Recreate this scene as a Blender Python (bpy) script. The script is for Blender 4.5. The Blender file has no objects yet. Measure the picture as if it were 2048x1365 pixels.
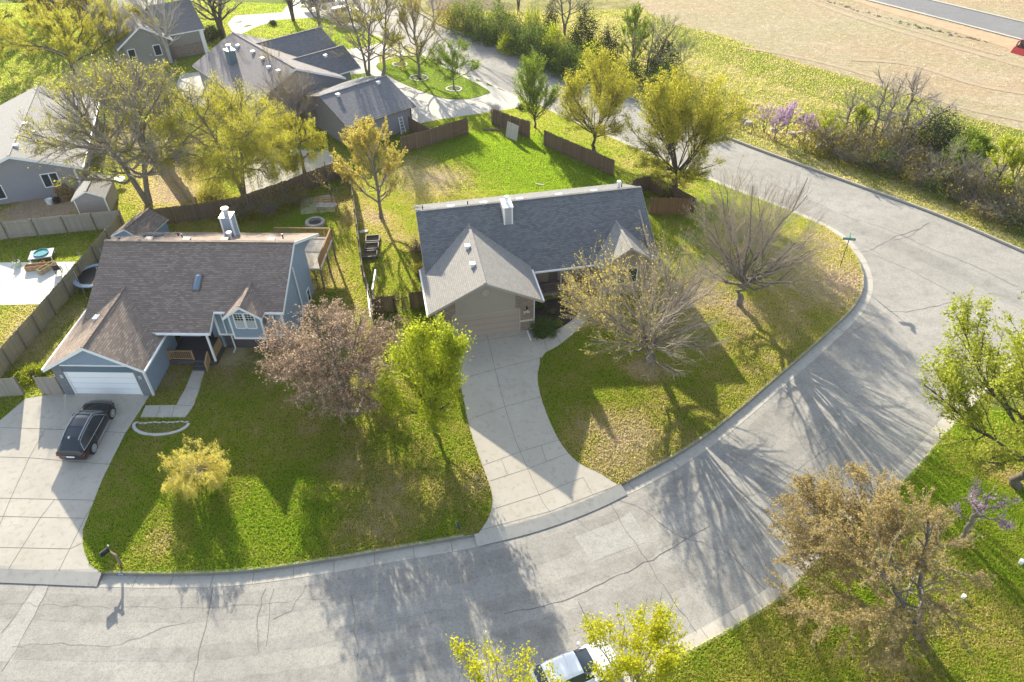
import bpy, math, random
import numpy as np
from mathutils import Vector, Matrix
SC = bpy.context.scene
COL = SC.collection
rng = np.random.default_rng(11)
random.seed(5)

# ------------------------------------------------------------------ camera model and terrain
CF, CT, CR, CH = 1500.0, math.radians(40.62), math.radians(0.91), 37.0
FW = np.array([0, math.cos(CT), -math.sin(CT)]); _r = np.array([1.0, 0, 0]); _d = np.cross(FW, _r)
RV = _r*math.cos(CR)+_d*math.sin(CR); DV = -_r*math.sin(CR)+_d*math.cos(CR)
EYE = np.array([0, 0, CH])

def G(u, v, z=0.0):
    q = FW+RV*(u-1024)/CF+DV*(v-682.5)/CF
    return EYE+q*(z-CH)/q[2]

def P(X):
    w = np.array(X, float)-EYE; k = w@FW
    return 1024+CF*(w@RV)/k, 682.5+CF*(w@DV)/k, k

DROP, RUN, ROADZ = 1.0, 13.0, -1.205
def smooth_px(pts, n=6, closed=False):
    p = np.array(pts, float); out = []
    m = len(p)
    for i in range(m if closed else m-1):
        if closed: a, b, c, d = p[(i-1) % m], p[i], p[(i+1) % m], p[(i+2) % m]
        else: a, b, c, d = p[max(i-1, 0)], p[i], p[i+1], p[min(i+2, m-1)]
        for t in np.linspace(0, 1, n, endpoint=False):
            out.append(.5*((2*b)+(-a+c)*t+(2*a-5*b+4*c-d)*t*t+(-a+3*b-3*c+d)*t**3))
    if not closed: out.append(p[-1])
    return np.array(out)

CURB_PX = [(-700, 1112), (-300, 1128), (0, 1138), (180, 1145), (320, 1148), (480, 1143), (640, 1122), (800, 1095), (950, 1068), (1090, 1032),
           (1230, 975), (1400, 880), (1560, 750), (1660, 662), (1712, 608), (1728, 560), (1708, 505), (1660, 460), (1560, 415), (1420, 360), (1252, 288), (1005, 180), (880, 125), (700, 50), (560, -10)]
CURB = np.array([G(u, v, -DROP)[:2] for u, v in smooth_px(CURB_PX)])
FAR_PX = [(820, 12), (890, 52), (1000, 92), (1150, 150), (1320, 217), (1500, 290), (1700, 362), (1880, 428), (2048, 500), (2300, 610)]
FARC = np.array([G(u, v, -DROP)[:2] for u, v in smooth_px(FAR_PX)])
SE_PX = [(1150, 1460), (1240, 1385), (1340, 1322), (1460, 1256), (1560, 1192), (1640, 1117), (1720, 1040), (1800, 968), (1850, 915), (1905, 850), (1950, 800), (2010, 742), (2120, 670), (2300, 640)]
SEC = np.array([G(u, v, -DROP)[:2] for u, v in smooth_px(SE_PX)])
LOT = np.vstack([CURB, [[-150, 330], [-220, 330], [-220, 20]]])

def inpoly(q, poly):
    q = np.atleast_2d(q); x, y = q[:, 0], q[:, 1]
    r = np.zeros(len(q), bool); n = len(poly); j = n-1
    for i in range(n):
        xi, yi = poly[i]; xj, yj = poly[j]
        c = (yi > y) != (yj > y)
        with np.errstate(divide='ignore', invalid='ignore'):
            r ^= c & (x < (xj-xi)*(y-yi)/(yj-yi+1e-12)+xi)
        j = i
    return r

def dist_line(q, line):
    q = np.atleast_2d(q); best = np.full(len(q), 1e9)
    for i in range(len(line)-1):
        a, b = line[i], line[i+1]; ab = b-a
        t = np.clip(((q-a)@ab)/(ab@ab+1e-12), 0, 1)
        best = np.minimum(best, np.linalg.norm(q-a-t[:, None]*ab, axis=1))
    return best

def hh(q):
    """ground height: the lot rises from the kerb to the houses; street side level."""
    q = np.atleast_2d(q)
    d = dist_line(q, CURB); ins = inpoly(q, LOT)
    up = -DROP+DROP*np.minimum(1, d/RUN)
    out = -DROP-0.235*np.minimum(1, d/0.85)
    return np.where(ins, up, out)

def h1(x, y): return float(hh([[x, y]])[0])

def W(u, v):
    z = 0.0
    for i in range(12):
        X = G(u, v, z); z = .5*z+.5*h1(X[0], X[1])
    return G(u, v, z)

def GS(u, v):            # street / far side ground
    return G(u, v, -DROP)

# ------------------------------------------------------------------ object helpers
def tag(o, label=None, cat=None, group=None, kind=None):
    if label: o['label'] = label
    if cat: o['category'] = cat
    if group: o['group'] = group
    if kind: o['kind'] = kind
    return o

def empty(name, loc, rz=0.0, label=None, cat=None, group=None):
    o = bpy.data.objects.new(name, None); COL.objects.link(o)
    o.location = Vector(loc); o.rotation_euler = (0, 0, rz); o.empty_display_size = .2
    return tag(o, label, cat, group)

def np_mesh(name, V, F, mats, parent=None, smooth=False, uv=None, midx=None, col=None):
    """V (n,3), F (m,k) constant size faces -> object"""
    me = bpy.data.meshes.new(name)
    V = np.ascontiguousarray(V, np.float32); F = np.ascontiguousarray(F, np.int32)
    m, k = F.shape
    me.vertices.add(len(V)); me.vertices.foreach_set('co', V.ravel())
    me.loops.add(m*k); me.loops.foreach_set('vertex_index', F.ravel())
    me.polygons.add(m); me.polygons.foreach_set('loop_start', np.arange(0, m*k, k, dtype=np.int32))
    me.polygons.foreach_set('loop_total', np.full(m, k, np.int32))
    if smooth: me.polygons.foreach_set('use_smooth', np.ones(m, bool))
    for mt in (mats if isinstance(mats, (list, tuple)) else [mats]): me.materials.append(mt)
    if midx is not None: me.polygons.foreach_set('material_index', np.asarray(midx, np.int32))
    if uv is not None:
        l = me.uv_layers.new(name='UVMap'); l.data.foreach_set('uv', np.ascontiguousarray(uv, np.float32).ravel())
    if col is not None:
        a = me.attributes.new('dry', 'FLOAT', 'POINT'); a.data.foreach_set('value', np.ascontiguousarray(col, np.float32))
    me.update(calc_edges=True)
    o = bpy.data.objects.new(name, me); COL.objects.link(o)
    if parent is not None: o.parent = parent
    return o

class MB:
    """collects polygons and links them as ONE mesh object; UVs in metres, v runs up the slope"""
    def __init__(s): s.v = []; s.f = []; s.m = []; s.sm = []; s.g = []; s.gid = 0
    def poly(s, pts, m=0, sm=False):
        b = len(s.v); s.v += [tuple(map(float, p)) for p in pts]; s.f.append(list(range(b, b+len(pts)))); s.m.append(m); s.sm.append(sm); s.g.append(s.gid)
    def box(s, x0, x1, y0, y1, z0, z1, m=0):
        a = [(x0, y0), (x1, y0), (x1, y1), (x0, y1)]
        s.prism([(x, y, z0) for x, y in a], (0, 0, z1-z0), m)
    def prism(s, pts, ex, m=0, cap=True):
        """pts ccw as seen from the tip of ex"""
        s.gid += 1
        p = [np.array(q, float) for q in pts]; e = np.array(ex, float); n = len(p)
        nrm = np.zeros(3)
        for i in range(n): nrm += np.cross(p[i], p[(i+1) % n])
        if nrm@e < 0: p = p[::-1]
        if cap: s.poly([q+e for q in p], m); s.poly(p[::-1], m)
        for i in range(n): j = (i+1) % n; s.poly([p[i], p[j], p[j]+e, p[i]+e], m)
    def bar(s, a, b, w, h, m=0, up=(0, 0, 1)):
        """rectangular bar from a to b"""
        a = np.array(a, float); b = np.array(b, float); d = b-a; L = np.linalg.norm(d); d /= L
        u = np.array(up, float)
        if abs(d@u) > .98: u = np.array([1.0, 0, 0])
        x = np.cross(d, u); x /= np.linalg.norm(x); y = np.cross(x, d)
        c = [a-x*w/2-y*h/2, a+x*w/2-y*h/2, a+x*w/2+y*h/2, a-x*w/2+y*h/2]
        s.prism(c, b-a, m)
    def slab(s, pts, t, m=0, ms=None):
        """roof slab: top polygon given, thickness t downwards"""
        ms = m if ms is None else ms
        p = [np.array(q, float) for q in pts]; n = len(p)
        nrm = np.zeros(3)
        for i in range(n): nrm += np.cross(p[i], p[(i+1) % n])
        if nrm[2] < 0: p = p[::-1]
        e = np.array([0, 0, -t])
        s.poly(p, m); s.poly([q+e for q in p[::-1]], ms)
        for i in range(n): j = (i+1) % n; s.poly([p[i]+e, p[j]+e, p[j], p[i]], ms)
    def tube(s, pts, r, n=8, m=0, cap=True, sm=True):
        pts = [np.array(p, float) for p in pts]; rr = r if isinstance(r, (list, tuple)) else [r]*len(pts)
        rings = []
        for i, p in enumerate(pts):
            d = pts[min(i+1, len(pts)-1)]-pts[max(i-1, 0)]; d /= np.linalg.norm(d)+1e-9
            u = np.array([0, 0, 1.0]) if abs(d[2]) < .9 else np.array([1.0, 0, 0])
            x = np.cross(d, u); x /= np.linalg.norm(x); y = np.cross(d, x)
            rings.append([p+rr[i]*(x*math.cos(2*math.pi*k/n)+y*math.sin(2*math.pi*k/n)) for k in range(n)])
        for i in range(len(rings)-1):
            for k in range(n):
                j = (k+1) % n; s.poly([rings[i][j], rings[i][k], rings[i+1][k], rings[i+1][j]], m, sm)
        if cap: s.poly(rings[0], m); s.poly(rings[-1][::-1], m)
    def lathe(s, c, prof, n=24, m=0, sm=True):
        c = np.array(c, float)
        for i in range(len(prof)-1):
            (r0, z0), (r1, z1) = prof[i], prof[i+1]
            for k in range(n):
                a, b = 2*math.pi*k/n, 2*math.pi*(k+1)/n
                q = [c+np.array([r0*math.cos(a), r0*math.sin(a), z0]), c+np.array([r0*math.cos(b), r0*math.sin(b), z0]),
                     c+np.array([r1*math.cos(b), r1*math.sin(b), z1]), c+np.array([r1*math.cos(a), r1*math.sin(a), z1])]
                if r0 < 1e-6: q = [q[0], q[2], q[3]]
                elif r1 < 1e-6: q = q[:3]
                s.poly(q, m, sm)
    def build_each(s, name, mats, parent):
        """every box or bar collected becomes a part of its own"""
        out = []
        for g in sorted(set(s.g)):
            q = MB()
            for f, m, sm, gg in zip(s.f, s.m, s.sm, s.g):
                if gg == g: q.poly([s.v[i] for i in f], m, sm)
            out.append(q.build(name, mats, parent))
        return out
    def build(s, name, mats, parent=None, loc=None, label=None):
        me = bpy.data.meshes.new(name)
        me.from_pydata(s.v, [], s.f)
        for mt in (mats if isinstance(mats, (list, tuple)) else [mats]): me.materials.append(mt)
        me.polygons.foreach_set('material_index', np.array(s.m, np.int32))
        me.polygons.foreach_set('use_smooth', np.array(s.sm, bool))
        uv = me.uv_layers.new(name='UVMap').data; V = np.array(s.v); out = []
        for f in s.f:
            p = V[f]; n = np.zeros(3)
            for i in range(len(f)): n += np.cross(p[i], p[(i+1) % len(f)])
            n /= np.linalg.norm(n)+1e-12
            if abs(n[2]) > .995: ua, va = np.array([1.0, 0, 0]), np.array([0, 1.0, 0])
            else:
                ua = np.cross([0, 0, 1.0], n); ua /= np.linalg.norm(ua); va = np.cross(n, ua)
            out.append(np.stack([p@ua, p@va], 1))
        uv.foreach_set('uv', np.concatenate(out).astype(np.float32).ravel())
        me.update()
        o = bpy.data.objects.new(name, me); COL.objects.link(o)
        if parent is not None: o.parent = parent
        if loc is not None: o.location = loc
        if label: o['label'] = label
        return o

def copy_tree(o, parent=None):
    c = o.copy(); COL.objects.link(c)
    if parent is not None: c.parent = parent
    for ch in [k for k in bpy.data.objects if k.parent == o]: copy_tree(ch, c)
    return c

# ------------------------------------------------------------------ materials
def newmat(name):
    m = bpy.data.materials.new(name); m.use_nodes = True
    t = m.node_tree; t.nodes.clear()
    def N(k, **kw):
        n = t.nodes.new(k)
        for a, b in kw.items():
            if a.startswith('i_'):
                n.inputs[a[2:].replace('_', ' ')].default_value = b
            else: setattr(n, a, b)
        return n
    L = t.links.new
    out = N('ShaderNodeOutputMaterial')
    return m, N, L, out
def c4(c): return (c[0], c[1], c[2], 1.0)
def ramp(N, L, fac, stops):
    r = N('ShaderNodeValToRGB'); e = r.color_ramp.elements
    while len(e) < len(stops): e.new(.5)
    for k, (p, c) in enumerate(stops): e[k].position = p; e[k].color = c4(c)
    L(fac, r.inputs[0]); return r.outputs[0]
def noise(N, L, vec, scale, detail=4, rough=.6):
    n = N('ShaderNodeTexNoise'); n.inputs['Scale'].default_value = scale; n.inputs['Detail'].default_value = detail; n.inputs['Roughness'].default_value = rough
    if vec is not None: L(vec, n.inputs['Vector'])
    return n.outputs['Fac']
def mixc(N, L, fac, a, b, mode='MIX'):
    m = N('ShaderNodeMix', data_type='RGBA', blend_type=mode)
    if isinstance(fac, (int, float)): m.inputs[0].default_value = fac
    else: L(fac, m.inputs[0])
    for s, x in ((6, a), (7, b)):
        if isinstance(x, (tuple, list)): m.inputs[s].default_value = c4(x)
        else: L(x, m.inputs[s])
    return m.outputs[2]
def maprange(N, L, x, a, b, c, d):
    m = N('ShaderNodeMapRange'); L(x, m.inputs[0])
    for i, k in enumerate((a, b, c, d)): m.inputs[i+1].default_value = k
    return m.outputs[0]
def math_(N, L, op, a, b=None):
    m = N('ShaderNodeMath', operation=op)
    for i, x in enumerate((a, b)):
        if x is None: continue
        if isinstance(x, (int, float)): m.inputs[i].default_value = x
        else: L(x, m.inputs[i])
    return m.outputs[0]
def pbsdf(N, L, out, col, rough=.85, bump=None, bstr=.3, bdist=.02, metal=0, spec=.3):
    b = N('ShaderNodeBsdfPrincipled')
    if isinstance(col, (tuple, list)): b.inputs['Base Color'].default_value = c4(col)
    else: L(col, b.inputs['Base Color'])
    b.inputs['Roughness'].default_value = rough; b.inputs['Metallic'].default_value = metal
    b.inputs['Specular IOR Level'].default_value = spec
    if bump is not None:
        n = N('ShaderNodeBump'); n.inputs['Strength'].default_value = bstr; n.inputs['Distance'].default_value = bdist
        L(bump, n.inputs['Height']); L(n.outputs[0], b.inputs['Normal'])
    L(b.outputs[0], out.inputs[0]); return b
def plain(name, col, rough=.7, var=.12, scale=6, metal=0, spec=.3, bstr=.15):
    m, N, L, out = newmat(name)
    g = N('ShaderNodeTexCoord').outputs['Object']
    n = noise(N, L, g, scale)
    c = mixc(N, L, n, tuple(x*(1-var) for x in col), tuple(min(1, x*(1+var)) for x in col))
    pbsdf(N, L, out, c, rough, n, bstr, .01, metal, spec); return m
def shingle(name, c1, c2, cm, bw=.32, rh=.15, tint=None, bias=0.0, light=None):
    m, N, L, out = newmat(name)
    uv = N('ShaderNodeUVMap').outputs[0]
    b = N('ShaderNodeTexBrick', offset=.5, offset_frequency=2)
    L(uv, b.inputs['Vector'])
    b.inputs['Color1'].default_value = c4(c1); b.inputs['Color2'].default_value = c4(c2); b.inputs['Mortar'].default_value = c4(cm)
    b.inputs['Scale'].default_value = 1; b.inputs['Mortar Size'].default_value = .014; b.inputs['Mortar Smooth'].default_value = .3
    b.inputs['Brick Width'].default_value = bw; b.inputs['Row Height'].default_value = rh; b.inputs['Bias'].default_value = bias
    col = b.outputs['Color']
    if light:
        b2 = N('ShaderNodeTexBrick', offset=.37, offset_frequency=2); L(uv, b2.inputs['Vector'])
        for k, c in (('Color1', (0, 0, 0)), ('Color2', (1, 1, 1)), ('Mortar', (0, 0, 0))): b2.inputs[k].default_value = c4(c)
        b2.inputs['Scale'].default_value = 1; b2.inputs['Mortar Size'].default_value = .02
        b2.inputs['Brick Width'].default_value = .3; b2.inputs['Row Height'].default_value = rh
        f = maprange(N, L, b2.outputs['Color'], .4, .95, 0, .6)
        col = mixc(N, L, f, col, light)
    n = noise(N, L, uv, .55, 5); n2 = noise(N, L, uv, 60, 2)
    col = mixc(N, L, maprange(N, L, n, .3, .7, .0, .4), col, tint or c2)
    col = mixc(N, L, .5, col, mixc(N, L, n2, (.62, .62, .62), (1.4, 1.4, 1.4)), 'MULTIPLY') if False else mixc(N, L, maprange(N, L, n2, .3, .7, 0, .35), col, tuple(x*.55 for x in c1))
    sep = N('ShaderNodeSeparateXYZ'); L(uv, sep.inputs[0])
    saw = math_(N, L, 'FRACT', math_(N, L, 'DIVIDE', sep.outputs[1], rh))
    hgt = math_(N, L, 'SUBTRACT', math_(N, L, 'MULTIPLY', n2, .4), saw)
    pbsdf(N, L, out, col, .9, hgt, .55, .012, spec=.2); return m
def siding(name, col, lap=.16, var=.06):
    m, N, L, out = newmat(name)
    uv = N('ShaderNodeUVMap').outputs[0]; sep = N('ShaderNodeSeparateXYZ'); L(uv, sep.inputs[0])
    saw = math_(N, L, 'FRACT', math_(N, L, 'DIVIDE', sep.outputs[1], lap))
    line = maprange(N, L, saw, 0, .12, 1, 0)
    n = noise(N, L, uv, 1.3, 5)
    c = mixc(N, L, n, tuple(x*(1-var*2) for x in col), tuple(x*(1+var) for x in col))
    c = mixc(N, L, line, c, tuple(x*.6 for x in col))
    pbsdf(N, L, out, c, .6, math_(N, L, 'MULTIPLY', saw, -1.0), .6, .012); return m
def brickmat(name, c1, c2, cm, bw=.22, rh=.075):
    m, N, L, out = newmat(name)
    uv = N('ShaderNodeUVMap').outputs[0]
    b = N('ShaderNodeTexBrick'); L(uv, b.inputs['Vector'])
    b.inputs['Color1'].default_value = c4(c1); b.inputs['Color2'].default_value = c4(c2); b.inputs['Mortar'].default_value = c4(cm)
    b.inputs['Scale'].default_value = 1; b.inputs['Mortar Size'].default_value = .011; b.inputs['Brick Width'].default_value = bw; b.inputs['Row Height'].default_value = rh
    n = noise(N, L, uv, 9, 4)
    c = mixc(N, L, maprange(N, L, n, .35, .7, 0, .5), b.outputs['Color'], tuple(x*.55 for x in c1))
    pbsdf(N, L, out, c, .9, b.outputs['Fac'], -.5, .01); return m
def woodmat(name, c1, c2, pw=.14, grey=None):
    m, N, L, out = newmat(name)
    uv = N('ShaderNodeUVMap').outputs[0]; sep = N('ShaderNodeSeparateXYZ'); L(uv, sep.inputs[0])
    k = math_(N, L, 'DIVIDE', sep.outputs[0], pw)
    fl = math_(N, L, 'FLOOR', k); fr = math_(N, L, 'FRACT', k)
    wn = N('ShaderNodeTexWhiteNoise', noise_dimensions='1D'); L(fl, wn.inputs['W'])
    mp = N('ShaderNodeMapping'); L(uv, mp.inputs[0]); mp.inputs['Scale'].default_value = (14, 1.2, 1)
    n = noise(N, L, mp.outputs[0], 2.2, 5)
    f = math_(N, L, 'ADD', math_(N, L, 'MULTIPLY', wn.outputs[0], .6), math_(N, L, 'MULTIPLY', n, .5))
    c = mixc(N, L, f, c1, c2)
    st = noise(N, L, uv, .5, 3)
    if grey: c = mixc(N, L, maprange(N, L, st, .42, .62, 0, .8), c, grey)
    gap = maprange(N, L, math_(N, L, 'ABSOLUTE', math_(N, L, 'SUBTRACT', fr, .5)), .45, .49, 0, 1)
    c = mixc(N, L, gap, c, tuple(x*.25 for x in c1))
    pbsdf(N, L, out, c, .9, n, .4, .01, spec=.15); return m
def concrete(name, c1, c2, stain):
    m, N, L, out = newmat(name)
    g = N('ShaderNodeTexCoord').outputs['Object']
    n = noise(N, L, g, .45, 6, .65); n2 = noise(N, L, g, 26, 3); n3 = noise(N, L, g, 2.6, 5)
    c = mixc(N, L, maprange(N, L, n, .3, .7, 0, 1), c1, c2)
    c = mixc(N, L, maprange(N, L, n3, .52, .74, 0, .7), c, stain)
    c = mixc(N, L, maprange(N, L, n2, .35, .75, 0, .28), c, tuple(x*.6 for x in c1))
    pbsdf(N, L, out, c, .9, n2, .25, .005); return m
def asphalt(name, c1, c2, c3):
    m, N, L, out = newmat(name)
    g = N('ShaderNodeTexCoord').outputs['Object']
    n = noise(N, L, g, .12, 6, .6); n2 = noise(N, L, g, 18, 2, .8); n3 = noise(N, L, g, .9, 6, .7); n4 = noise(N, L, g, 5, 4, .7)
    c = mixc(N, L, maprange(N, L, n, .35, .65, 0, 1), c1, c2)
    c = mixc(N, L, maprange(N, L, n3, .45, .7, 0, .75), c, c3)
    c = mixc(N, L, maprange(N, L, n4, .48, .75, 0, .45), c, tuple(x*.6 for x in c3))
    c = mixc(N, L, maprange(N, L, n2, .45, .7, 0, .5), c, tuple(x*.5 for x in c3))
    pbsdf(N, L, out, c, .92, n2, .5, .012, spec=.2); return m
def grassmat(name, blades=False):
    m, N, L, out = newmat(name)
    a = N('ShaderNodeAttribute', attribute_name='dry').outputs['Fac']
    geo = N('ShaderNodeNewGeometry'); g = geo.outputs['Position']
    n = noise(N, L, g, .5, 6, .65); n2 = noise(N, L, g, 7, 5, .75); n3 = noise(N, L, g, 2.1, 4, .6)
    x = math_(N, L, 'ADD', a, math_(N, L, 'ADD', maprange(N, L, n, .25, .75, -.26, .26), math_(N, L, 'ADD', maprange(N, L, n2, .25, .75, -.22, .22), maprange(N, L, n3, .3, .7, -.14, .14))))
    if blades:
        x = math_(N, L, 'ADD', x, maprange(N, L, geo.outputs['Random Per Island'], 0, 1, -.09, .09))
    S = [(0, (.11, .165, .016)), (.28, (.14, .172, .032)), (.5, (.215, .205, .065)), (.72, (.37, .315, .145)), (.9, (.43, .35, .20)), (1, (.40, .31, .21))]
    if blades: S = [(0, (.34, .48, .035)), (.28, (.45, .49, .075)), (.5, (.56, .51, .15)), (.72, (.62, .53, .27)), (.9, (.62, .52, .33)), (1, (.58, .46, .31))]
    c = ramp(N, L, x, S)
    if blades:
        d = N('ShaderNodeBsdfDiffuse'); t = N('ShaderNodeBsdfTranslucent'); mx = N('ShaderNodeMixShader'); mx.inputs[0].default_value = .72
        L(c, d.inputs[0]); L(c, t.inputs[0]); L(d.outputs[0], mx.inputs[1]); L(t.outputs[0], mx.inputs[2]); L(mx.outputs[0], out.inputs[0])
    else:
        pbsdf(N, L, out, c, .95, math_(N, L, 'ADD', n2, noise(N, L, g, 22, 2)), .9, .06, spec=.05)
    return m
def leafmat(name, cols, trans=.5):
    m, N, L, out = newmat(name)
    geo = N('ShaderNodeNewGeometry')
    c = ramp(N, L, geo.outputs['Random Per Island'], [(i/(max(1, len(cols)-1)), k) for i, k in enumerate(cols)])
    d = N('ShaderNodeBsdfDiffuse'); t = N('ShaderNodeBsdfTranslucent'); mx = N('ShaderNodeMixShader'); mx.inputs[0].default_value = trans
    L(c, d.inputs[0]); L(c, t.inputs[0]); L(d.outputs[0], mx.inputs[1]); L(t.outputs[0], mx.inputs[2]); L(mx.outputs[0], out.inputs[0])
    return m
def barkmat(name, c1, c2):
    m, N, L, out = newmat(name)
    g = N('ShaderNodeTexCoord').outputs['Object']
    mp = N('ShaderNodeMapping'); L(g, mp.inputs[0]); mp.inputs['Scale'].default_value = (6, 6, 1.2)
    n = noise(N, L, mp.outputs[0], 2.5, 5, .7)
    pbsdf(N, L, out, mixc(N, L, maprange(N, L, n, .3, .7, 0, 1), c1, c2), .95, n, .7, .03, spec=.1); return m
def glassmat(name, col=(.03, .04, .05)):
    m, N, L, out = newmat(name)
    pbsdf(N, L, out, col, .06, spec=.6); return m
def paint(name, col, rough=.25):
    m, N, L, out = newmat(name)
    b = pbsdf(N, L, out, col, rough, spec=.5); b.inputs['Coat Weight'].default_value = .6; b.inputs['Coat Roughness'].default_value = .08; return m

M = {}
M['roof_brown'] = shingle('roof_brown', (.22, .17, .138), (.30, .235, .188), (.12, .096, .082), tint=(.25, .198, .162), light=(.44, .36, .29))
M['roof_tan'] = shingle('roof_tan', (.27, .255, .235), (.345, .33, .30), (.16, .15, .14), tint=(.30, .285, .265))
M['roof_slate'] = shingle('roof_slate', (.148, .15, .152), (.25, .252, .25), (.075, .077, .08), tint=(.188, .19, .192))
M['roof_dark'] = shingle('roof_dark', (.165, .165, .175), (.245, .245, .255), (.09, .092, .1), tint=(.195, .195, .205))
M['roof_grey'] = shingle('roof_grey', (.30, .29, .275), (.37, .355, .335), (.2, .19, .18), tint=(.33, .32, .30))
M['roof_mauve'] = shingle('roof_mauve', (.22, .20, .20), (.29, .265, .26), (.13, .12, .12), tint=(.245, .225, .225))
M['side_blue'] = siding('side_blue', (.245, .315, .395))
M['side_slate'] = siding('side_slate', (.125, .175, .215))
M['side_taupe'] = siding('side_taupe', (.345, .295, .25), .2)
M['side_grey'] = siding('side_grey', (.265, .26, .285))
M['side_olive'] = siding('side_olive', (.26, .25, .225))
M['side_pale'] = siding('side_pale', (.42, .40, .385), .3)
M['shed_wall'] = siding('shed_wall', (.30, .28, .275), .25)
M['trim_white'] = plain('trim_white', (.78, .78, .77), .5, .04)
M['trim_taupe'] = plain('trim_taupe', (.36, .325, .29), .55, .05)
M['trim_dark'] = plain('trim_dark', (.14, .12, .11), .6, .1)
M['door_white'] = siding('door_white', (.82, .83, .85), .53, .02)
M['door_taupe'] = siding('door_taupe', (.35, .285, .243), .53, .03)
M['brick'] = brickmat('brick', (.15, .105, .085), (.28, .20, .15), (.40, .37, .33), .26, .1)
M['brick_grey'] = brickmat('brick_grey', (.14, .155, .175), (.21, .225, .25), (.24, .25, .27))
M['limestone'] = plain('limestone', (.52, .47, .36), .8, .1)
M['foundation'] = plain('foundation', (.075, .07, .075), .9, .2)
M['concrete'] = concrete('concrete', (.50, .46, .385), (.43, .39, .32), (.35, .29, .21))
M['concrete_old'] = concrete('concrete_old', (.50, .46, .39), (.42, .385, .32), (.34, .28, .2))
M['concrete_bright'] = concrete('concrete_bright', (.72, .70, .64), (.66, .63, .57), (.55, .52, .45)); M['concrete_far'] = concrete('concrete_far', (.50, .47, .42), (.42, .40, .36), (.36, .33, .28))
M['kerb_face_shade'] = concrete('kerb_face_shade', (.24, .222, .195), (.19, .175, .155), (.15, .135, .115)); M['kerb'] = concrete('kerb', (.50, .465, .40), (.41, .38, .33), (.32, .285, .23))  # street face of the kerb: its shade, with some staining, painted in darker
M['joint'] = plain('joint', (.19, .165, .135), .95, .35)
M['asphalt'] = asphalt('asphalt', (.325, .308, .275), (.40, .38, .34), (.25, .235, .21))
M['asphalt_dark'] = asphalt('asphalt_dark', (.29, .275, .245), (.365, .347, .312), (.22, .207, .185)); M['asphalt_patch'] = asphalt('asphalt_patch', (.37, .355, .32), (.42, .405, .37), (.30, .285, .26))
M['asphalt_new'] = asphalt('asphalt_new', (.20, .20, .205), (.225, .225, .225), (.17, .17, .17))
M['tar'] = plain('tar', (.15, .142, .13), .85, .4, 3)
M['grass'] = grassmat('grass'); M['blades'] = grassmat('blades', True)
M['mulch'] = plain('mulch', (.045, .032, .026), .95, .5, 14, bstr=.8)
M['fence_grey'] = woodmat('fence_grey', (.23, .205, .175), (.37, .335, .285), .14, (.30, .27, .23))
M['fence_brown'] = woodmat('fence_brown', (.125, .085, .058), (.21, .148, .10), .14)
M['fence_gold'] = woodmat('fence_gold', (.30, .235, .13), (.46, .365, .215), .14, (.30, .28, .22))
M['fence_red'] = woodmat('fence_red', (.17, .095, .045), (.25, .15, .075), .14)
M['deck_wood'] = woodmat('deck_wood', (.30, .19, .09), (.42, .28, .15), .14)
M['deck_pale'] = woodmat('deck_pale', (.42, .39, .34), (.56, .52, .46), .14)
M['wood_post'] = plain('wood_post', (.21, .165, .115), .9, .25)
M['metal'] = plain('metal', (.46, .47, .49), .45, .1, metal=.25)
M['white_paint'] = plain('white_paint', (.8, .8, .79), .4, .04)
M['black_metal'] = plain('black_metal', (.025, .025, .027), .4, .2)
M['black_plastic'] = plain('black_plastic', (.018, .018, .02), .6, .2)
M['glass'] = glassmat('glass'); M['sky_dome'] = glassmat('sky_dome', (.16, .22, .28))
M['curtain'] = plain('curtain', (.42, .44, .43), .8, .1)
M['rock'] = plain('rock', (.42, .37, .31), .9, .3, 3, bstr=.8)
M['stone_white'] = plain('stone_white', (.52, .50, .46), .85, .15, 5, bstr=.5)
M['bark_dark'] = barkmat('bark_dark', (.075, .06, .048), (.17, .145, .12))
M['bark_grey'] = barkmat('bark_grey', (.14, .12, .10), (.26, .23, .195))
M['bark_pale'] = barkmat('bark_pale', (.30, .27, .23), (.55, .52, .46))
M['twig'] = barkmat('twig', (.30, .25, .205), (.47, .405, .335))
M['twig_grey'] = barkmat('twig_grey', (.26, .225, .2), (.42, .375, .33))
M['twig_brown'] = barkmat('twig_brown', (.14, .11, .085), (.26, .205, .155))
M['lf_lime'] = leafmat('lf_lime', [(.24, .31, .015), (.38, .44, .03), (.51, .52, .05)], .55)
M['lf_spring'] = leafmat('lf_spring', [(.24, .29, .03), (.37, .41, .05), (.48, .48, .09)], .5); M['lf_hedge'] = leafmat('lf_hedge', [(.07, .12, .025), (.14, .21, .04), (.26, .32, .055)], .45); M['lf_bud'] = leafmat('lf_bud', [(.34, .38, .015), (.50, .50, .025), (.60, .56, .05)], .55); M['lf_green'] = leafmat('lf_green', [(.12, .20, .025), (.22, .31, .035), (.33, .38, .05)], .5)
M['lf_yg'] = leafmat('lf_yg', [(.29, .30, .03), (.42, .41, .05), (.53, .46, .075)], .55)
M['lf_gold'] = leafmat('lf_gold', [(.40, .32, .055), (.52, .43, .09), (.60, .53, .15)], .55)
M['lf_olive'] = leafmat('lf_olive', [(.20, .17, .03), (.31, .26, .045), (.40, .33, .06)], .55)
M['lf_willow'] = leafmat('lf_willow', [(.58, .50, .08), (.70, .62, .14), (.76, .70, .26)], .6)
M['lf_pink'] = leafmat('lf_pink', [(.33, .225, .17), (.44, .315, .235), (.52, .42, .29)], .5)
M['lf_rust'] = leafmat('lf_rust', [(.32, .245, .10), (.40, .31, .125), (.46, .38, .18)], .5)
M['lf_purple'] = leafmat('lf_purple', [(.42, .27, .45), (.54, .38, .56), (.62, .48, .62)], .5)
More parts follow.
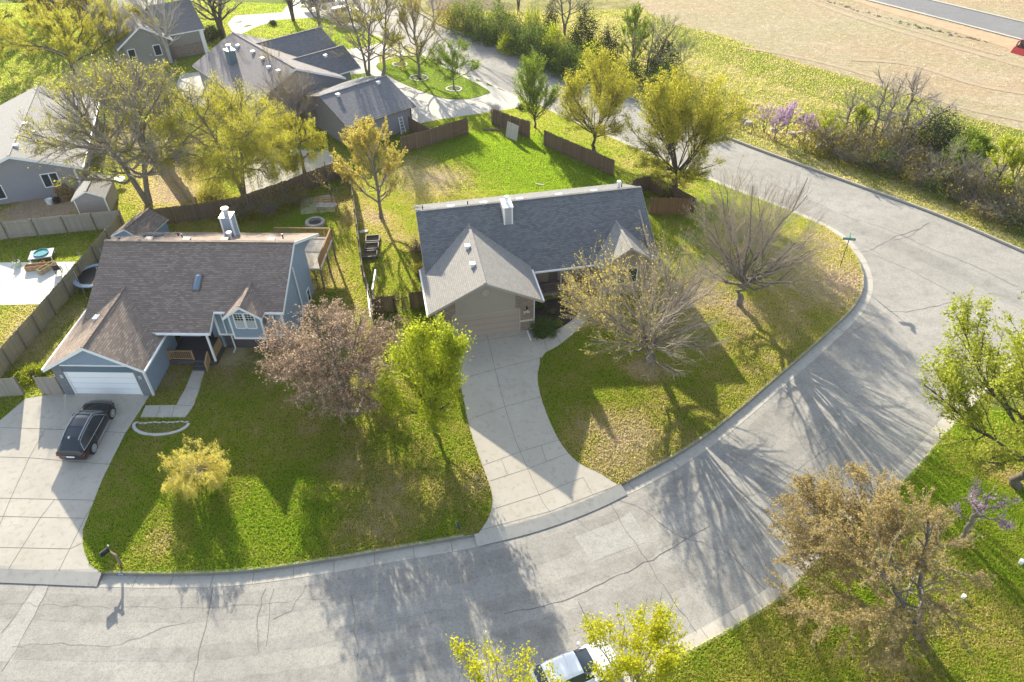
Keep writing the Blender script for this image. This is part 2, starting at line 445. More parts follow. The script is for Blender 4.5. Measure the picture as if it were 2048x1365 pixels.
M['lf_cedar'] = leafmat('lf_cedar', [(.022, .04, .018), (.04, .065, .025), (.06, .09, .03)], .25)
M['lf_shrub'] = leafmat('lf_shrub', [(.05, .10, .025), (.09, .155, .035), (.14, .20, .045)], .35)
M['lf_straw'] = leafmat('lf_straw', [(.36, .26, .11), (.46, .34, .16), (.5, .4, .22)], .4)
# ------------------------------------------------------------------ ground
DRYB = []   # (x, y, radius, value)
def blob(u, v, r, val, far=False):
    X = GS(u, v) if far else W(u, v); DRYB.append((X[0], X[1], r, val))
for a in [(330, 1085, 1.3, .5), (470, 720, 4, .25), (470, 690, 2, .35), (600, 850, 2.2, .2), (740, 1040, 2.2, .38), (700, 900, 1.5, .3), (690, 940, 1.2, .3), (780, 960, 1.8, .25),
          (560, 1060, 3, -.12), (420, 1040, 4.5, -.14), (640, 1010, 3, -.14), (250, 1090, 2.5, -.08), (880, 1000, 2, .2), (960, 960, 1.2, .35),
          (1240, 900, 3.2, .42), (1180, 850, 1.6, .25), (1300, 870, 2.5, .2), (1640, 560, 4.2, .33), (1690, 560, 3, .4), (1660, 480, 3, .35), (1400, 590, 2.2, .5), (1480, 620, 1.4, .45), (1300, 745, 1.2, .45), (1270, 735, 1, .4),
          (1500, 700, 5, .14), (1560, 640, 4, .16), (1400, 800, 5, .12), (1640, 600, 4, .15), (1200, 760, 2, -.1), (1340, 640, 3, .15),
          (790, 470, 1.6, .4), (760, 440, 1.2, .55), (720, 430, 2, .45), (880, 370, 4, .4), (850, 340, 3.4, .35), (930, 350, 2, .2), (800, 500, 2, .05), (680, 480, 2, .12), (650, 560, 2.5, .3), (690, 620, 2, .25),
          (1080, 330, 7.5, -.4), (1000, 290, 5, -.35), (1150, 360, 4.5, -.35), (930, 310, 4, -.2), (1200, 380, 3, -.2), (1020, 268, 1.5, .5),
          (1150, 270, 4, .12), (1250, 320, 4, .25), (1330, 350, 3, .2), (1100, 240, 3, .02), (1250, 375, 1.5, .5),
          (330, 385, 3, .5), (350, 340, 3.2, .6), (310, 300, 3, .5), (370, 390, 2, .55), (260, 270, 3, .45), (110, 415, 3.5, .8), (60, 425, 3, .8), (225, 290, 2, .5),
          (480, 440, 3, .1), (630, 430, 2, -.2), (580, 455, 2.5, -.15), (690, 400, 2, .3), (400, 445, 3, .2),
          (40, 495, 5, -.1), (130, 500, 4, .0), (30, 640, 3, .2), (120, 640, 2.5, .25), (60, 700, 2.5, .3), (90, 760, 1.5, 0),
          (330, 740, 2, .3), (350, 780, 1.5, .1), (430, 700, 2, .1)]:
    blob(*a)
for a in [(860, 150, 9, -.4), (950, 180, 4, -.4), (790, 135, 4, -.4), (690, 75, 8, -.2), (560, 15, 8, -.15), (720, 165, 3, -.3), (80, 160, 12, .0), (60, 60, 12, -.1), (150, 200, 8, .1)]: blob(*a)
for a in [(1880, 1220, 4, .05), (1960, 1000, 4, -.15), (1950, 1300, 4, .1), (1500, 1320, 3, .15), (2010, 1250, 2, .2), (1580, 1230, 1.6, .25), (1760, 1340, 2, .2), (2000, 940, 1.8, .5)]: blob(*a, far=True)
_B = np.array(DRYB)
def dryness(q):
    q = np.atleast_2d(q); r = np.full(len(q), .27)
    for x, y, R, v in _B:
        d2 = ((q[:, 0]-x)**2+(q[:, 1]-y)**2)/(R*R); r += v*np.exp(-d2)
    return r

def sheet(name, poly, mat, dz=0.0, grid=1.5, zf=None, dry=False, extra=None, parent=None):
    """ground sheet cut on a regular grid that follows the terrain; extra = [(poly, material)] are thin strips of the same object"""
    zf = zf or hh
    V, F4, U, mi = [], [], [], []
    allf = []
    def add(poly, dz, k):
        poly = np.array(poly, float); x0, y0 = np.floor(poly.min(0)/grid)*grid; x1, y1 = np.ceil(poly.max(0)/grid)*grid
        nx, ny = int(round((x1-x0)/grid)), int(round((y1-y0)/grid))
        cross = np.zeros((nx+1, ny+1), bool)
        for i in range(len(poly)):
            a, b = poly[i], poly[(i+1) % len(poly)]; n = max(2, int(np.linalg.norm(b-a)/(grid*.12))+2)
            s = a+(b-a)*np.linspace(0, 1, n)[:, None]
            cross[np.clip(((s[:, 0]-x0)/grid).astype(int), 0, nx), np.clip(((s[:, 1]-y0)/grid).astype(int), 0, ny)] = True
        gx = x0+np.arange(nx)*grid; gy = y0+np.arange(ny)*grid
        cc = np.stack(np.meshgrid(gx+grid/2, gy+grid/2, indexing='ij'), -1).reshape(-1, 2)
        ins = inpoly(cc, poly).reshape(nx, ny)
        vid = {}
        def vert(x, y):
            key = (round(x, 4), round(y, 4))
            if key not in vid: vid[key] = len(V); V.append((x, y, dz))
            return vid[key]
        for i in range(nx):
            for j in range(ny):
                a, b = gx[i], gy[j]
                if cross[i, j]:
                    q = poly
                    for ax, val, sg in ((0, a, 1), (0, a+grid, -1), (1, b, 1), (1, b+grid, -1)):
                        if len(q) < 3: break
                        d = sg*(q[:, ax]-val); r = []
                        for m in range(len(q)):
                            n = (m+1) % len(q)
                            if d[m] >= 0: r.append(q[m])
                            if (d[m] > 0) != (d[n] > 0) and abs(d[m]-d[n]) > 1e-12: r.append(q[m]+(q[n]-q[m])*d[m]/(d[m]-d[n]))
                        q = np.array(r) if r else np.zeros((0, 2))
                    ids = []
                    for p in q:
                        w = vert(p[0], p[1])
                        if not ids or ids[-1] != w: ids.append(w)
                    if len(ids) > 2 and ids[0] == ids[-1]: ids = ids[:-1]
                    if len(ids) > 2 and len(set(ids)) == len(ids):
                        pp = np.array([V[w][:2] for w in ids]); ar = .5*np.sum(pp[:, 0]*np.roll(pp[:, 1], -1)-pp[:, 1]*np.roll(pp[:, 0], -1))
                        if abs(ar) > 1e-5: allf.append(ids if ar > 0 else ids[::-1]); mi.append(k)
                elif ins[i, j]:
                    allf.append([vert(a, b), vert(a+grid, b), vert(a+grid, b+grid), vert(a, b+grid)]); mi.append(k)
    add(poly, dz, 0)
    mats = [mat]
    for k, (pl, mt, ez) in enumerate(extra or []):
        if mt not in mats: mats.append(mt)
        add(pl, dz+ez, mats.index(mt))
    A = np.array(V); A[:, 2] += zf(A[:, :2])
    me = bpy.data.meshes.new(name); me.from_pydata(A.tolist(), [], allf)
    for mt in mats: me.materials.append(mt)
    me.polygons.foreach_set('material_index', np.array(mi, np.int32))
    if dry:
        at = me.attributes.new('dry', 'FLOAT', 'POINT'); at.data.foreach_set('value', (dryness(A[:, :2])+(dry if dry is not True else 0)).astype(np.float32))
    me.update()
    o = bpy.data.objects.new(name, me); COL.objects.link(o)
    return tag(o, kind='structure')

def ribbon(pts, w):
    p = np.array(pts, float); n = len(p); L, R = [], []
    for i in range(n):
        d = p[min(i+1, n-1)]-p[max(i-1, 0)]; d /= np.linalg.norm(d)+1e-9; nn = np.array([-d[1], d[0]]); ww = w[i] if isinstance(w, (list, np.ndarray)) else w
        L.append(p[i]+nn*ww/2); R.append(p[i]-nn*ww/2)
    return np.array(L+R[::-1])
def wob(px, w, far=True, amp=.06, z=None):
    w = w*.62
    """a crack: world polyline through pixels with small wobble"""
    f = GS if far else W
    p = np.array([f(u, v)[:2] for u, v in px]); q = [p[0]]
    for i in range(len(p)-1):
        n = max(1, int(np.linalg.norm(p[i+1]-p[i])/.5))
        for k in range(1, n+1): q.append(p[i]+(p[i+1]-p[i])*k/n+rng.normal(0, amp, 2)*(k < n))
    return ribbon(q, w*rng.uniform(.55, 1.35, len(q)))
def wp(px, f=W): return np.array([f(u, v)[:2] for u, v in px])

flat = lambda z: (lambda q: np.full(len(np.atleast_2d(q)), z))

big = sheet('ground', [(-900, -500), (900, -500), (900, 1300), (-900, 1300)], M['grass'], 0, 100, flat(-1.6), dry=True)
LOTV = np.vstack([CURB, [[-60, 330], [-150, 330], [-150, 20]]])
sheet('lawn', LOTV, M['grass'], 0, 1.0 if False else 1.5, lambda q: np.where(inpoly(q, LOT) | (dist_line(q, CURB) < .4), -DROP+DROP*np.minimum(1, dist_line(q, CURB)/RUN), -DROP), dry=True)
sheet('corner_lawn', np.vstack([SEC, [[90, 20], [90, -25], [-10, -25]]]), M['grass'], 0, 1.5, flat(-1.0), dry=True)

# roads
ROADP = np.vstack([CURB, FARC, [[85, 42], [85, 18]], SEC[::-1], [[-80, -25], [-150, -25], [-150, 21]]])
ROADP = np.vstack([CURB, [[-58, 190]], FARC, [[70, 35]], SEC[::-1], [[0, -25], [-80, -25], [-80, 19]]])
CR = []
for px, w in [([(1218, 998), (1249, 1053), (1304, 1132), (1340, 1186), (1395, 1262)], .07), ([(1325, 1179), (1320, 1205), (1345, 1243), (1357, 1279)], .05),
              ([(1232, 994), (1287, 1016), (1350, 1064), (1461, 1105), (1532, 1177)], .05), ([(1008, 1225), (1125, 1199), (1270, 1133), (1350, 1090), (1420, 1048)], .06),
              ([(423, 1173), (413, 1230), (395, 1300), (385, 1365)], .06), ([(530, 1173), (513, 1230), (515, 1300)], .05), ([(547, 1173), (537, 1204), (530, 1290)], .04), ([(611, 1166), (582, 1218), (545, 1235)], .04),
              ([(20, 1290), (120, 1282), (210, 1290), (300, 1262), (380, 1235)], .03), ([(95, 1166), (65, 1230), (28, 1300), (0, 1340)], .05), ([(69, 1166), (27, 1230), (0, 1262)], .04),
              ([(1760, 600), (1781.6, 619.5), (1814, 620.6), (1876, 609), (1925, 595)], .06), ([(1740, 498), (1757, 488), (1802, 466.7), (1835, 456), (1861, 442)], .09), ([(1788, 477), (1820, 470), (1840, 455)], .05),
              ([(1734, 499), (1775, 518), (1816, 534), (1886, 571), (1925, 595), (1990, 622)], .04), ([(1755, 448), (1808, 469), (1857, 491), (1903, 510), (1940, 524), (2040, 570)], .06),
              ([(1740, 498), (1700, 505)], .04), ([(1695, 668), (1771, 622)], .03), ([(1300, 245), (1420, 305), (1560, 372), (1700, 432), (1755, 448)], .05), ([(1590, 440), (1700, 470), (1760, 505)], .04),
              ([(1560, 400), (1650, 440), (1720, 470)], .04), ([(1640, 720), (1700, 790), (1790, 850)], .03), ([(1480, 1000), (1560, 960), (1660, 890)], .03), ([(0, 1205), (180, 1210), (420, 1212), (640, 1195), (820, 1170)], .02),
              ([(1130, 1010), (1170, 1050), (1205, 1072), (1212, 1060)], .025), ([(700, 1180), (706, 1260), (720, 1330)], .035), ([(905, 1290), (925, 1330), (915, 1365)], .03)]:
    CR.append((wob(px, w), M['tar'], .012))
for px in ([(1151, 1070), (1232, 1039), (1252, 1094), (1184, 1121)], [(1232, 1039), (1262, 1020), (1296, 1080), (1252, 1094)], [(27, 1230), (69, 1166), (95, 1166), (65, 1230), (20, 1320), (-30, 1320)]):
    CR.append((wp(px, GS), M['asphalt_patch'], .006))
BAND = lambda d0, d1, a, b: (np.vstack([offs(d0, a, b), offs(d1, a, b)[::-1]]), M['asphalt_dark'], .003)
def offs(d, a, b, jit=.05):
    l = cutline(CURB, a, b); l = np.array([l[0]]+[l[i] for i in range(1, len(l)) if np.linalg.norm(l[i]-l[i-1]) > .3]); r = []
    for i in range(len(l)):
        t = l[min(i+1, len(l)-1)]-l[max(i-1, 0)]; t = t/np.linalg.norm(t); r.append(l[i]+np.array([t[1], -t[0]])*(d+rng.normal(0, jit)))
    return np.array(r)
def cutline(line, pxa, pxb, f=GS):
    a = f(*pxa)[:2]; b = f(*pxb)[:2]
    i = int(np.argmin(np.linalg.norm(line-a, axis=1))); j = int(np.argmin(np.linalg.norm(line-b, axis=1)))
    return np.vstack([[a], line[i+1:j], [b]]) if j > i+1 else np.array([a, b])
for d0, d1 in ((1.3, 2.9), (4.3, 5.1), (6.2, 7.6)): CR.append(BAND(d0, d1, (0, 1138), (1560, 750)))
for px in ([(1560, 402), (1700, 455), (1900, 545), (2048, 610), (2048, 590), (1900, 520), (1720, 440), (1580, 385)], [(960, 130), (1100, 190), (1250, 260), (1260, 250), (1100, 178), (980, 125)]): CR.append((wp(px, GS), M['asphalt_dark'], .003))
sheet('road', ROADP, M['asphalt'], 0, 6, flat(ROADZ), extra=CR)

def kerb(name, line, side, s0=None, s1=None, taper=(0, 0), wob_=True):
    """kerb and gutter along a world polyline; side=+1: street lies to the right of the direction of travel"""
    p = [line[0]]
    for i in range(1, len(line)):
        if np.linalg.norm(line[i]-p[-1]) > .25: p.append(line[i])
    q = []
    for i in range(len(p)-1):
        n = max(1, int(np.linalg.norm(p[i+1]-p[i])/1.0))
        for k in range(n): q.append(p[i]+(p[i+1]-p[i])*k/n)
    q.append(p[-1]); p = np.array(q); n = len(p)
    cum = np.concatenate([[0], np.cumsum(np.linalg.norm(np.diff(p, axis=0), axis=1))]); T = cum[-1]
    mb = MB(); prev = None
    for i in range(n):
        d = p[min(i+1, n-1)]-p[max(i-1, 0)]; d /= np.linalg.norm(d); o = np.array([d[1], -d[0]])*side
        h = 1.0
        if taper[0]: h = min(h, cum[i]/taper[0])
        if taper[1]: h = min(h, (T-cum[i])/taper[1])
        top = -1.19+(.22)*max(.06, h)
        sec = [(-.17, top-.2), (-.17, top), (-.03, top+.004), (0, top-.012), (.05, -1.187), (.78, -1.194), (.78, -1.3)]
        cur = [(p[i][0]+o[0]*a, p[i][1]+o[1]*a, z) for a, z in sec]
        if prev:
            for k in range(len(sec)-1):
                f = [prev[k], cur[k], cur[k+1], prev[k+1]]
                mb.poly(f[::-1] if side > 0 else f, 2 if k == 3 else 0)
        if i % 3 == 1 and prev:                      # contraction joints
            e = np.array([d[0], d[1], 0])*.014
            for k in (1, 3, 4):
                a, b = np.array(cur[k]), np.array(cur[k+1]); u = np.array([0, 0, .006])+(np.array([o[0], o[1], 0])*.006 if k == 3 else 0)
                mb.poly([a-e+u, b-e+u, b+e+u, a+e+u], 1)
        prev = cur
    o = mb.build(name, [M['kerb'], M['joint'], M['kerb_face_shade']]); return tag(o, kind='structure')

def cutline(line, pxa, pxb, f=GS):
    a = f(*pxa)[:2]; b = f(*pxb)[:2]
    i = int(np.argmin(np.linalg.norm(line-a, axis=1))); j = int(np.argmin(np.linalg.norm(line-b, axis=1)))
    return np.vstack([[a], line[i+1:j], [b]]) if j > i+1 else np.array([a, b])
# street on the right hand when walking the kerb from left to right of the picture
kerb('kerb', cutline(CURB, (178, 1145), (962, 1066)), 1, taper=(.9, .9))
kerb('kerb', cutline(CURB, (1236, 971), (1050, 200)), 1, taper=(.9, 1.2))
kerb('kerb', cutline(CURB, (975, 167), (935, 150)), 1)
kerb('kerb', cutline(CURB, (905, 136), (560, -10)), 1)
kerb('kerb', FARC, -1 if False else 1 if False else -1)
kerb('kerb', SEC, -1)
# ------------------------------------------------------------------ far side
def far_z(q): return np.full(len(np.atleast_2d(q)), -1.0)
sheet('far_verge', np.vstack([FARC, [[400, -60], [400, 400], [-30, 400]]]), M['grass'], 0, 3, far_z, dry=.32)
sheet('grass_strip', wp(smooth_px([(1310, 38), (1345, 50), (1450, 76), (1560, 118), (1720, 163), (1850, 204), (1940, 238), (2060, 266), (2060, 320), (1940, 300), (1830, 262), (1690, 215), (1560, 170), (1440, 122), (1345, 78)], 3, True), GS), M['grass'], .012, 3, far_z, dry=.08)
def fieldmat():
    m, N, L, out = newmat('field')
    g = N('ShaderNodeNewGeometry').outputs['Position']
    mp = N('ShaderNodeMapping'); L(g, mp.inputs[0]); mp.inputs['Rotation'].default_value = (0, 0, math.radians(50)); mp.inputs['Scale'].default_value = (.5, 1.3, 1)
    a = noise(N, L, mp.outputs[0], .055, 6, .7); b = noise(N, L, mp.outputs[0], .5, 6, .75); d = noise(N, L, g, 2.6, 6, .8); e = noise(N, L, mp.outputs[0], .16, 5, .6)
    c = mixc(N, L, maprange(N, L, a, .42, .56, 0, 1), (.39, .29, .18), (.355, .31, .185))
    c = mixc(N, L, maprange(N, L, e, .5, .68, 0, .75), c, (.43, .36, .255))
    c = mixc(N, L, maprange(N, L, b, .54, .70, 0, .6), c, (.24, .25, .09))
    c = mixc(N, L, maprange(N, L, d, .47, .66, 0, .8), c, (.21, .165, .10)); c = mixc(N, L, maprange(N, L, noise(N, L, g, 1.1, 6, .8), .5, .66, 0, .7), c, (.52, .44, .32))
    pbsdf(N, L, out, c, .95, d, .9, .12, spec=.05); return m
M['field'] = fieldmat()
def littermat():
    m, N, L, out = newmat('litter')
    g = N('ShaderNodeNewGeometry').outputs['Position']
    b = noise(N, L, g, .7, 6, .7); d = noise(N, L, g, 6, 6, .8)
    c = mixc(N, L, maprange(N, L, b, .35, .65, 0, 1), (.15, .115, .075), (.23, .175, .11))
    c = mixc(N, L, maprange(N, L, d, .5, .7, 0, .7), c, (.30, .25, .17))
    c = mixc(N, L, maprange(N, L, noise(N, L, g, .35, 5, .7), .52, .68, 0, .7), c, (.10, .14, .025))
    pbsdf(N, L, out, c, .95, d, .9, .08, spec=.05); return m
M['litter'] = littermat()
sheet('dry_field', wp([(1120, -60), (1250, -5), (1330, 45), (1450, 72), (1560, 115), (1720, 160), (1850, 200), (1940, 235), (2048, 262), (2300, 330), (3600, 700), (6000, 300), (4000, -330), (1600, -330)], GS), M['field'], .02, 4, far_z)
sheet('hedge_floor', wp(smooth_px([(850, 5), (920, 40), (1060, 92), (1180, 135), (1330, 195), (1500, 268), (1640, 315), (1760, 352), (1900, 400), (2060, 470), (2250, 540), (2200, 480), (2000, 390), (1830, 300), (1640, 235), (1500, 205), (1380, 150), (1300, 110), (1200, 75), (1060, 30), (960, -10)], 3, True), GS), M['litter'], .03, 2, far_z)
M['soil'] = plain('soil', (.42, .29, .175), .95, .3, .8, bstr=.6); M['rut'] = plain('rut', (.36, .28, .18), .95, .3, .8, bstr=.6)
trk = [(ribbon(wp(smooth_px(p, 5), GS), w_), M['rut'], .012) for p, w_ in (([(1560, -20), (1700, 32), (1850, 78), (1990, 118), (2100, 150)], 1.1), ([(1575, -24), (1712, 27), (1860, 72), (2000, 112)], .5), ([(1480, 95), (1620, 120), (1780, 165), (1920, 215), (2060, 245)], .7), ([(1700, 120), (1820, 130), (1950, 170), (2060, 190)], .9))]
sheet('dirt_strip', wp(smooth_px([(1620, -22), (1700, 0), (1800, 33), (1900, 62), (2010, 96), (2048, 112), (2300, 170), (2300, 144), (2048, 84), (1880, 42), (1738, 4), (1660, -20)], 3, True), GS), M['soil'], .04, 4, far_z, extra=trk)
sheet('far_road', wp([(1660, -22), (1740, 0), (1880, 36), (2048, 79), (2300, 142), (2300, 105), (2048, 47), (1850, 0), (1780, -18)], GS), M['asphalt_new'], .06, 6, far_z,
      extra=[(wp([(1652, -22), (1740, 0.5), (1880, 36.5), (2048, 80), (2300, 143.5), (2300, 147), (2048, 83), (1880, 39), (1736, 2.5)], GS), M['kerb'], .05), (wp([(1780, -19), (1850, -.5), (2048, 46.5), (2300, 104), (2300, 102), (2048, 44.5), (1852, -2.5)], GS), M['kerb'], .05)])
mbt = MB()      # ridge of turned earth along the far road
for i in range(70):
    t = i/70; u = 1650+t*330+rng.normal(0, 3); v = 2+t*82+rng.normal(0, 1.6)+ (6*math.sin(t*3) )
    X = GS(u, v); r = rng.uniform(.1, .32)
    ring = [(X[0]+r*1.5*math.cos(k*1.05)*rng.uniform(.7, 1.2), X[1]+r*math.sin(k*1.05)*rng.uniform(.7, 1.2), -1.02) for k in range(6)]
    for k in range(6): mbt.poly([ring[k], ring[(k+1) % 6], (X[0]+rng.normal(0, .1), X[1], -1+r*rng.uniform(.4, .9))])
tag(mbt.build('dirt_clods', M['field']), 'row of loose reddish dirt clods along the edge of the far new road', 'dirt', kind='stuff')

# ------------------------------------------------------------------ drives, paths, patios
def joints(pxlist, w=.026, f=W, ez=.006): return [(ribbon(wp(p, f), w), M['joint'], ez) for p in pxlist]
def drive_z(q):
    return hh(q)
LDRIVE = [(-330, 1150), (-200, 1085), (-150, 985), (-60, 985), (-20, 860), (52, 798), (130, 786), (296, 784), (299, 794), (250, 870), (205, 960), (178, 1030), (166, 1062), (166, 1090), (172, 1112), (180, 1130), (203, 1147), (203, 1152), (100, 1150), (-330, 1150)]
sheet('driveway', wp(LDRIVE), M['concrete_old'], .045, .3, drive_z,
      extra=joints([[(198, 795), (130, 860), (91, 860), (60, 915), (22, 998), (-20, 1100), (-40, 1150)], [(-20, 856), (88, 859), (256, 867)], [(-40, 914), (60, 917), (229, 931)], [(-60, 997), (22, 998), (192, 1002)], [(-80, 1032), (170, 1038)],
                    [(-100, 1094), (140, 1099), (164, 1088)], [(192, 1002), (170, 1038), (140, 1099), (110, 1165)], [(110, 1000), (82, 1036), (45, 1096), (8, 1160)], [(-150, 1136), (205, 1147)]], .032)+[(np.vstack([offs(.02, (-500, 1120), (204, 1146), 0), offs(.78, (-500, 1120), (204, 1146), 0)[::-1]]), M['kerb'], .008)])
RDRIVE = [(900, 672), (1063, 650), (1080, 716), (1075, 760), (1090, 820), (1120, 885), (1155, 925), (1200, 948), (1236, 972), (1238, 978), (1096, 1036), (960, 1073), (958, 1066), (980, 1030), (983, 985), (960, 920), (940, 860), (925, 790), (913, 735)]
sheet('driveway', wp(smooth_px(RDRIVE[1:10], 4).tolist()+RDRIVE[10:13]+smooth_px(RDRIVE[12:]+[RDRIVE[0]], 4).tolist()), M['concrete'], .045, .3, drive_z,
      extra=joints([[(973, 668), (990, 740), (1010, 815), (1030, 880), (1060, 950), (1085, 1005), (1107, 1036)], [(925, 759), (990, 740), (1083, 716)], [(950, 836), (1015, 813), (1084, 795)], [(966, 932), (1040, 905), (1119, 881)],
                    [(981, 963), (1058, 938), (1136, 908)], [(985, 1020), (1080, 990), (1166, 956)], [(960, 1062), (1100, 1024), (1235, 972)], [(1166, 956), (1185, 990)], [(1003, 921), (1015, 950)], [(1082, 892), (1093, 925)], [(908, 690), (975, 681), (1066, 667)]], .026)+[(np.vstack([offs(.02, (948, 1069), (1241, 969), 0), offs(.78, (948, 1069), (1241, 969), 0)[::-1]]), M['kerb'], .008)])
sheet('front_walk', wp(smooth_px([(1066, 668), (1080, 716), (1092, 706), (1120, 690), (1165, 652), (1200, 610), (1215, 570), (1193, 566), (1172, 600), (1140, 640), (1105, 662), (1087, 676)], 4, True)), M['concrete'], .045, 1.5,
      extra=joints([[(1110, 664), (1122, 690)], [(1140, 641), (1165, 655)], [(1165, 610), (1195, 620)], [(1086, 676), (1095, 704)]], .03))
sheet('front_walk', wp([(386, 741), (410, 742), (400, 780), (388, 812), (371, 836), (281, 836), (291, 812), (353, 811), (372, 776)]), M['concrete_old'], .035, 1.5,
      extra=joints([[(352, 811), (388, 813)], [(321, 812), (313, 836)], [(350, 812), (343, 836)], [(372, 776), (400, 780)]], .03))
sheet('patio', wp([(-260, 530), (0, 526), (152, 524), (128, 560), (88, 609), (0, 611), (-260, 615)]), M['concrete_bright'], .03, 1.5, extra=joints([[(-60, 565), (115, 567)], [(85, 568), (58, 604)], [(30, 527), (-30, 611)]], .03))
sheet('patio', wp([(601, 400), (664, 389), (672, 402), (670, 424), (602, 430)]), M['concrete'], .05, 1.5)
sheet('patio', wp([(480, 372), (500, 330), (520, 300), (600, 300), (640, 305), (655, 300), (676, 326), (492, 392)]), M['concrete_far'], .03, 1.5)
sheet('patio', wp([(352, 170), (362, 148), (400, 145), (430, 165), (450, 190), (410, 215), (370, 205)]), M['concrete_far'], .03, 1.5)
sheet('patio', wp([(150, 300), (180, 250), (240, 250), (230, 290), (215, 330), (165, 340)]), M['litter'], .02, 1.5)
isl = smooth_px([(752, 133), (790, 116), (834, 113), (880, 132), (975, 180), (966, 191), (935, 199), (890, 198), (840, 182), (790, 160)], 4, True)
sheet('driveway', wp(smooth_px([(660, 105), (700, 99), (740, 92), (775, 85), (838, 103), (905, 136), (960, 158), (992, 173), (1040, 197), (1035, 216), (960, 228), (890, 238), (832, 250), (800, 270), (810, 225), (785, 195), (745, 150), (700, 150), (676, 140)], 3, True)), M['concrete_far'], .025, 1.5)
sheet('lawn', wp(isl), M['grass'], .05, 1.0, dry=True)
sheet('lawn', wp(smooth_px([(678, 165), (700, 151), (730, 152), (748, 172), (700, 180)], 3, True)), M['grass'], .05, 1.0, dry=True)
sheet('driveway', wp([(455, 48), (470, 32), (540, 27), (600, 22), (660, 16), (700, 40), (640, 36), (560, 40), (520, 52), (490, 66), (470, 72)]), M['concrete_far'], .025, 2)
sheet('driveway', wp([(560, 30), (600, -20), (660, -30), (740, -10), (720, 60), (690, 55), (640, 32)]), M['concrete_far'], .028, 2)
sheet('flower_bed', wp(smooth_px([(1066, 664), (1060, 630), (1070, 606), (1130, 596), (1200, 575), (1195, 590), (1172, 612), (1140, 645), (1105, 665), (1085, 680)], 3, True)), M['mulch'], .05, 1.0)
sheet('dirt_patch', wp(smooth_px([(818, 470), (842, 480), (850, 520), (856, 570), (846, 600), (836, 560), (828, 520)], 3, True)), M['litter'], .02, 1.0)
sheet('dirt_patch', wp(smooth_px([(790, 630), (820, 640), (850, 690), (845, 740), (822, 700), (800, 660)], 3, True)), M['litter'], .015, 1.0)
# ------------------------------------------------------------------ houses
def wallpoly(mb, pts, t, m=0):
    """vertical wall slab: outline given (ccw seen from outside), thickness t inwards"""
    p = [np.array(q, float) for q in pts]; n = np.zeros(3)
    for i in range(len(p)): n += np.cross(p[i], p[(i+1) % len(p)])
    n /= np.linalg.norm(n); mb.prism(p, -n*t, m)
def window(parent, c, right, w, h, mats, panes=1, grid=None, fw=.07, up=(0, 0, 1), nrm=None, name='window'):
    """window: frame with pane and muntins; c = centre on the wall, right = unit vector along the wall"""
    r = np.array(right, float); u = np.array(up, float); n = np.cross(r, u) if nrm is None else np.array(nrm, float); c = np.array(c, float)
    mb = MB()
    def bar(a, b, wd, d=.06): mb.bar(c+r*a[0]+u*a[1]+n*d/2, c+r*b[0]+u*b[1]+n*d/2, wd, d, 0, up=n) if False else mb.prism([c+r*x+u*y for x, y in rect(a, b, wd)], n*d)
    def rect(a, b, wd):
        if abs(a[0]-b[0]) < 1e-6: return [(a[0]-wd/2, a[1]), (a[0]+wd/2, a[1]), (b[0]+wd/2, b[1]), (b[0]-wd/2, b[1])]
        return [(a[0], a[1]-wd/2), (b[0], b[1]-wd/2), (b[0], b[1]+wd/2), (a[0], a[1]+wd/2)]
    bar((-w/2-fw/2, -h/2-fw/2*0-fw/2), (-w/2-fw/2, h/2+fw/2), fw); bar((w/2+fw/2, -h/2-fw/2), (w/2+fw/2, h/2+fw/2), fw)
    bar((-w/2, -h/2-fw/4), (w/2, -h/2-fw/4), fw, .075); bar((-w/2, h/2+fw/4), (w/2, h/2+fw/4), fw)
    for k in range(1, panes): x = -w/2+w*k/panes; bar((x, -h/2+.02), (x, h/2-.02), fw, .055)
    f = mb.build(name, mats[0], parent)
    g = MB(); g.poly([c+r*x+u*y+n*.02 for x, y in ((-w/2, -h/2), (w/2, -h/2), (w/2, h/2), (-w/2, h/2))]); g.build('pane', mats[1], f)
    if grid:
        q = MB()
        for a, b in grid: q.prism([c+r*x+u*y+n*.022 for x, y in rect(a, b, .025)], n*.015)
        q.build('muntins', mats[0], f)
    return f
def vent_box(parent, c, s=(.38, .38, .16), mat='trim_white', name='roof_vent', slope=(0, 0)):
    mb = MB(); x, y, z = c
    mb.box(x-s[0]/2, x+s[0]/2, y-s[1]/2, y+s[1]/2, z-.12, z+s[2]*.7); mb.box(x-s[0]*.6, x+s[0]*.6, y-s[1]*.6, y+s[1]*.6, z+s[2]*.72, z+s[2])
    return mb.build(name, M[mat], parent)
def pipe(parent, c, h=.45, r=.05, mat='black_metal', cap=False, name='vent_pipe'):
    mb = MB(); x, y, z = c; mb.tube([(x, y, z-.2), (x, y, z+h)], r, 8)
    if cap: mb.tube([(x, y, z+h-.02), (x, y, z+h+.16)], r*1.5, 10)
    return mb.build(name, M[mat], parent)
def downspout(parent, pts, mat='trim_white', r=.05):
    mb = MB()
    for a, b in zip(pts[:-1], pts[1:]): mb.bar(a, b, r*2, r*1.6)
    return mb.build('downspout', M[mat], parent)
def gutter(parent, a, b, mat='trim_white'):
    mb = MB(); mb.bar(a, b, .12, .12); return mb.build('gutter', M[mat], parent)
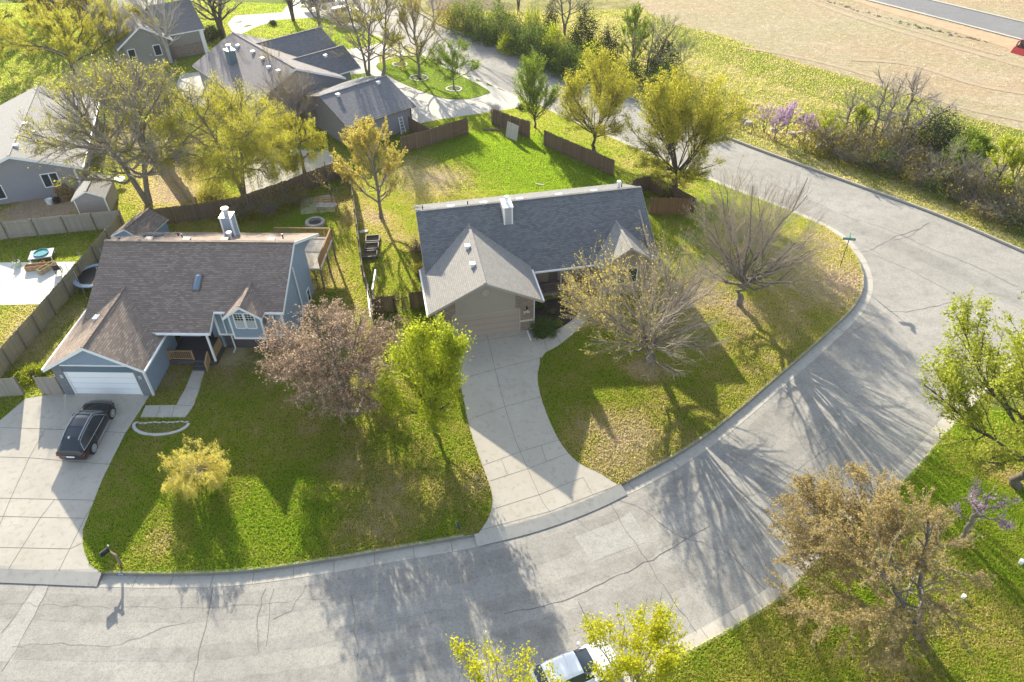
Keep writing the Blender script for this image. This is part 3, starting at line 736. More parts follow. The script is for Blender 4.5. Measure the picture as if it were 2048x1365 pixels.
def railing(parent, a, b, h=.95, mat='deck_wood', step=.14, name='railing', z0=.1, post=True):
    mb = MB(); a = np.array(a, float); b = np.array(b, float); L = np.linalg.norm((b-a)[:2]); d = b-a
    up = np.array([0, 0, 1.0])
    mb.bar(a+up*h, b+up*h, .12, .05); mb.bar(a+up*z0, b+up*z0, .05, .08)
    if post:
        for q in (a, b): mb.bar(q-up*.05, q+up*(h+.03), .1, .1, up=(0, 1, 0))
    n = max(2, int(L/step))
    for k in range(1, n): q = a+d*k/n; mb.bar(q+up*z0, q+up*(h-.03), .045, .045, up=(0, 1, 0))
    return mb.build(name, M[mat], parent)
def chimney(parent, x0, x1, y0, y1, zb, zt, mside, mcap, mtrim=None, flue=.75, fr=.16):
    mb = MB(); mb.box(x0, x1, y0, y1, zb, zt)
    c = mb.build('chimney', M[mside], parent)
    k = MB(); k.box(x0-.05, x1+.05, y0-.05, y1+.05, zt, zt+.07); k.build('chimney_cap', M[mcap], c)
    if mtrim:
        t = MB(); e = .012; w = .1
        for X in (x0, x1):
            for Y in (y0, y1): t.box(X-(e if X == x0 else w), X+(w if X == x0 else e), Y-(e if Y == y0 else w), Y+(w if Y == y0 else e), zb+.002, zt-.003)
        t.build_each('corner_trim', M[mtrim], c)
    f = MB(); cx, cy = (x0+x1)/2, (y0+y1)/2
    f.tube([(cx, cy, zt+.05), (cx, cy, zt+flue)], fr, 14); f.tube([(cx, cy, zt+flue-.06), (cx, cy, zt+flue+.12)], fr*1.45, 14)
    f.build('flue', M['metal'] if mcap == 'metal' else M[mcap], c)
    return c

# ---- blue house with white trim on the left
o3 = G(307.5, 791.4)
LH = empty('house', (o3[0], o3[1], 0), math.radians(-2.4), 'blue house with brown shingle roof, white garage door and small front gable', 'house')
mb = MB()
# garage walls
wallpoly(mb, [(-.03, 0, -.3), (-.03, 5.0, -.3), (-.03, 5.0, 2.72), (-.03, 0, 2.72)], .15)
wallpoly(mb, [(-6.23, 6.9, -.3), (-6.23, 0, -.3), (-6.23, 0, 2.72), (-6.23, 6.9, 2.72)], .15)
wallpoly(mb, [(-6.2, 0.02, 2.85), (-.06, 0.02, 2.85), (-3.13, 0.02, 4.58)], .15)
# porch back wall, step wall, main front wall, end walls, rear wall
wallpoly(mb, [(-.18, 5.9, 0), (3.5, 5.9, 0), (3.5, 5.9, 3.9), (-.18, 5.9, 3.9)], .15)
wallpoly(mb, [(3.5, 5.88, .3), (3.5, 4.92, .3), (3.5, 4.92, 3.85), (3.5, 5.88, 4.3)], .15)
wallpoly(mb, [(3.5, 4.9, 1.55), (8.5, 4.9, 1.55), (8.5, 4.9, 3.95), (3.5, 4.9, 3.95)], .15)
wallpoly(mb, [(8.5, 4.92, -.6), (8.5, 12.4, -.6), (8.5, 12.4, 4.1), (8.5, 14.9, 3.8), (8.5, 9.75, 6.36), (8.5, 4.92, 3.95)], .15)
wallpoly(mb, [(-5.2, 12.4, 0), (-5.2, 5.9, 0), (-5.2, 5.9, 4.4), (-5.2, 9.75, 6.36), (-5.2, 12.4, 5.0)], .15)
wallpoly(mb, [(8.3, 12.4, -.6), (-5.1, 12.4, -.6), (-5.1, 12.4, 5.0), (8.3, 12.4, 5.0)], .15)
# bay
wallpoly(mb, [(4.95, 4.25, 1.8), (7.2, 4.25, 1.8), (7.2, 4.25, 4.05), (6.08, 4.25, 4.85), (4.95, 4.25, 4.05)], .12)
wallpoly(mb, [(7.2, 4.27, 1.8), (7.2, 4.88, 1.8), (7.2, 4.88, 4.05), (7.2, 4.27, 4.05)], .1); wallpoly(mb, [(4.95, 4.88, 1.8), (4.95, 4.27, 1.8), (4.95, 4.27, 4.05), (4.95, 4.88, 4.05)], .1)
mb.poly([(4.96, 4.3, 1.8), (4.96, 4.9, 1.8), (7.19, 4.9, 1.8), (7.19, 4.3, 1.8)])
mb.build('wall', M['side_blue'], LH)
mb = MB()      # dark slate band above garage door, foundation wall, soffit under
mb.box(-5.6, -.68, -.02, .13, 2.2, 2.8)
mb.build('header_panel', M['side_slate'], LH)
mb = MB(); mb.box(3.4, 8.45, 5.2, 5.35, -.3, 1.56); mb.box(3.4, 8.45, 4.92, 5.35, 1.50, 1.555)
mb.box(-.1, 3.6, 5.9, 5.98, 0, .1)
mb.build('foundation', M['foundation'], LH)
mb = MB(); mb.box(-6.28, -5.6, -.07, .1, -.4, 2.82); mb.box(-.68, .0, -.07, .1, -.4, 2.82); mb.build_each('brick_pier', M['brick_grey'], LH)
mb = MB(); mb.box(-5.52, -.76, .06, .12, -.35, 2.17)
gd = mb.build('garage_door', M['door_white'], LH)
mb = MB(); mb.box(-5.6, -5.5, -.03, .1, -.35, 2.2); mb.box(-.78, -.68, -.03, .1, -.35, 2.2); mb.box(-5.5, -.78, -.03, .1, 2.13, 2.2); mb.build_each('garage_door_frame', M['trim_white'], LH)
# trim
mb = MB()
mb.box(-.01, .06, -.1, .12, -.4, 2.75); mb.box(-5.6, -.66, -.09, .0, 2.8, 2.9)
mb.prism([(3.46, 4.86, 1.5), (3.62, 4.86, 1.5), (3.62, 4.86, 3.85), (3.46, 4.86, 3.85)], (0, .05, 0)); mb.box(8.42, 8.56, 4.85, 5.0, .9, 3.88)
mb.box(3.5, 4.94, 4.85, 4.93, 1.5, 1.66); mb.box(7.21, 8.42, 4.85, 4.93, 1.5, 1.66); mb.box(4.88, 7.27, 4.19, 4.3, 1.72, 1.88)
mb.box(4.88, 5.0, 4.2, 4.32, 1.88, 4.02); mb.box(7.15, 7.27, 4.2, 4.32, 1.88, 4.02)
mb.build_each('trim', M['trim_white'], LH)
# roofs
mb = MB()
pl = lambda y: 3.93+.5*(y-4.6)
mb.slab([(-5.5, 9.75, 6.505), (-5.5, 3.1, pl(3.1)), (3.8, 3.1, pl(3.1)), (3.8, 4.6, pl(4.6)), (8.8, 4.6, pl(4.6)), (8.8, 9.75, 6.505)][::1], .16, 0, 1)
mb.slab([(8.8, 9.75, 6.51), (8.8, 15.5, 3.63), (-5.5, 15.5, 3.63), (-5.5, 9.75, 6.51)], .16, 0, 1)
mb.bar((-5.5, 9.75, 6.54), (8.8, 9.75, 6.54), .26, .05, 0)
LR = mb.build('roof', [M['roof_brown'], M['trim_white']], LH)
for p in LR.data.polygons: pass
mb = MB()
gp = lambda x: 4.76-.58*abs(x+3.13)
def gable(mb, xr, half, zr, s, y0, y1l, y1r, yr, t=.15, m=0, ms=1):
    mb.slab([(xr, y0, zr), (xr, yr, zr), (xr+half, y1r, zr-s*half), (xr+half, y0, zr-s*half)], t, m, ms)
    mb.slab([(xr, yr, zr+.004), (xr, y0, zr+.004), (xr-half, y0, zr-s*half), (xr-half, y1l, zr-s*half)], t, m, ms)
    mb.bar((xr, y0, zr+.02), (xr, yr, zr+.02), .22, .04, m)
gable(mb, -3.13, 3.5, 4.76, .58, -.4, 7.2, 3.6, 6.5)
mb.slab([(-6.63, 7.2, 2.735), (-6.63, 8.6, 2.735), (-5.3, 8.6, 3.5), (-5.3, 7.2, 3.5)], .15, 0, 1)
GRF = mb.build('garage_roof', [M['roof_brown'], M['trim_white']], LH)
mb = MB(); gable(mb, 6.08, 1.42, 4.98, .72, 3.85, 4.7, 4.7, 6.9, .12)
mb.build('gable_roof', [M['roof_brown'], M['trim_white']], LH)
mb = MB()       # fascia on the rakes
def rake(mb, xr, half, zr, s, y, h=.22, t=.03):
    for sg in (-1, 1): mb.prism([(xr, y, zr-.02), (xr+sg*(half+.02), y, zr-s*(half+.02)-.02), (xr+sg*(half+.02), y, zr-s*(half+.02)-h), (xr, y, zr-h)], (0, -t, 0))
rake(mb, -3.13, 3.5, 4.75, .58, -.402); rake(mb, 6.08, 1.42, 4.97, .72, 3.848, .2)
for y0, z0, y1, z1 in ((4.55, 3.9, 9.75, 6.5), (15.5, 3.62, 9.75, 6.5)): mb.prism([(8.802, y0, z0), (8.802, y1, z1), (8.802, y1, z1-.24), (8.802, y0, z0-.24)], (.03, 0, 0))
mb.prism([(3.802, 3.1, 3.17), (3.802, 4.6, 3.92), (3.802, 4.6, 3.7), (3.802, 3.1, 2.95)], (.03, 0, 0))
mb.build_each('fascia', M['trim_white'], LH)
gutter(LH, (-.05, 3.03, 3.1), (3.82, 3.03, 3.1)); gutter(LH, (3.8, 4.54, 3.86), (4.6, 4.54, 3.86)); gutter(LH, (7.5, 4.54, 3.86), (8.85, 4.54, 3.86)); gutter(LH, (.42, -.4, 2.68), (.42, 3.5, 2.68)); gutter(LH, (-6.68, -.4, 2.68), (-6.68, 8.6, 2.68))
downspout(LH, [(4.1, 4.6, 3.8), (4.15, 4.8, 3.5), (4.15, 4.8, 1.7), (4.25, 5.1, 1.3), (4.25, 5.1, .05), (4.25, 4.6, .02)])
downspout(LH, [(8.62, 8.75, 4.9), (8.62, 8.9, 1.2), (8.62, 8.5, .5), (8.62, 8.3, .02)])
downspout(LH, [(7.9, 4.7, 3.8), (7.9, 4.83, 3.6), (7.9, 4.83, 1.6), (7.9, 5.12, 1.3), (7.9, 5.12, .05)])
wm = [M['trim_white'], M['glass']]
for cx in (5.65, 6.45):
    w, h = .62, 1.3
    gr = [((-.31, 0), (.31, 0))]+[((x, 0.02), (x, .64)) for x in (-.1, .1)]+[((-.31, y), (.31, y)) for y in (.22, .43)]
    gr[0] = ((-.31, .0), (.31, .0))
    f = window(LH, (cx, 4.25, 3.42), (1, 0, 0), w, h, wm, 1, gr, .08, nrm=(0, -1, 0))
    q = MB(); q.poly([(cx-.3, 4.228, 2.8), (cx+.3, 4.228, 2.8), (cx+.3, 4.228, 3.38), (cx-.3, 4.228, 3.38)]); q.build('curtain', M['curtain'], f)
window(LH, (8.5, 10.95, .65), (0, 1, 0), .6, 1.1, wm, 1, [((-.3, 0), (.3, 0))], nrm=(1, 0, 0))
mb = MB(); mb.box(1.5, 2.45, 5.83, 5.9, .45, 2.5); mb.build('front_door', M['black_plastic'], LH)
window(LH, (.6, 5.9, 1.9), (1, 0, 0), 1.0, 1.2, wm, 1, None, nrm=(0, -1, 0))
# porch: floor, steps, railings
mb = MB(); mb.box(.0, 3.45, 3.2, 5.85, -.2, .45); mb.box(1.9, 2.95, 2.86, 3.2, -.2, .3); mb.box(1.9, 2.95, 2.55, 2.86, -.2, .15)
mb.build('porch_floor', M['foundation'], LH)
railing(LH, (.1, 3.3, .45), (1.85, 3.3, .45), .85); railing(LH, (3.4, 4.85, .45), (3.4, 3.3, .45), .85); railing(LH, (3.05, 3.25, .42), (3.05, 2.45, .02), .85)
mb = MB(); mb.bar((3.45, 3.25, .4), (3.45, 3.25, 3.1), .13, .13, up=(0, 1, 0)); mb.build_each('porch_post', M['trim_white'], LH)
chimney(LH, 2.1, 2.98, 13.0, 13.9, 4.2, 6.5, 'side_blue', 'metal', 'trim_white', .55, .2)
# skylight, vents
mb = MB(); mb.slab([(1.95, 6.0, pl(6.0)+.14), (2.5, 6.0, pl(6.0)+.14), (2.5, 7.2, pl(7.2)+.14), (1.95, 7.2, pl(7.2)+.14)], .2)
sk = mb.build('skylight', M['trim_dark'], LH)
mb = MB(); n = 8
for i in range(n):
    for j in range(n):
        f = lambda a, b: (2.0+.45*a/n, 6.06+1.08*b/n, pl(6.06+1.08*b/n)+.145+.13*math.sin(math.pi*a/n)**.6*math.sin(math.pi*b/n)**.6)
        mb.poly([f(i, j), f(i+1, j), f(i+1, j+1), f(i, j+1)], 0, True)
mb.build('dome', M['sky_dome'], sk)
rp = lambda y: 6.51-.5*(y-9.75)
for x in (-5.0, -2.4, .45, 3.35, 6.9): vent_box(LH, (x, 10.35, rp(10.35)+.04), (.5, .35, .14), 'trim_dark')
pipe(LH, (-.2, 11.0, rp(11)), .45, .05); pipe(LH, (7.2, 11.9, rp(11.9)), .4, .05); pipe(LH, (-1.6, 13, rp(13)), .3, .05); pipe(LH, (3.7, 10.6, rp(10.6)), .55, .13, 'metal', True)
mb = MB(); mb.slab([(-4.0, 12.2, rp(12.2)+.14), (-2.9, 12.2, rp(12.2)+.14), (-2.9, 13.3, rp(13.3)+.14), (-4.0, 13.3, rp(13.3)+.14)], .18); mb.build('skylight', M['sky_dome'], LH)
vent_box(LH, (-4.0, 3.3, gp(-4.0)+.02), (.3, .42, .14), 'trim_white')
# raised deck behind
mb = MB(); mb.box(4.5, 9.4, 12.6, 17.2, 1.95, 2.12)
DK = mb.build('deck', M['deck_pale'], LH)
mb = MB()
for x, y in ((9.3, 12.7), (9.3, 15), (9.3, 17.1), (7, 17.1), (4.6, 17.1)): mb.bar((x, y, -.8), (x, y, 2.0), .14, .14, up=(0, 1, 0))
mb.build_each('deck_post', M['wood_post'], DK)
railing(DK, (9.35, 12.65, 2.12), (9.35, 17.15, 2.12), .95); railing(DK, (9.35, 17.15, 2.12), (4.55, 17.15, 2.12), .95)
mb = MB(); mb.box(-5.95, -5.75, -.09, -.05, 1.65, 1.95); mb.build('wall_lamp', M['metal'], LH)
mb = MB(); mb.box(-.45, -.25, -.09, -.05, 1.65, 1.95); mb.build('wall_lamp', M['metal'], LH)

# ---- taupe brick house in the middle
o4 = G(879, 684)
RH = empty('house', (o4[0], o4[1], 0), math.radians(10.3), 'taupe house with brick garage piers, slate grey main roof and paler garage roof', 'house')
mb = MB()
wallpoly(mb, [(1.12, .02, 2.16), (1.5, .02, 2.16), (5.85, .02, 2.16), (6.2, .02, 2.16), (6.2, .02, 3.55), (3.65, .02, 4.9), (1.12, .02, 3.55)], .15)
wallpoly(mb, [(0.02, 5.2, -.3), (.02, .2, -.3), (.02, .2, 2.9), (.02, 5.2, 2.9)], .15)
wallpoly(mb, [(7.23, .2, -.3), (7.23, 5.6, -.3), (7.23, 5.6, 2.9), (7.23, .2, 2.9)], .15)
wallpoly(mb, [(7.2, 5.6, 0), (13.4, 5.6, 0), (13.4, 5.6, 3.0), (7.2, 5.6, 3.0)], .15)
wallpoly(mb, [(13.4, 5.6, 0), (13.4, 3.1, 0), (13.4, 3.1, 3.0), (13.4, 5.6, 3.0)], .15)
wallpoly(mb, [(13.4, 3.1, 0), (17.8, 3.1, 0), (17.8, 3.1, 3.0), (15.6, 3.1, 4.4), (13.4, 3.1, 3.0)], .15)
wallpoly(mb, [(17.8, 3.1, 0), (17.8, 14.6, 0), (17.8, 14.6, 3.1), (17.8, 9.2, 5.85), (17.8, 3.1, 2.7)], .15)
wallpoly(mb, [(.2, 14.6, 0), (.2, 5.2, 0), (.2, 5.2, 3.4), (.2, 9.2, 5.85), (.2, 14.6, 3.1)], .15)
wallpoly(mb, [(17.6, 14.6, 0), (.3, 14.6, 0), (.3, 14.6, 3.1), (17.6, 14.6, 3.1)], .15)
mb.build('wall', M['side_taupe'], RH)
mb = MB()
wallpoly(mb, [(0, 0, -.35), (1.05, 0, -.35), (1.05, 0, 2.3), (1.4, 0, 2.5), (1.4, 0, 3.6), (0, 0, 2.92)], .2)
wallpoly(mb, [(6.25, 0, -.35), (7.25, 0, -.35), (7.25, 0, 2.92), (5.9, 0, 3.6), (5.9, 0, 2.3), (6.25, 0, 2.3)], .2)
mb.build_each('brick_pier', M['brick'], RH)
mb = MB(); mb.box(-.02, 1.07, -.05, .03, .92, 1.06); mb.box(6.24, 7.27, -.05, .03, .92, 1.06); mb.build_each('stone_band', M['limestone'], RH)
mb = MB(); mb.box(1.14, 6.18, .06, .13, -.3, 2.12); mb.build('garage_door', M['door_taupe'], RH)
mb = MB(); mb.box(1.06, 1.16, -.02, .16, -.3, 2.2); mb.box(6.16, 6.26, -.02, .16, -.3, 2.2); mb.box(1.16, 6.16, -.0, .14, 2.1, 2.2); mb.box(-.06, .0, -.03, .14, -.3, 2.86); mb.box(7.25, 7.31, -.03, .14, -.3, 2.86)
mb.build_each('trim', M['trim_taupe'], RH)
for x in (.52, 6.75):
    mb = MB(); mb.lathe((x, -.13, 2.12), [(0, .34), (.03, .3), (.09, .2), (.075, .18), (.065, -.02), (.03, -.06), (0, -.1)], 8); mb.bar((x, -.13, 2.24), (x, 0, 2.24), .05, .05)
    lp = mb.build('wall_lamp', M['black_metal'], RH)
    mb = MB(); mb.lathe((x, -.2, 2.07), [(0, .06), (.03, .03), (.03, -.03), (0, -.06)], 8); mb.build('lamp_glass', M['white_paint'], lp)
def text_mesh(name, s, size, mat, parent, loc, rot, ext=.008):
    cu = bpy.data.curves.new(name, 'FONT'); cu.body = s; cu.size = size; cu.extrude = ext; cu.align_x = 'CENTER'; cu.align_y = 'CENTER'; cu.resolution_u = 2
    t = bpy.data.objects.new('tmp', cu); COL.objects.link(t)
    dg = bpy.context.evaluated_depsgraph_get(); me = bpy.data.meshes.new_from_object(t.evaluated_get(dg))
    bpy.data.objects.remove(t); me.materials.clear(); me.materials.append(mat)
    o = bpy.data.objects.new(name, me); COL.objects.link(o); o.parent = parent; o.location = loc; o.rotation_euler = rot; return o
text_mesh('house_number', '2722', .24, M['white_paint'], RH, (6.75, -.012, 1.78), (math.pi/2, 0, 0))
mb = MB()
for k in range(24):
    a, b = 2*math.pi*k/24, 2*math.pi*(k+1)/24
    mb.poly([(3.65+.3*math.cos(a), -.02, 4.05+.3*math.sin(a)), (3.65+.3*math.cos(b), -.02, 4.05+.3*math.sin(b)), (3.65+.22*math.cos(b), -.05, 4.05+.22*math.sin(b)), (3.65+.22*math.cos(a), -.05, 4.05+.22*math.sin(a))])
    mb.poly([(3.65, -.02, 4.05), (3.65+.22*math.cos(a), -.045, 4.05+.22*math.sin(a)), (3.65+.22*math.cos(b), -.045, 4.05+.22*math.sin(b))])
mb.build('gable_vent', M['trim_taupe'], RH)
rz = lambda y: 2.7+.61*(y-3.77)
mb = MB()
mb.slab([(-.35, 9.2, rz(9.2)), (-.35, 3.95, rz(3.95)), (7.6, 3.95, rz(3.95)), (7.8, 3.77, 2.7), (18.35, 3.77, 2.7), (18.35, 9.2, rz(9.2))], .15, 0, 1)
mb.slab([(18.35, 9.2, rz(9.2)+.004), (18.7, 15.2, 3.12), (-.3, 15.2, 3.12), (-.35, 9.2, rz(9.2)+.004)], .15, 0, 1)
mb.bar((-.35, 9.2, 6.04), (18.35, 9.2, 6.04), .24, .04)
mb.build('roof', [M['roof_slate'], M['trim_taupe']], RH)
mb = MB()
gable(mb, 3.63, 4.28, 5.17, .515, -.35, 5.55, 4.4, 8.2, .15)
mb.build('garage_roof', [M['roof_tan'], M['trim_taupe']], RH)
mb = MB(); gable(mb, 15.6, 2.45, 4.55, .68, 2.7, 4.4, 4.4, 7.2, .13); mb.build('gable_roof', [M['roof_tan'], M['trim_taupe']], RH)
mb = MB(); rake(mb, 3.63, 4.28, 5.16, .515, -.352, .2); rake(mb, 15.6, 2.45, 4.54, .68, 2.698, .18)
mb.prism([(-.352, 3.95, 2.8), (-.352, 9.2, 6.0), (-.352, 9.2, 5.8), (-.352, 3.95, 2.6)], (-.03, 0, 0)); mb.prism([(18.352, 3.77, 2.69), (18.352, 9.2, 6.0), (18.352, 9.2, 5.8), (18.352, 3.77, 2.5)], (.03, 0, 0))
mb.build_each('fascia', M['trim_taupe'], RH)
gutter(RH, (7.9, 3.7, 2.62), (13.3, 3.7, 2.62), 'trim_white'); gutter(RH, (7.98, -.35, 2.9), (7.98, 3.7, 2.9), 'trim_white'); gutter(RH, (-.7, -.35, 2.9), (-.7, 5.5, 2.9), 'trim_white')
downspout(RH, [(7.4, .1, 2.8), (7.34, .1, 2.6), (7.34, .1, .15), (6.9, -.15, .08)], 'trim_white'); downspout(RH, [(6.75, -.2, .1), (6.8, -1.3, .08)], 'trim_white')
window(RH, (8.7, 5.6, 1.9), (1, 0, 0), 1.4, 1.3, wm, 2, None, .08, nrm=(0, -1, 0)); window(RH, (11.3, 5.6, 1.9), (1, 0, 0), 1.6, 1.3, wm, 2, None, .08, nrm=(0, -1, 0)); window(RH, (15.6, 3.1, 1.7), (1, 0, 0), 1.6, 1.4, wm, 2, None, .08, nrm=(0, -1, 0))
mb = MB(); mb.box(9.75, 10.5, 5.52, 5.6, .2, 2.3); mb.build('front_door', M['trim_dark'], RH)
mb = MB(); mb.box(7.3, 13.35, 3.95, 5.55, -.2, .22); mb.build('porch_floor', M['brick'], RH)
railing(RH, (7.5, 4.1, .22), (11.4, 4.1, .22), .9, 'trim_dark', .13)
mb = MB()
for x in (7.7, 10.4, 13.1): mb.bar((x, 4.05, .2), (x, 4.05, 2.6), .14, .14, up=(0, 1, 0))
mb.build_each('porch_post', M['trim_taupe'], RH)
chimney(RH, 6.45, 7.17, 7.45, 8.85, 4.6, 6.45, 'side_pale', 'trim_white', 'trim_white', .55, .13)
rr = lambda y: 6.0-.48*(y-9.2)
for x in (2.5, 5.2, 8.2, 11.5, 14.5): vent_box(RH, (x, 9.85, rr(9.85)+.03), (.5, .3, .1), 'roof_grey' if False else 'metal')
for x, y in ((.25, 10.4), (3.9, 9.9), (17.3, 11.0)): pipe(RH, (x, y, rr(y)), .38, .045)
pipe(RH, (16.9, 10.6, rr(10.6)), .5, .12, 'trim_white', True)
tp = lambda x: 5.17-.515*abs(x-3.63)
for x, y in ((3.1, 4.85), (3.12, 2.35)): vent_box(RH, (x, y, tp(x)+.02), (.34, .34, .26), 'trim_white')

# ---- grey house at the left edge
o5 = G(168, 385)
GH = empty('house', (o5[0], o5[1], 0), math.radians(17), 'mauve grey house with pale grey roof at the left edge of the picture', 'house')
mb = MB()
wallpoly(mb, [(-9.6, 0, -.2), (0, 0, -.2), (0, 0, 2.85), (-4.8, 0, 4.65), (-9.6, 0, 2.85)], .15); wallpoly(mb, [(0, 0, -.2), (0, 17, -.2), (0, 17, 2.8), (0, 0, 2.8)], .15)
wallpoly(mb, [(0, 17, -.2), (-9.6, 17, -.2), (-9.6, 17, 2.8), (-4.8, 17, 4.6), (0, 17, 2.8)], .15); wallpoly(mb, [(-9.6, 17, -.2), (-9.6, 0, -.2), (-9.6, 0, 2.8), (-9.6, 17, 2.8)], .15)
mb.build('wall', M['side_grey'], GH)
mb = MB(); gable(mb, -4.8, 5.7, 4.95, .37, -.45, 17.4, 17.4, 17.4, .16); mb.build('roof', [M['roof_grey'], M['trim_white']], GH)
mb = MB(); rake(mb, -4.8, 5.7, 4.94, .37, -.452, .26); mb.box(-.1, .05, -.05, .1, -.1, 2.6); mb.build_each('trim', M['trim_white'], GH)
gutter(GH, (.95, -.4, 2.75), (.95, 17.3, 2.75))
window(GH, (-2.36, 0, 1.8), (1, 0, 0), 1.35, 1.35, wm, 2, None, .09, nrm=(0, -1, 0)); window(GH, (-7.5, 0, 1.3), (1, 0, 0), 1.5, 1.35, wm, 2, None, .09, nrm=(0, -1, 0))
gz = lambda x: 4.95-.37*abs(x+4.8)
for x, y in ((-4.5, 1.8), (-4.45, 7.0)): vent_box(GH, (x, y, gz(x)+.02), (.38, .38, .18), 'trim_white')
mb = MB(); mb.tube([(-3.05, 3.7, gz(-3.05)-.1), (-3.05, 3.7, gz(-3.05)+.9)], .1, 10); mb.tube([(-3.05, 3.7, gz(-3.05)+.9), (-3.05, 3.7, gz(-3.05)+1.05)], .16, 10); mb.build('flue', M['metal'], GH)
pipe(GH, (-3.9, 7.6, gz(-3.9)), .35, .05); pipe(GH, (-1.2, 3.4, gz(-1.2)), .35, .05)
mb = MB(); mb.lathe((-.6, 5.0, gz(-.6)+.45), [(0, -.05), (.2, 0), (.32, .1)], 14); mb.tube([(-.6, 5, gz(-.6)), (-.6, 5, gz(-.6)+.42)], .03, 6); mb.build('satellite_dish', M['metal'], GH)

# ---- neighbour's house group behind, frame along 40 degrees
NH = empty('house', (-24.0, 84.7, 0), math.radians(40), 'grey house behind the yellow green trees with mottled gable roof and dark cross gables', 'house')
# local: x along 40deg (NE), y along 130deg (NW). main ridge runs along +y from 0 to 16.5 at x=0
mb = MB()
wallpoly(mb, [(-5.6, .5, -.2), (5.6, .5, -.2), (5.6, .5, 2.9), (0, .5, 5.35), (-5.6, .5, 2.9)], .15)
wallpoly(mb, [(-5.6, 15.8, -.2), (-5.6, .5, -.2), (-5.6, .5, 2.9), (-5.6, 15.8, 2.9)], .15); wallpoly(mb, [(5.6, .5, -.2), (5.6, 15.8, -.2), (5.6, 15.8, 2.9), (5.6, .5, 2.9)], .15)
wallpoly(mb, [(5.6, 15.8, -.2), (-5.6, 15.8, -.2), (-5.6, 15.8, 2.9), (0, 15.8, 5.3), (5.6, 15.8, 2.9)], .15)
mb.box(5.4, 9.0, 4.2, 13.6, -.2, 2.9); mb.build('wall', M['side_grey'], NH)
mb = MB(); gable(mb, 0, 6.05, 5.5, .44, 0, 16.4, 16.4, 16.4, .16); mb.build('roof', [M['roof_mauve'], M['trim_white']], NH)
def cross_gable(par, y, half, zr, s, x0, x1, mat):
    mb = MB()
    mb.slab([(x0, y, zr), (x1, y, zr), (x1, y-half, zr-s*half), (x0+half*.9, y-half, zr-s*half)], .14, 0, 1)
    mb.slab([(x1, y, zr+.004), (x0, y, zr+.004), (x0+half*.9, y+half, zr-s*half), (x1, y+half, zr-s*half)], .14, 0, 1)
    mb.bar((x0, y, zr+.03), (x1, y, zr+.03), .2, .04)
    return mb.build('cross_gable_roof', [M[mat], M['trim_white']], par)
cross_gable(NH, 11.2, 5.6, 5.25, .44, .2, 9.6, 'roof_dark'); cross_gable(NH, 5.4, 3.6, 4.5, .5, 2.2, 9.3, 'roof_dark')
mb = MB(); rake(mb, 0, 6.05, 5.49, .44, -.002, .22); mb.build_each('fascia', M['trim_white'], NH)
chimney(NH, -3.6, -2.7, 9.8, 10.9, 3.6, 5.6, 'side_slate', 'metal', None, .5, .2)
for y, x in ((12.6, -1.2), (9, -.9), (6.3, -1.0), (3.8, -1.5), (1.8, -1.3)): vent_box(NH, (x, y, 5.5-.44*abs(x)+.02), (.35, .35, .2), 'trim_white')
vent_box(NH, (6.2, 4.6, 4.5-.5*.8+.02), (.35, .35, .2), 'trim_white')

NG = empty('garage', (-16.9, 75.3, 0), math.radians(39.5), 'grey garage with plain dark gable roof, white ladder against its wall', 'garage')
mb = MB()
wallpoly(mb, [(0, .25, -.3), (8.0, .25, -.3), (8.0, .25, 2.75), (0, .25, 2.75)], .15); wallpoly(mb, [(8.0, .25, -.3), (8, 10.4, -.3), (8, 10.4, 2.75), (8, 5.35, 4.3), (8, .25, 2.75)], .15)
wallpoly(mb, [(0, 10.4, -.3), (0, .25, -.3), (0, .25, 2.75), (0, 5.35, 4.3), (0, 10.4, 2.75)], .15); wallpoly(mb, [(8, 10.4, -.3), (0, 10.4, -.3), (0, 10.4, 2.75), (8, 10.4, 2.75)], .15)
mb.build('wall', M['side_grey'], NG)
mb = MB()
mb.slab([(-.3, 5.35, 4.45), (-.3, -.2, 2.75), (8.35, -.2, 2.75), (8.35, 5.35, 4.45)], .15, 0, 1); mb.slab([(8.35, 5.35, 4.454), (8.35, 10.9, 2.75), (-.3, 10.9, 2.75), (-.3, 5.35, 4.454)], .15, 0, 1); mb.bar((-.3, 5.35, 4.47), (8.35, 5.35, 4.47), .2, .04)
mb.build('roof', [M['roof_dark'], M['trim_dark']], NG)
gutter(NG, (-.35, -.27, 2.66), (8.4, -.27, 2.66), 'trim_dark'); downspout(NG, [(7.9, .1, 2.6), (7.9, .18, 0)], 'trim_dark')
for x in (1.6, 6.8): vent_box(NG, (x, 4.6, 4.24), (.35, .35, .2), 'trim_white')

# ---- tan house in the top left
FH = empty('house', (-50.3, 99.6, 0), math.radians(30), 'olive grey house with steep pale roof at the top left, two small back windows', 'house')
mb = MB()
wallpoly(mb, [(0, 0, -.3), (5.8, 0, -.3), (5.8, 0, 3.1), (2.9, 0, 5.0), (0, 0, 3.1)], .15); wallpoly(mb, [(5.8, 0, -.3), (5.8, 18, -.3), (5.8, 18, 3.1), (5.8, 0, 3.1)], .15); wallpoly(mb, [(0, 18, -.3), (0, 0, -.3), (0, 0, 3.1), (0, 18, 3.1)], .15)
wallpoly(mb, [(5.8, 1.2, -.3), (10.6, 1.2, -.3), (10.6, 1.2, 3.2), (5.8, 1.2, 3.2)], .15); wallpoly(mb, [(10.6, 1.2, -.3), (10.6, 9, -.3), (10.6, 9, 3.2), (10.6, 1.2, 3.2)], .15); wallpoly(mb, [(5.8, 18, -.3), (0, 18, -.3), (0, 18, 3.1), (2.9, 18, 5.0), (5.8, 18, 3.1)], .15)
mb.build('wall', M['side_olive'], FH)
mb = MB(); mb.box(6.2, 10.65, 1.1, 1.2, .1, 1.6); mb.build('brick_band', M['brick'], FH)
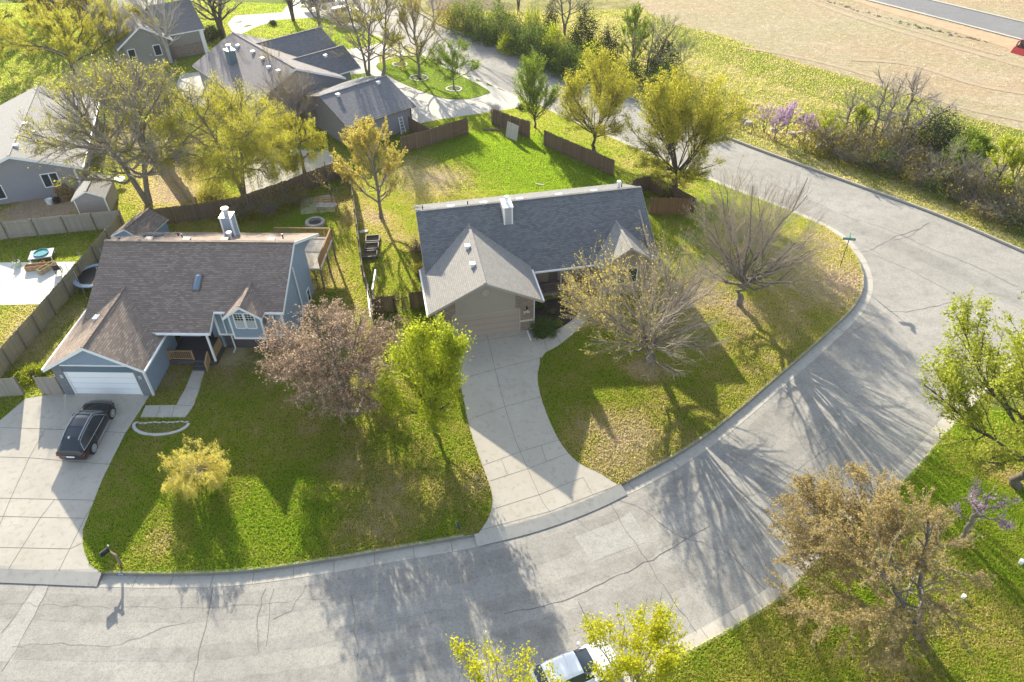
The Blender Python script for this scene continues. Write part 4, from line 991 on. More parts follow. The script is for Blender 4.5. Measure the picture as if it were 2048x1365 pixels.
mb = MB(); gable(mb, 2.9, 3.5, 5.3, .66, -.4, 18.3, 18.3, 18.3, .15); mb.build('roof', [M['roof_mauve'], M['trim_white']], FH)
mb = MB()
mb.slab([(5.2, 7, 5.6), (5.2, 1.0, 3.2), (11, 1.0, 3.2), (11, 7, 5.6)], .15, 0, 1); mb.slab([(11, 7, 5.604), (11, 13, 3.2), (5.2, 13, 3.2), (5.2, 7, 5.604)], .15, 0, 1); mb.build('cross_gable_roof', [M['roof_dark'], M['trim_white']], FH)
mb = MB(); gable(mb, 4.6, 3.6, 6.6, .6, 7, 17, 17, 17, .15); mb.build('upper_roof', [M['roof_grey'], M['trim_white']], FH)
mb = MB(); rake(mb, 2.9, 3.5, 5.29, .66, -.402, .22); mb.box(10.2, 10.7, 1.05, 1.2, -.3, 3.1); mb.build_each('trim', M['trim_white'], FH)
for x in (1.0, 4.2): window(FH, (x, 0, 1.9), (1, 0, 0), .8, 1.3, wm, 1, None, .09, nrm=(0, -1, 0))

# ---- sheds
def shed(label, at, rz, w, d, hw, hr, mw, mr, mt, door=True):
    S = empty('shed', at, rz, label, 'shed')
    mb = MB()
    wallpoly(mb, [(0, 0, -.2), (w, 0, -.2), (w, 0, hw), (w/2, 0, hr), (0, 0, hw)], .06); wallpoly(mb, [(w, 0, -.2), (w, d, -.2), (w, d, hw), (w, 0, hw)], .06)
    wallpoly(mb, [(w, d, -.2), (0, d, -.2), (0, d, hw), (w/2, d, hr), (w, d, hw)], .06); wallpoly(mb, [(0, d, -.2), (0, 0, -.2), (0, 0, hw), (0, d, hw)], .06)
    mb.build('wall', M[mw], S)
    mb = MB(); s = (hr-hw)/(w/2); gable(mb, w/2, w/2+.18, hr+.1, s, -.15, d+.15, d+.15, d+.15, .07); mb.build('roof', [M[mr], M[mt]], S)
    mb = MB(); rake(mb, w/2, w/2+.18, hr+.09, s, -.152, .12, .02); mb.box(-.03, .07, -.03, .05, 0, hw-.1); mb.box(w-.07, w+.03, -.03, .05, 0, hw-.1); mb.build('trim', M[mt], S)
    if door: mb = MB(); mb.box(w/2-.7, w/2+.7, -.05, 0.0, .05, hw+.02); mb.build('door', M['trim_white'], S)
    return S
a, b = G(160, 434), G(218, 428)
shed('small grey shed with mossy tan roof behind the weathered back fence', (a[0]+.15, a[1]-.1, 0), math.radians(10), 2.7, 3.6, 1.9, 2.6, 'shed_wall', 'roof_grey', 'trim_white', False)
shed('small blue shed with white door tucked behind the blue house', (-34.6, 56.0, 0), math.radians(-15), 3.0, 3.3, 1.85, 2.65, 'side_blue', 'roof_brown', 'trim_white')
# ------------------------------------------------------------------ fences
def fence(pts, h, mat, label, span=2.4, rail_side=1, group=None, jitter=.03, lean=0.0, rails=True, bw=.14, name='fence', post_mat='wood_post', posts=True):
    pts = [np.array(p[:2], float) for p in pts]
    F0 = empty(name, (pts[0][0], pts[0][1], h1(*pts[0])), 0, label, 'fence', group)
    ox, oy, oz = F0.location
    pan, rl, pp = MB(), MB(), []
    for a, b in zip(pts[:-1], pts[1:]):
        L = np.linalg.norm(b-a); d = (b-a)/L; n = np.array([-d[1], d[0]])*rail_side
        k = 0.0
        while k < L-.02:
            w = min(bw, L-k); q0 = a+d*k; q1 = a+d*(k+w*.94); z = h1(*q0)-oz; hh_ = h+rng.normal(0, jitter); ln = n*lean
            c = [(q0[0]-ox, q0[1]-oy), (q1[0]-ox, q1[1]-oy)]
            t = n*.018
            pan.prism([(c[0][0], c[0][1], z-.05), (c[1][0], c[1][1], z-.05), (c[1][0]+ln[0], c[1][1]+ln[1], z+hh_), (c[0][0]+ln[0], c[0][1]+ln[1], z+hh_)], (t[0], t[1], 0))
            k += bw
        m = max(1, int(round(L/span)))
        for i in range(m+1):
            q = a+(b-a)*i/m; pp.append((q+n*.08, h1(*q)))
        if rails:
            for i in range(m):
                q0 = a+(b-a)*i/m; q1 = a+(b-a)*(i+1)/m
                for f in (.18, .82):
                    rl.bar((q0[0]+n[0]*.045-ox, q0[1]+n[1]*.045-oy, h1(*q0)-oz+h*f), (q1[0]+n[0]*.045-ox, q1[1]+n[1]*.045-oy, h1(*q1)-oz+h*f), .045, .09)
    pan.build('board_panel', M[mat], F0)
    if rails: rl.build_each('rail', M[mat], F0)
    done = []
    if posts:
        for q, z in pp:
            if any(np.linalg.norm(q-r) < .3 for r in done): continue
            done.append(q); mb = MB(); mb.bar((q[0]-ox, q[1]-oy, z-oz-.1), (q[0]-ox, q[1]-oy, z-oz+h+.04), .1, .1, up=(0, 1, 0)); mb.build('post', M[post_mat], F0)
    return F0
g2 = lambda u, v, z=1.8: G(u, v, z)
fence([g2(-60, 454), g2(0, 444), g2(120, 432), g2(238, 421)], 1.8, 'fence_grey', 'weathered grey board fence with rails, across the far end of the patio yard', 2.5, -1)
fence([g2(235, 430), g2(150, 528), g2(60, 630), g2(0, 695), g2(-30, 730)], 1.8, 'fence_gold', 'long mossy board fence along the left side of the blue house', 2.5, 1, rails=True)
fence([(-33.2, 38.1), (-31.7, 38.05)], 1.7, 'fence_grey', 'short grey board panel beside the white garage door', 1.5, 1)
fence([W(-60, 800), W(48, 791)], 1.7, 'fence_grey', 'grey board panel at the left end of the wide driveway', 2.0, 1)
fence([g2(300, 419), g2(385, 409), g2(491, 391)], 1.8, 'fence_brown', 'brown board fence behind the blue shed', 2.4, -1)
fence([g2(491, 391), g2(580, 360), g2(675, 324.5), g2(690, 321)], 1.9, 'fence_brown', 'dark brown board fence along the pale patio behind the swing bench', 2.4, -1)
fence([g2(246, 202), g2(320, 302), g2(387, 393)], 1.7, 'fence_gold', 'tan board fence running back between the dirt yard and the willow yard', 2.4, 1)
fence([g2(694, 325, 1.7), g2(706, 390, 1.7), g2(718, 480, 1.7), g2(724, 530, 1.7), g2(738, 580, 1.7), g2(746, 625, 1.7)], 1.7, 'fence_grey', 'grey board fence seen end on between the blue and the taupe house yards', 2.4, -1)
fence([W(750, 626), W(792, 624)], 1.6, 'fence_brown', 'brown board panel left of the thin metal garden gate', 1.6, 1)
fence([W(824, 618), W(856, 612)], 1.6, 'fence_brown', 'brown board panel joining the metal garden gate to the taupe house', 1.6, 1)
fence([W(985, 250), W(1022, 264), W(1060, 277)], 1.9, 'fence_brown', 'dark leaning fence at the far corner of the bright lawn, grey boards propped on it', 1.6, -1, lean=-.12)
fence([W(1089, 292), W(1160, 323), W(1227, 353)], 1.8, 'fence_brown', 'dark brown fence of four bays between the bright lawn and the road verge', 2.6, -1)
fence([W(1262, 392), W(1300, 380), W(1340, 402), W(1388, 428)], 1.7, 'fence_brown', 'dark fence section under the big yellow green tree', 2.4, -1)
fence([W(1299, 430), W(1378, 431)], 1.8, 'fence_red', 'reddish board panel facing the camera beside the taupe house right end', 2.4, 1)
fence([g2(801, 274), g2(860, 259)], 1.8, 'fence_brown', 'brown fence panel in front of the white ladder', 2.0, -1)
fence([g2(860, 259), g2(900, 246), g2(934, 237)], 1.8, 'fence_brown', 'brown fence with bleached patches at the back of the bright lawn', 2.0, -1, lean=-.08)
fence([g2(816, 234), g2(860, 259)], 1.8, 'fence_brown', 'brown fence side running from the garage corner along the pale drive', 2.0, 1)
# propped grey boards
a, b = W(1017, 272), W(1048, 286)
t = empty('board_stack', (a[0], a[1], a[2]), math.atan2(b[1]-a[1], b[0]-a[0]), 'bleached grey boards leaning against the dark fence at the lawn corner', 'boards')
mb = MB()
for i in range(9): mb.prism([(i*.2, -.45, 0), (i*.2+.18, -.45, 0), (i*.2+.18, -.08, 1.75+rng.normal(0, .05)), (i*.2, -.08, 1.75)], (0, -.03, .01))
mb.build('boards', M['deck_pale'], t)
# metal gate
a, b = W(790, 627), W(822, 619)
t = empty('garden_gate', (a[0], a[1], a[2]), math.atan2(b[1]-a[1], b[0]-a[0]), 'thin black metal garden gate between two brown fence panels', 'gate')
L = float(np.linalg.norm((b-a)[:2])); mb = MB()
for x in (0, L/2, L): mb.bar((x, 0, 0), (x, 0, 1.5), .05, .05, up=(0, 1, 0))
for z in (.15, 1.25): mb.bar((0, 0, z), (L, 0, z), .04, .04)
mb.build('gate_frame', M['black_metal'], t); mb = MB()
for i in range(1, int(L/.11)): mb.bar((i*.11, 0, .15), (i*.11, 0, 1.4), .018, .018, up=(0, 1, 0))
mb.build('bars', M['black_metal'], t)

# ------------------------------------------------------------------ street things
X = W(243, 1130)
t = empty('mailbox', X, math.radians(0), 'black mailbox on a leaning wooden arm post at the kerb by the left driveway', 'mailbox')
mb = MB(); mb.bar((0, 0, -.1), (-.02, .02, 1.05), .11, .11, up=(0, 1, 0)); mb.bar((-.02, .02, .62), (-.38, .22, 1.0), .08, .08); mb.bar((.1, -.04, .98), (-.55, .32, 1.0), .09, .09); mb.build('post', M['wood_post'], t)
mb = MB(); N0 = 10; sec = [(-.12, 0), (-.12, .16)]+[(-.12*math.cos(math.pi*k/N0), .16+.11*math.sin(math.pi*k/N0)) for k in range(1, N0)]+[(.12, .16), (.12, 0)]
dx, dy = -.35, -.42
bx = np.array([-.45, .28, 1.06]); e = np.array([-.30, -.42, 0]); e = e/np.linalg.norm(e)*.52; r = np.array([-e[1], e[0], 0])/.52
mb.prism([bx+r*p+np.array([0, 0, q]) for p, q in sec], e); mb.build('box', M['black_plastic'], t)
mb = MB(); mb.box(-.47, -.40, .36, .40, 1.3, 1.42); mb.build('flag', M['white_paint'], t)

kx = W(240, 1151); k0 = bpy.data.objects['kerb']
j = int(np.argmin(np.linalg.norm(CURB-G(240, 1147, -1)[:2], axis=1))); dv = CURB[j+1]-CURB[j]; ang = math.atan2(dv[1], dv[0]); nv = np.array([math.sin(ang), -math.cos(ang)])
pos = CURB[j]+(G(239, 1150, -1)[:2]-CURB[j])@(dv/np.linalg.norm(dv))*dv/np.linalg.norm(dv)
lbl = text_mesh('kerb_number', '2702', .17, M['white_paint'], k0, (pos[0]+nv[0]*.032, pos[1]+nv[1]*.032, -1.075), (math.radians(74), 0, ang), .002)
mb = MB()
q = np.array([pos[0]+nv[0]*.024, pos[1]+nv[1]*.024]); dn = dv/np.linalg.norm(dv)
mb.poly([(q[0]+dn[0]*s+nv[0]*o, q[1]+dn[1]*s+nv[1]*o, z) for s, o, z in ((-.27, .026, -1.165), (.27, .026, -1.165), (.27, -.012, -.99), (-.27, -.012, -.99))])
mb.build('number_plate', plain('number_blue', (.12, .14, .22), .6), k0)

X = W(1680, 533.5)
t = empty('street_sign', X, 0, 'street name sign with two crossed green blades on a thin brown post at the corner', 'sign')
mb = MB(); mb.tube([(0, 0, -.1), (.02, 0, 3.0)], .035, 8); mb.build('post', M['trim_dark'], t)
M['sign_green'] = plain('sign_green', (.01, .16, .11), .4, .05); M['sign_pale'] = plain('sign_pale', (.45, .62, .58), .4, .05)
for k, (ang, z) in enumerate(((math.radians(-12), 2.82), (math.radians(72), 3.08))):
    d = np.array([math.cos(ang), math.sin(ang), 0]); n = np.array([d[1], -d[0], 0])
    mb = MB(); mb.prism([np.array([.02, 0, z])+d*a+np.array([0, 0, b]) for a, b in ((-.5, -.11), (.5, -.11), (.5, .11), (-.5, .11))], n*.02)
    bl = mb.build('blade', M['sign_green'], t)
    mb = MB()
    for i in range(9):
        a = -.4+i*.09; w = rng.uniform(.04, .07)
        if i != 5: mb.prism([np.array([.02, 0, z])+d*p+np.array([0, 0, b])+n*.021 for p, b in ((a, -.05), (a+w, -.05), (a+w, .05), (a, .05))], n*.003)
    mb.build('lettering', M['sign_pale'], bl)

def edging(center, r0, r1, n, label, group, f=W, arc=(0, 2*math.pi), rot=0.0, size=(.24, .16, .13), mat='stone_white'):
    c = f(*center)
    for k in range(n):
        a = arc[0]+(arc[1]-arc[0])*k/n; x, y = r0*math.cos(a), r1*math.sin(a); x, y = x*math.cos(rot)-y*math.sin(rot), x*math.sin(rot)+y*math.cos(rot)
        mb = MB(); l, w, h = [s*rng.uniform(.85, 1.1) for s in size]
        p = [(-l/2, -w/2), (l/2*rng.uniform(.85, 1), -w/2), (l/2, w/2), (-l/2*rng.uniform(.85, 1), w/2)]
        mb.prism([(u, v, -.04) for u, v in p], (0, 0, h))
        o = mb.build('edging_stone', M[mat]); o.location = (c[0]+x, c[1]+y, h1(c[0]+x, c[1]+y)); o.rotation_euler = (rng.normal(0, .06), rng.normal(0, .06), math.atan2(r1*math.cos(a), -r0*math.sin(a))+rot)
        tag(o, label, 'stone', group)
edging((324, 849), 1.85, .95, 26, 'pale block edging the half moon bed beside the left driveway', 'half moon bed edging', arc=(math.pi*1.0, math.pi*2.0), size=(.23, .2, .16))
c = W(324, 849)
for k in range(12):
    o = None; mb = MB(); mb.box(-.13, .13, -.05, .05, -.03, .08); o = mb.build('edging_stone', M['stone_white']); x = -1.75+k*.31; o.location = (c[0]+x, c[1]+.12+rng.normal(0, .03), h1(c[0]+x, c[1])+.02); o.rotation_euler = (0, 0, rng.normal(0, .15)); tag(o, 'thin pale stone on the straight side of the half moon bed', 'stone', 'half moon bed straight side')
mbx = sheet('flower_bed', np.array([[c[0]+1.7*math.cos(a), c[1]+(.85*math.sin(a) if math.sin(a) < 0 else .05)] for a in np.linspace(0, 2*math.pi, 30)[:-1]]), M['litter'], .03, 1.0)
for (u, v), lab in (((838, 157), 'low pale stone edging the tree ring under the vase shaped tree'), ((908, 179), 'low pale stone edging the tree ring under the round green tree'), ((800, 130), 'low pale stone edging the small tree ring under the weeping tree')):
    edging((u, v), .95 if u != 838 else 1.15, .95 if u != 838 else 1.15, 16, lab, 'stones of the tree rings on the green island', size=(.36, .2, .16))
    X = W(u, v); sheet('flower_bed', np.array([[X[0]+.88*math.cos(a), X[1]+.88*math.sin(a)] for a in np.linspace(0, 2*math.pi, 20)[:-1]]), M['mulch'], .065, 1.0)
# stone fire pit behind the blue house
X = W(631, 449); t = empty('fire_pit', X, 0, 'round pale stone fire pit in the grass behind the blue house', 'fire pit')
mb = MB(); mb.lathe((0, 0, 0), [(.62, -.05), (.62, .34), (.88, .34), (.92, .3), (.95, -.05)], 18, sm=False); mb.build('stone_ring', brickmat('pit_stone', (.40, .36, .30), (.5, .46, .39), (.25, .22, .19), .3, .15), t)
mb = MB(); mb.lathe((0, 0, .06), [(0, .02), (.3, .05), (.62, 0)], 14); mb.build('ash', M['foundation'], t)
# slatted swing bench
a, b = W(634, 425), W(668, 424)
t = empty('garden_bench', (a[0], a[1], a[2]), math.atan2(b[1]-a[1], b[0]-a[0]), 'slatted wooden bench seat on the small concrete pad behind the fire pit', 'bench')
mb = MB()
for k in range(4): mb.box(0, 1.9, .1+k*.17, .22+k*.17, .48, .52)
mb.build('seat', M['deck_pale'], t); mb = MB()
for k in range(3): mb.box(0, 1.9, .8+k*.03, .83+k*.03, .62+k*.2, .74+k*.2)
mb.build('backrest', M['deck_wood'], t)
for x, y in ((.08, .14), (1.82, .14), (.08, .82), (1.82, .82)): mb = MB(); mb.bar((x, y, -.05), (x, y, .5 if y < .5 else 1.2), .09, .09, up=(0, 1, 0)); mb.build('leg', M['deck_wood'], t)
# raised vegetable beds along the fence
for k, (u, v) in enumerate(((741, 513), (744, 497), (746, 482))):
    X = W(u, v); t = tag(empty('raised_bed', X, math.radians(6)), ['raised bed of dark boards nearest the house in the row by the fence', 'raised bed of dark boards in the middle of the row by the fence', 'raised bed of dark boards farthest back in the row by the fence'][k], 'planter', 'raised beds by the fence')
    mb = MB(); w, d, h = 1.25, 1.0, .32
    mb.box(-w/2, w/2, -d/2, -d/2+.06, -.05, h); mb.box(-w/2, w/2, d/2-.06, d/2, -.05, h); mb.box(-w/2, -w/2+.06, -d/2+.06, d/2-.06, -.05, h); mb.box(w/2-.06, w/2, -d/2+.06, d/2-.06, -.05, h); mb.build('board_frame', M['trim_dark'], t)
    mb = MB(); mb.box(-w/2+.06, w/2-.06, -d/2+.06, d/2-.06, -.05, .1); mb.build('soil', M['litter'], t)
for (a, b), lab in ((((748, 600), (754, 560)), 'long pale plank standing along the fence end by the garden gate'), (((744, 655), (738, 590)), 'pale plank continuing the fence line towards the pinkish tree')):
    A, B = W(*a), W(*b); mb = MB(); mb.bar((0, 0, 1.0), (B[0]-A[0], B[1]-A[1], 1.0), .12, .12)
    mb.bar((0, 0, 0), (0, 0, 1.0), .08, .08, up=(0, 1, 0)); mb.bar((B[0]-A[0], B[1]-A[1], 0), (B[0]-A[0], B[1]-A[1], 1), .08, .08, up=(0, 1, 0))
    o = mb.build('handrail', M['white_paint']); o.location = A; tag(o, lab, 'rail')
# white ladder and slatted steps by the garage
A = W(806, 268); t = empty('ladder', (A[0]-.4, A[1]+.6, 0), math.radians(39.5), 'white folding ladder standing against the neighbour garage wall', 'ladder')
def ladder_side(par, p0, p1, w):
    mb = MB(); p0 = np.array(p0, float); p1 = np.array(p1, float)
    for s in (-1, 1): mb.bar(p0+np.array([s*w/2, 0, 0]), p1+np.array([s*w*.35, 0, 0]), .07, .05)
    n = 7
    for k in range(1, n+1): q = p0+(p1-p0)*k/(n+.5); mb.bar(q-np.array([w/2*.95, 0, 0]), q+np.array([w/2*.95, 0, 0]), .05, .04)
    return mb.build('ladder_side', M['white_paint'], par)
ladder_side(t, (0, -.8, 0), (.15, 0, 2.5), .55); ladder_side(t, (.75, .2, 0), (.2, .05, 2.5), .5)
A = W(818, 262); t = empty('pallet', (A[0]+.3, A[1]+.2, 0), math.radians(35), 'white slatted pallet lying beside the ladder', 'pallet')
mb = MB()
for k in range(4): mb.box(0, 1.0, k*.3, k*.3+.15, .1+k*.12, .14+k*.12)
mb.build('slats', M['white_paint'], t); mb = MB(); mb.bar((.1, 0, .05), (.1, 1.1, .45), .06, .06); mb.bar((.9, 0, .05), (.9, 1.1, .45), .06, .06); mb.build('runner', M['trim_dark'], t)
# left yard things
A = W(52, 545); t = empty('planter_box', A, math.radians(10), 'long yellow wooden planter box, empty, on the white patio', 'planter')
mb = MB(); mb.box(0, 2.3, 0, .05, 0, .5); mb.box(0, 2.3, .45, .5, 0, .5); mb.box(0, .05, .05, .45, 0, .5); mb.box(2.25, 2.3, .05, .45, 0, .5); mb.box(.05, 2.25, .05, .45, .02, .08); mb.build('board_frame', M['deck_wood'], t)
A = W(84, 552); t = empty('planter_box', A, math.radians(62), 'second wooden planter box, darker, turned across the end of the yellow one', 'planter')
mb = MB(); mb.box(0, 1.6, 0, .05, 0, .5); mb.box(0, 1.6, .4, .45, 0, .5); mb.box(0, .05, .05, .4, 0, .5); mb.box(1.55, 1.6, .05, .4, 0, .5); mb.box(.05, 1.55, .05, .4, .02, .08); mb.build('board_frame', M['fence_gold'], t)
A = W(119, 545); t = empty('patio_chair', A, math.radians(200), 'black moulded patio chair standing on the white patio', 'chair')
mb = MB(); mb.box(-.28, .28, -.28, .28, .4, .45); mb.build('seat', M['black_plastic'], t); mb = MB(); mb.prism([(-.28, .26, .42), (.28, .26, .42), (.24, .42, 1.0), (-.24, .42, 1.0)], (0, .04, 0)); mb.build('backrest', M['black_plastic'], t)
for x in (-.24, .24):
    for y in (-.24, .24): mb = MB(); mb.bar((x, y, 0), (x*.9, y*.9, .42), .05, .05, up=(0, 1, 0)); mb.build('leg', M['black_plastic'], t)
A = W(87, 517); t = empty('water_table', A, math.radians(15), 'grey play table with a teal tray of water at the patio edge', 'table')
mb = MB(); mb.box(-.95, .95, -.7, .7, .42, .5); mb.build('tabletop', plain('table_grey', (.35, .37, .42), .5), t); mb = MB(); mb.lathe((0, .05, .5), [(0, .02), (.5, .02), (.58, .1), (.62, .1), (.62, 0)], 18); mb.build('tray', plain('teal', (.01, .22, .25), .3), t)
for x in (-.85, .85):
    for y in (-.6, .6): mb = MB(); mb.bar((x, y, 0), (x, y, .42), .07, .07, up=(0, 1, 0)); mb.build('leg', M['white_paint'], t)
A = W(37, 533); t = empty('plant_pot', A, 0, 'pale green plant pot with dead stems on the patio edge', 'pot')
mb = MB(); mb.lathe((0, 0, 0), [(0, 0), (.22, 0), (.3, .5), (.26, .5), (.25, .42), (0, .42)], 14); mb.build('pot', plain('pot_green', (.38, .46, .32), .6), t)
mb = MB()
for k in range(14): a = rng.uniform(0, 6.28); mb.tube([(0, 0, .4), (.2*math.cos(a), .2*math.sin(a), .7), (.3*math.cos(a), .3*math.sin(a), .95)], [.02, .015, .008], 4)
mb.build('dead_stems', M['twig_brown'], t)
A = W(88, 532); t = tag(empty('bucket', A, 0), 'dark red bucket between the planter and the play table', 'bucket')
mb = MB(); mb.lathe((0, 0, 0), [(0, 0), (.16, 0), (.2, .4), (.17, .4), (.14, .05), (0, .05)], 12); mb.build('shell', plain('rust_red', (.30, .06, .03), .5), t)
A = W(182, 580); t = empty('trampoline', (-34.9, 51.6, 0), 0, 'round trampoline with pale pad squeezed between the mossy fence and the blue house', 'trampoline')
mb = MB(); mb.lathe((0, 0, .75), [(1.35, .0), (1.7, .02), (1.72, -.08), (1.35, -.06)], 30); mb.build('pad', plain('pad_blue', (.36, .45, .55), .4), t)
mb = MB(); mb.lathe((0, 0, .74), [(0, -.06), (1.36, .0)], 30); mb.build('mat', M['black_plastic'], t)
for k in range(6): a = k*1.047+.3; mb = MB(); mb.bar((1.65*math.cos(a), 1.65*math.sin(a), 0), (1.65*math.cos(a), 1.65*math.sin(a), .78), .06, .06, up=(0, 1, 0)); mb.build('leg', M['metal'], t)
for k in range(6): a = k*1.047+.3; mb = MB(); mb.tube([(1.68*math.cos(a), 1.68*math.sin(a), .75), (1.68*math.cos(a), 1.68*math.sin(a), 2.3)], .025, 6); mb.build('net_pole', M['metal'], t)
A = W(101, 408); t = tag(empty('flower_pot', A, 0), 'white pot on the bare soil by the mauve grey house wall', 'pot'); mb = MB(); mb.lathe((0, 0, 0), [(0, 0), (.28, 0), (.36, .5), (.3, .5), (.27, .4), (0, .4)], 14); mb.build('pot', M['white_paint'], t)
A = W(115, 406); t = tag(empty('flower_pot', A, 0), 'black pot next to the white pot by the mauve grey house wall', 'pot'); mb = MB(); mb.lathe((0, 0, 0), [(0, 0), (.26, 0), (.34, .5), (.3, .5), (.27, .4), (0, .4)], 14); mb.build('pot', M['black_plastic'], t)
A = W(241, 370); t = tag(empty('garden_table', A, 0), 'small round white table on the lawn behind the grey shed', 'table'); mb = MB(); mb.lathe((0, 0, .6), [(0, .05), (.62, .05), (.64, .02), (.6, 0), (0, 0)], 20); mb.build('tabletop', M['white_paint'], t); mb = MB(); mb.tube([(0, 0, 0), (0, 0, .6)], .05, 8); mb.build('leg', M['white_paint'], t)
# small things
def marker(u, v, label, mat, f=W, h=.35, r=.11):
    X = f(u, v); t = tag(empty('utility_stub', X, 0), label, 'pipe stub'); mb = MB(); mb.lathe((0, 0, 0), [(r, -.05), (r, h*.7), (r*1.25, h*.7), (r*1.25, h), (0, h+.02)], 12); mb.build('cap', M[mat], t); mb = MB(); mb.lathe((0, 0, 0), [(r*2.4, -.02), (r*2.2, .03), (r, .035)], 12); mb.build('collar', M['rock'], t)
marker(2040, 1128, 'white pipe stub in the lawn at the right edge of the picture', 'white_paint', GS, .35, .11); marker(1925, 1197, 'white pipe stub in the lawn right of the rust coloured tree', 'white_paint', GS, .3, .09)
X = W(919, 1060); t = tag(empty('marker_post', X, .3), 'small dark blue marker tilted in the grass near the kerb', 'marker'); mb = MB(); mb.bar((0, 0, 0), (-.05, .25, .45), .12, .07); mb.build('post', plain('navy', (.03, .05, .09), .5), t)
X = W(728, 465); t = tag(empty('stone_slab', X, .3), 'white flat stone lying on the grass strip beyond the raised beds', 'stone'); mb = MB(); mb.prism([(-.4, -.2, 0), (.3, -.22, 0), (.42, .1, 0), (.1, .24, 0), (-.38, .15, 0)], (0, 0, .14)); mb.build('slab', M['stone_white'], t)
X = W(1080, 370); t = tag(empty('plank', X, -.35), 'short pale plank lying on the bright lawn behind the taupe house', 'plank'); mb = MB(); mb.box(-.45, .45, -.07, .07, .02, .07); mb.build('board', M['deck_pale'], t)
X = W(985, 262); t = tag(empty('log', X, -.1), 'bare brown log lying at the fence corner of the bright lawn', 'log'); mb = MB(); mb.tube([(-1.1, 0, .12), (0, .08, .14), (1.2, -.05, .1)], [.13, .12, .08], 8); mb.build('wood', M['twig_brown'], t)
t = tag(empty('timber_edging', W(690, 812), -.15), 'grey timbers framing the foot of the pinkish tree', 'timber'); mb = MB(); mb.box(-.5, 1.1, -.55, -.42, -.05, .12); mb.box(1.0, 1.13, -.4, 1.0, -.05, .12); mb.build('beams', M['deck_pale'], t)
for k, (u, v) in enumerate(((1488, 243), (1497, 250), (1548, 262), (1560, 268), (1582, 272), (1612, 275), (1618, 282), (1640, 296), (1600, 268))):
    X = GS(u, v); mb = MB(); r = rng.uniform(.35, .75)
    for s in range(2):
        lv = [[(r*(1-.3*q)*math.cos(i*.9)*rng.uniform(.75, 1.15), r*.8*(1-.3*q)*math.sin(i*.9)*rng.uniform(.75, 1.15), q*r*.8-.1) for i in range(7)] for q in (0, .6, 1)]
    for q in range(2):
        for i in range(7): mb.poly([lv[q][i], lv[q][(i+1) % 7], lv[q+1][(i+1) % 7], lv[q+1][i]])
    mb.poly(lv[2]); o = mb.build('rock', M['rock']); o.location = X; tag(o, 'rough tan rock on the bank under the purple blossoming shrubs', 'rock', 'rocks on the far bank')

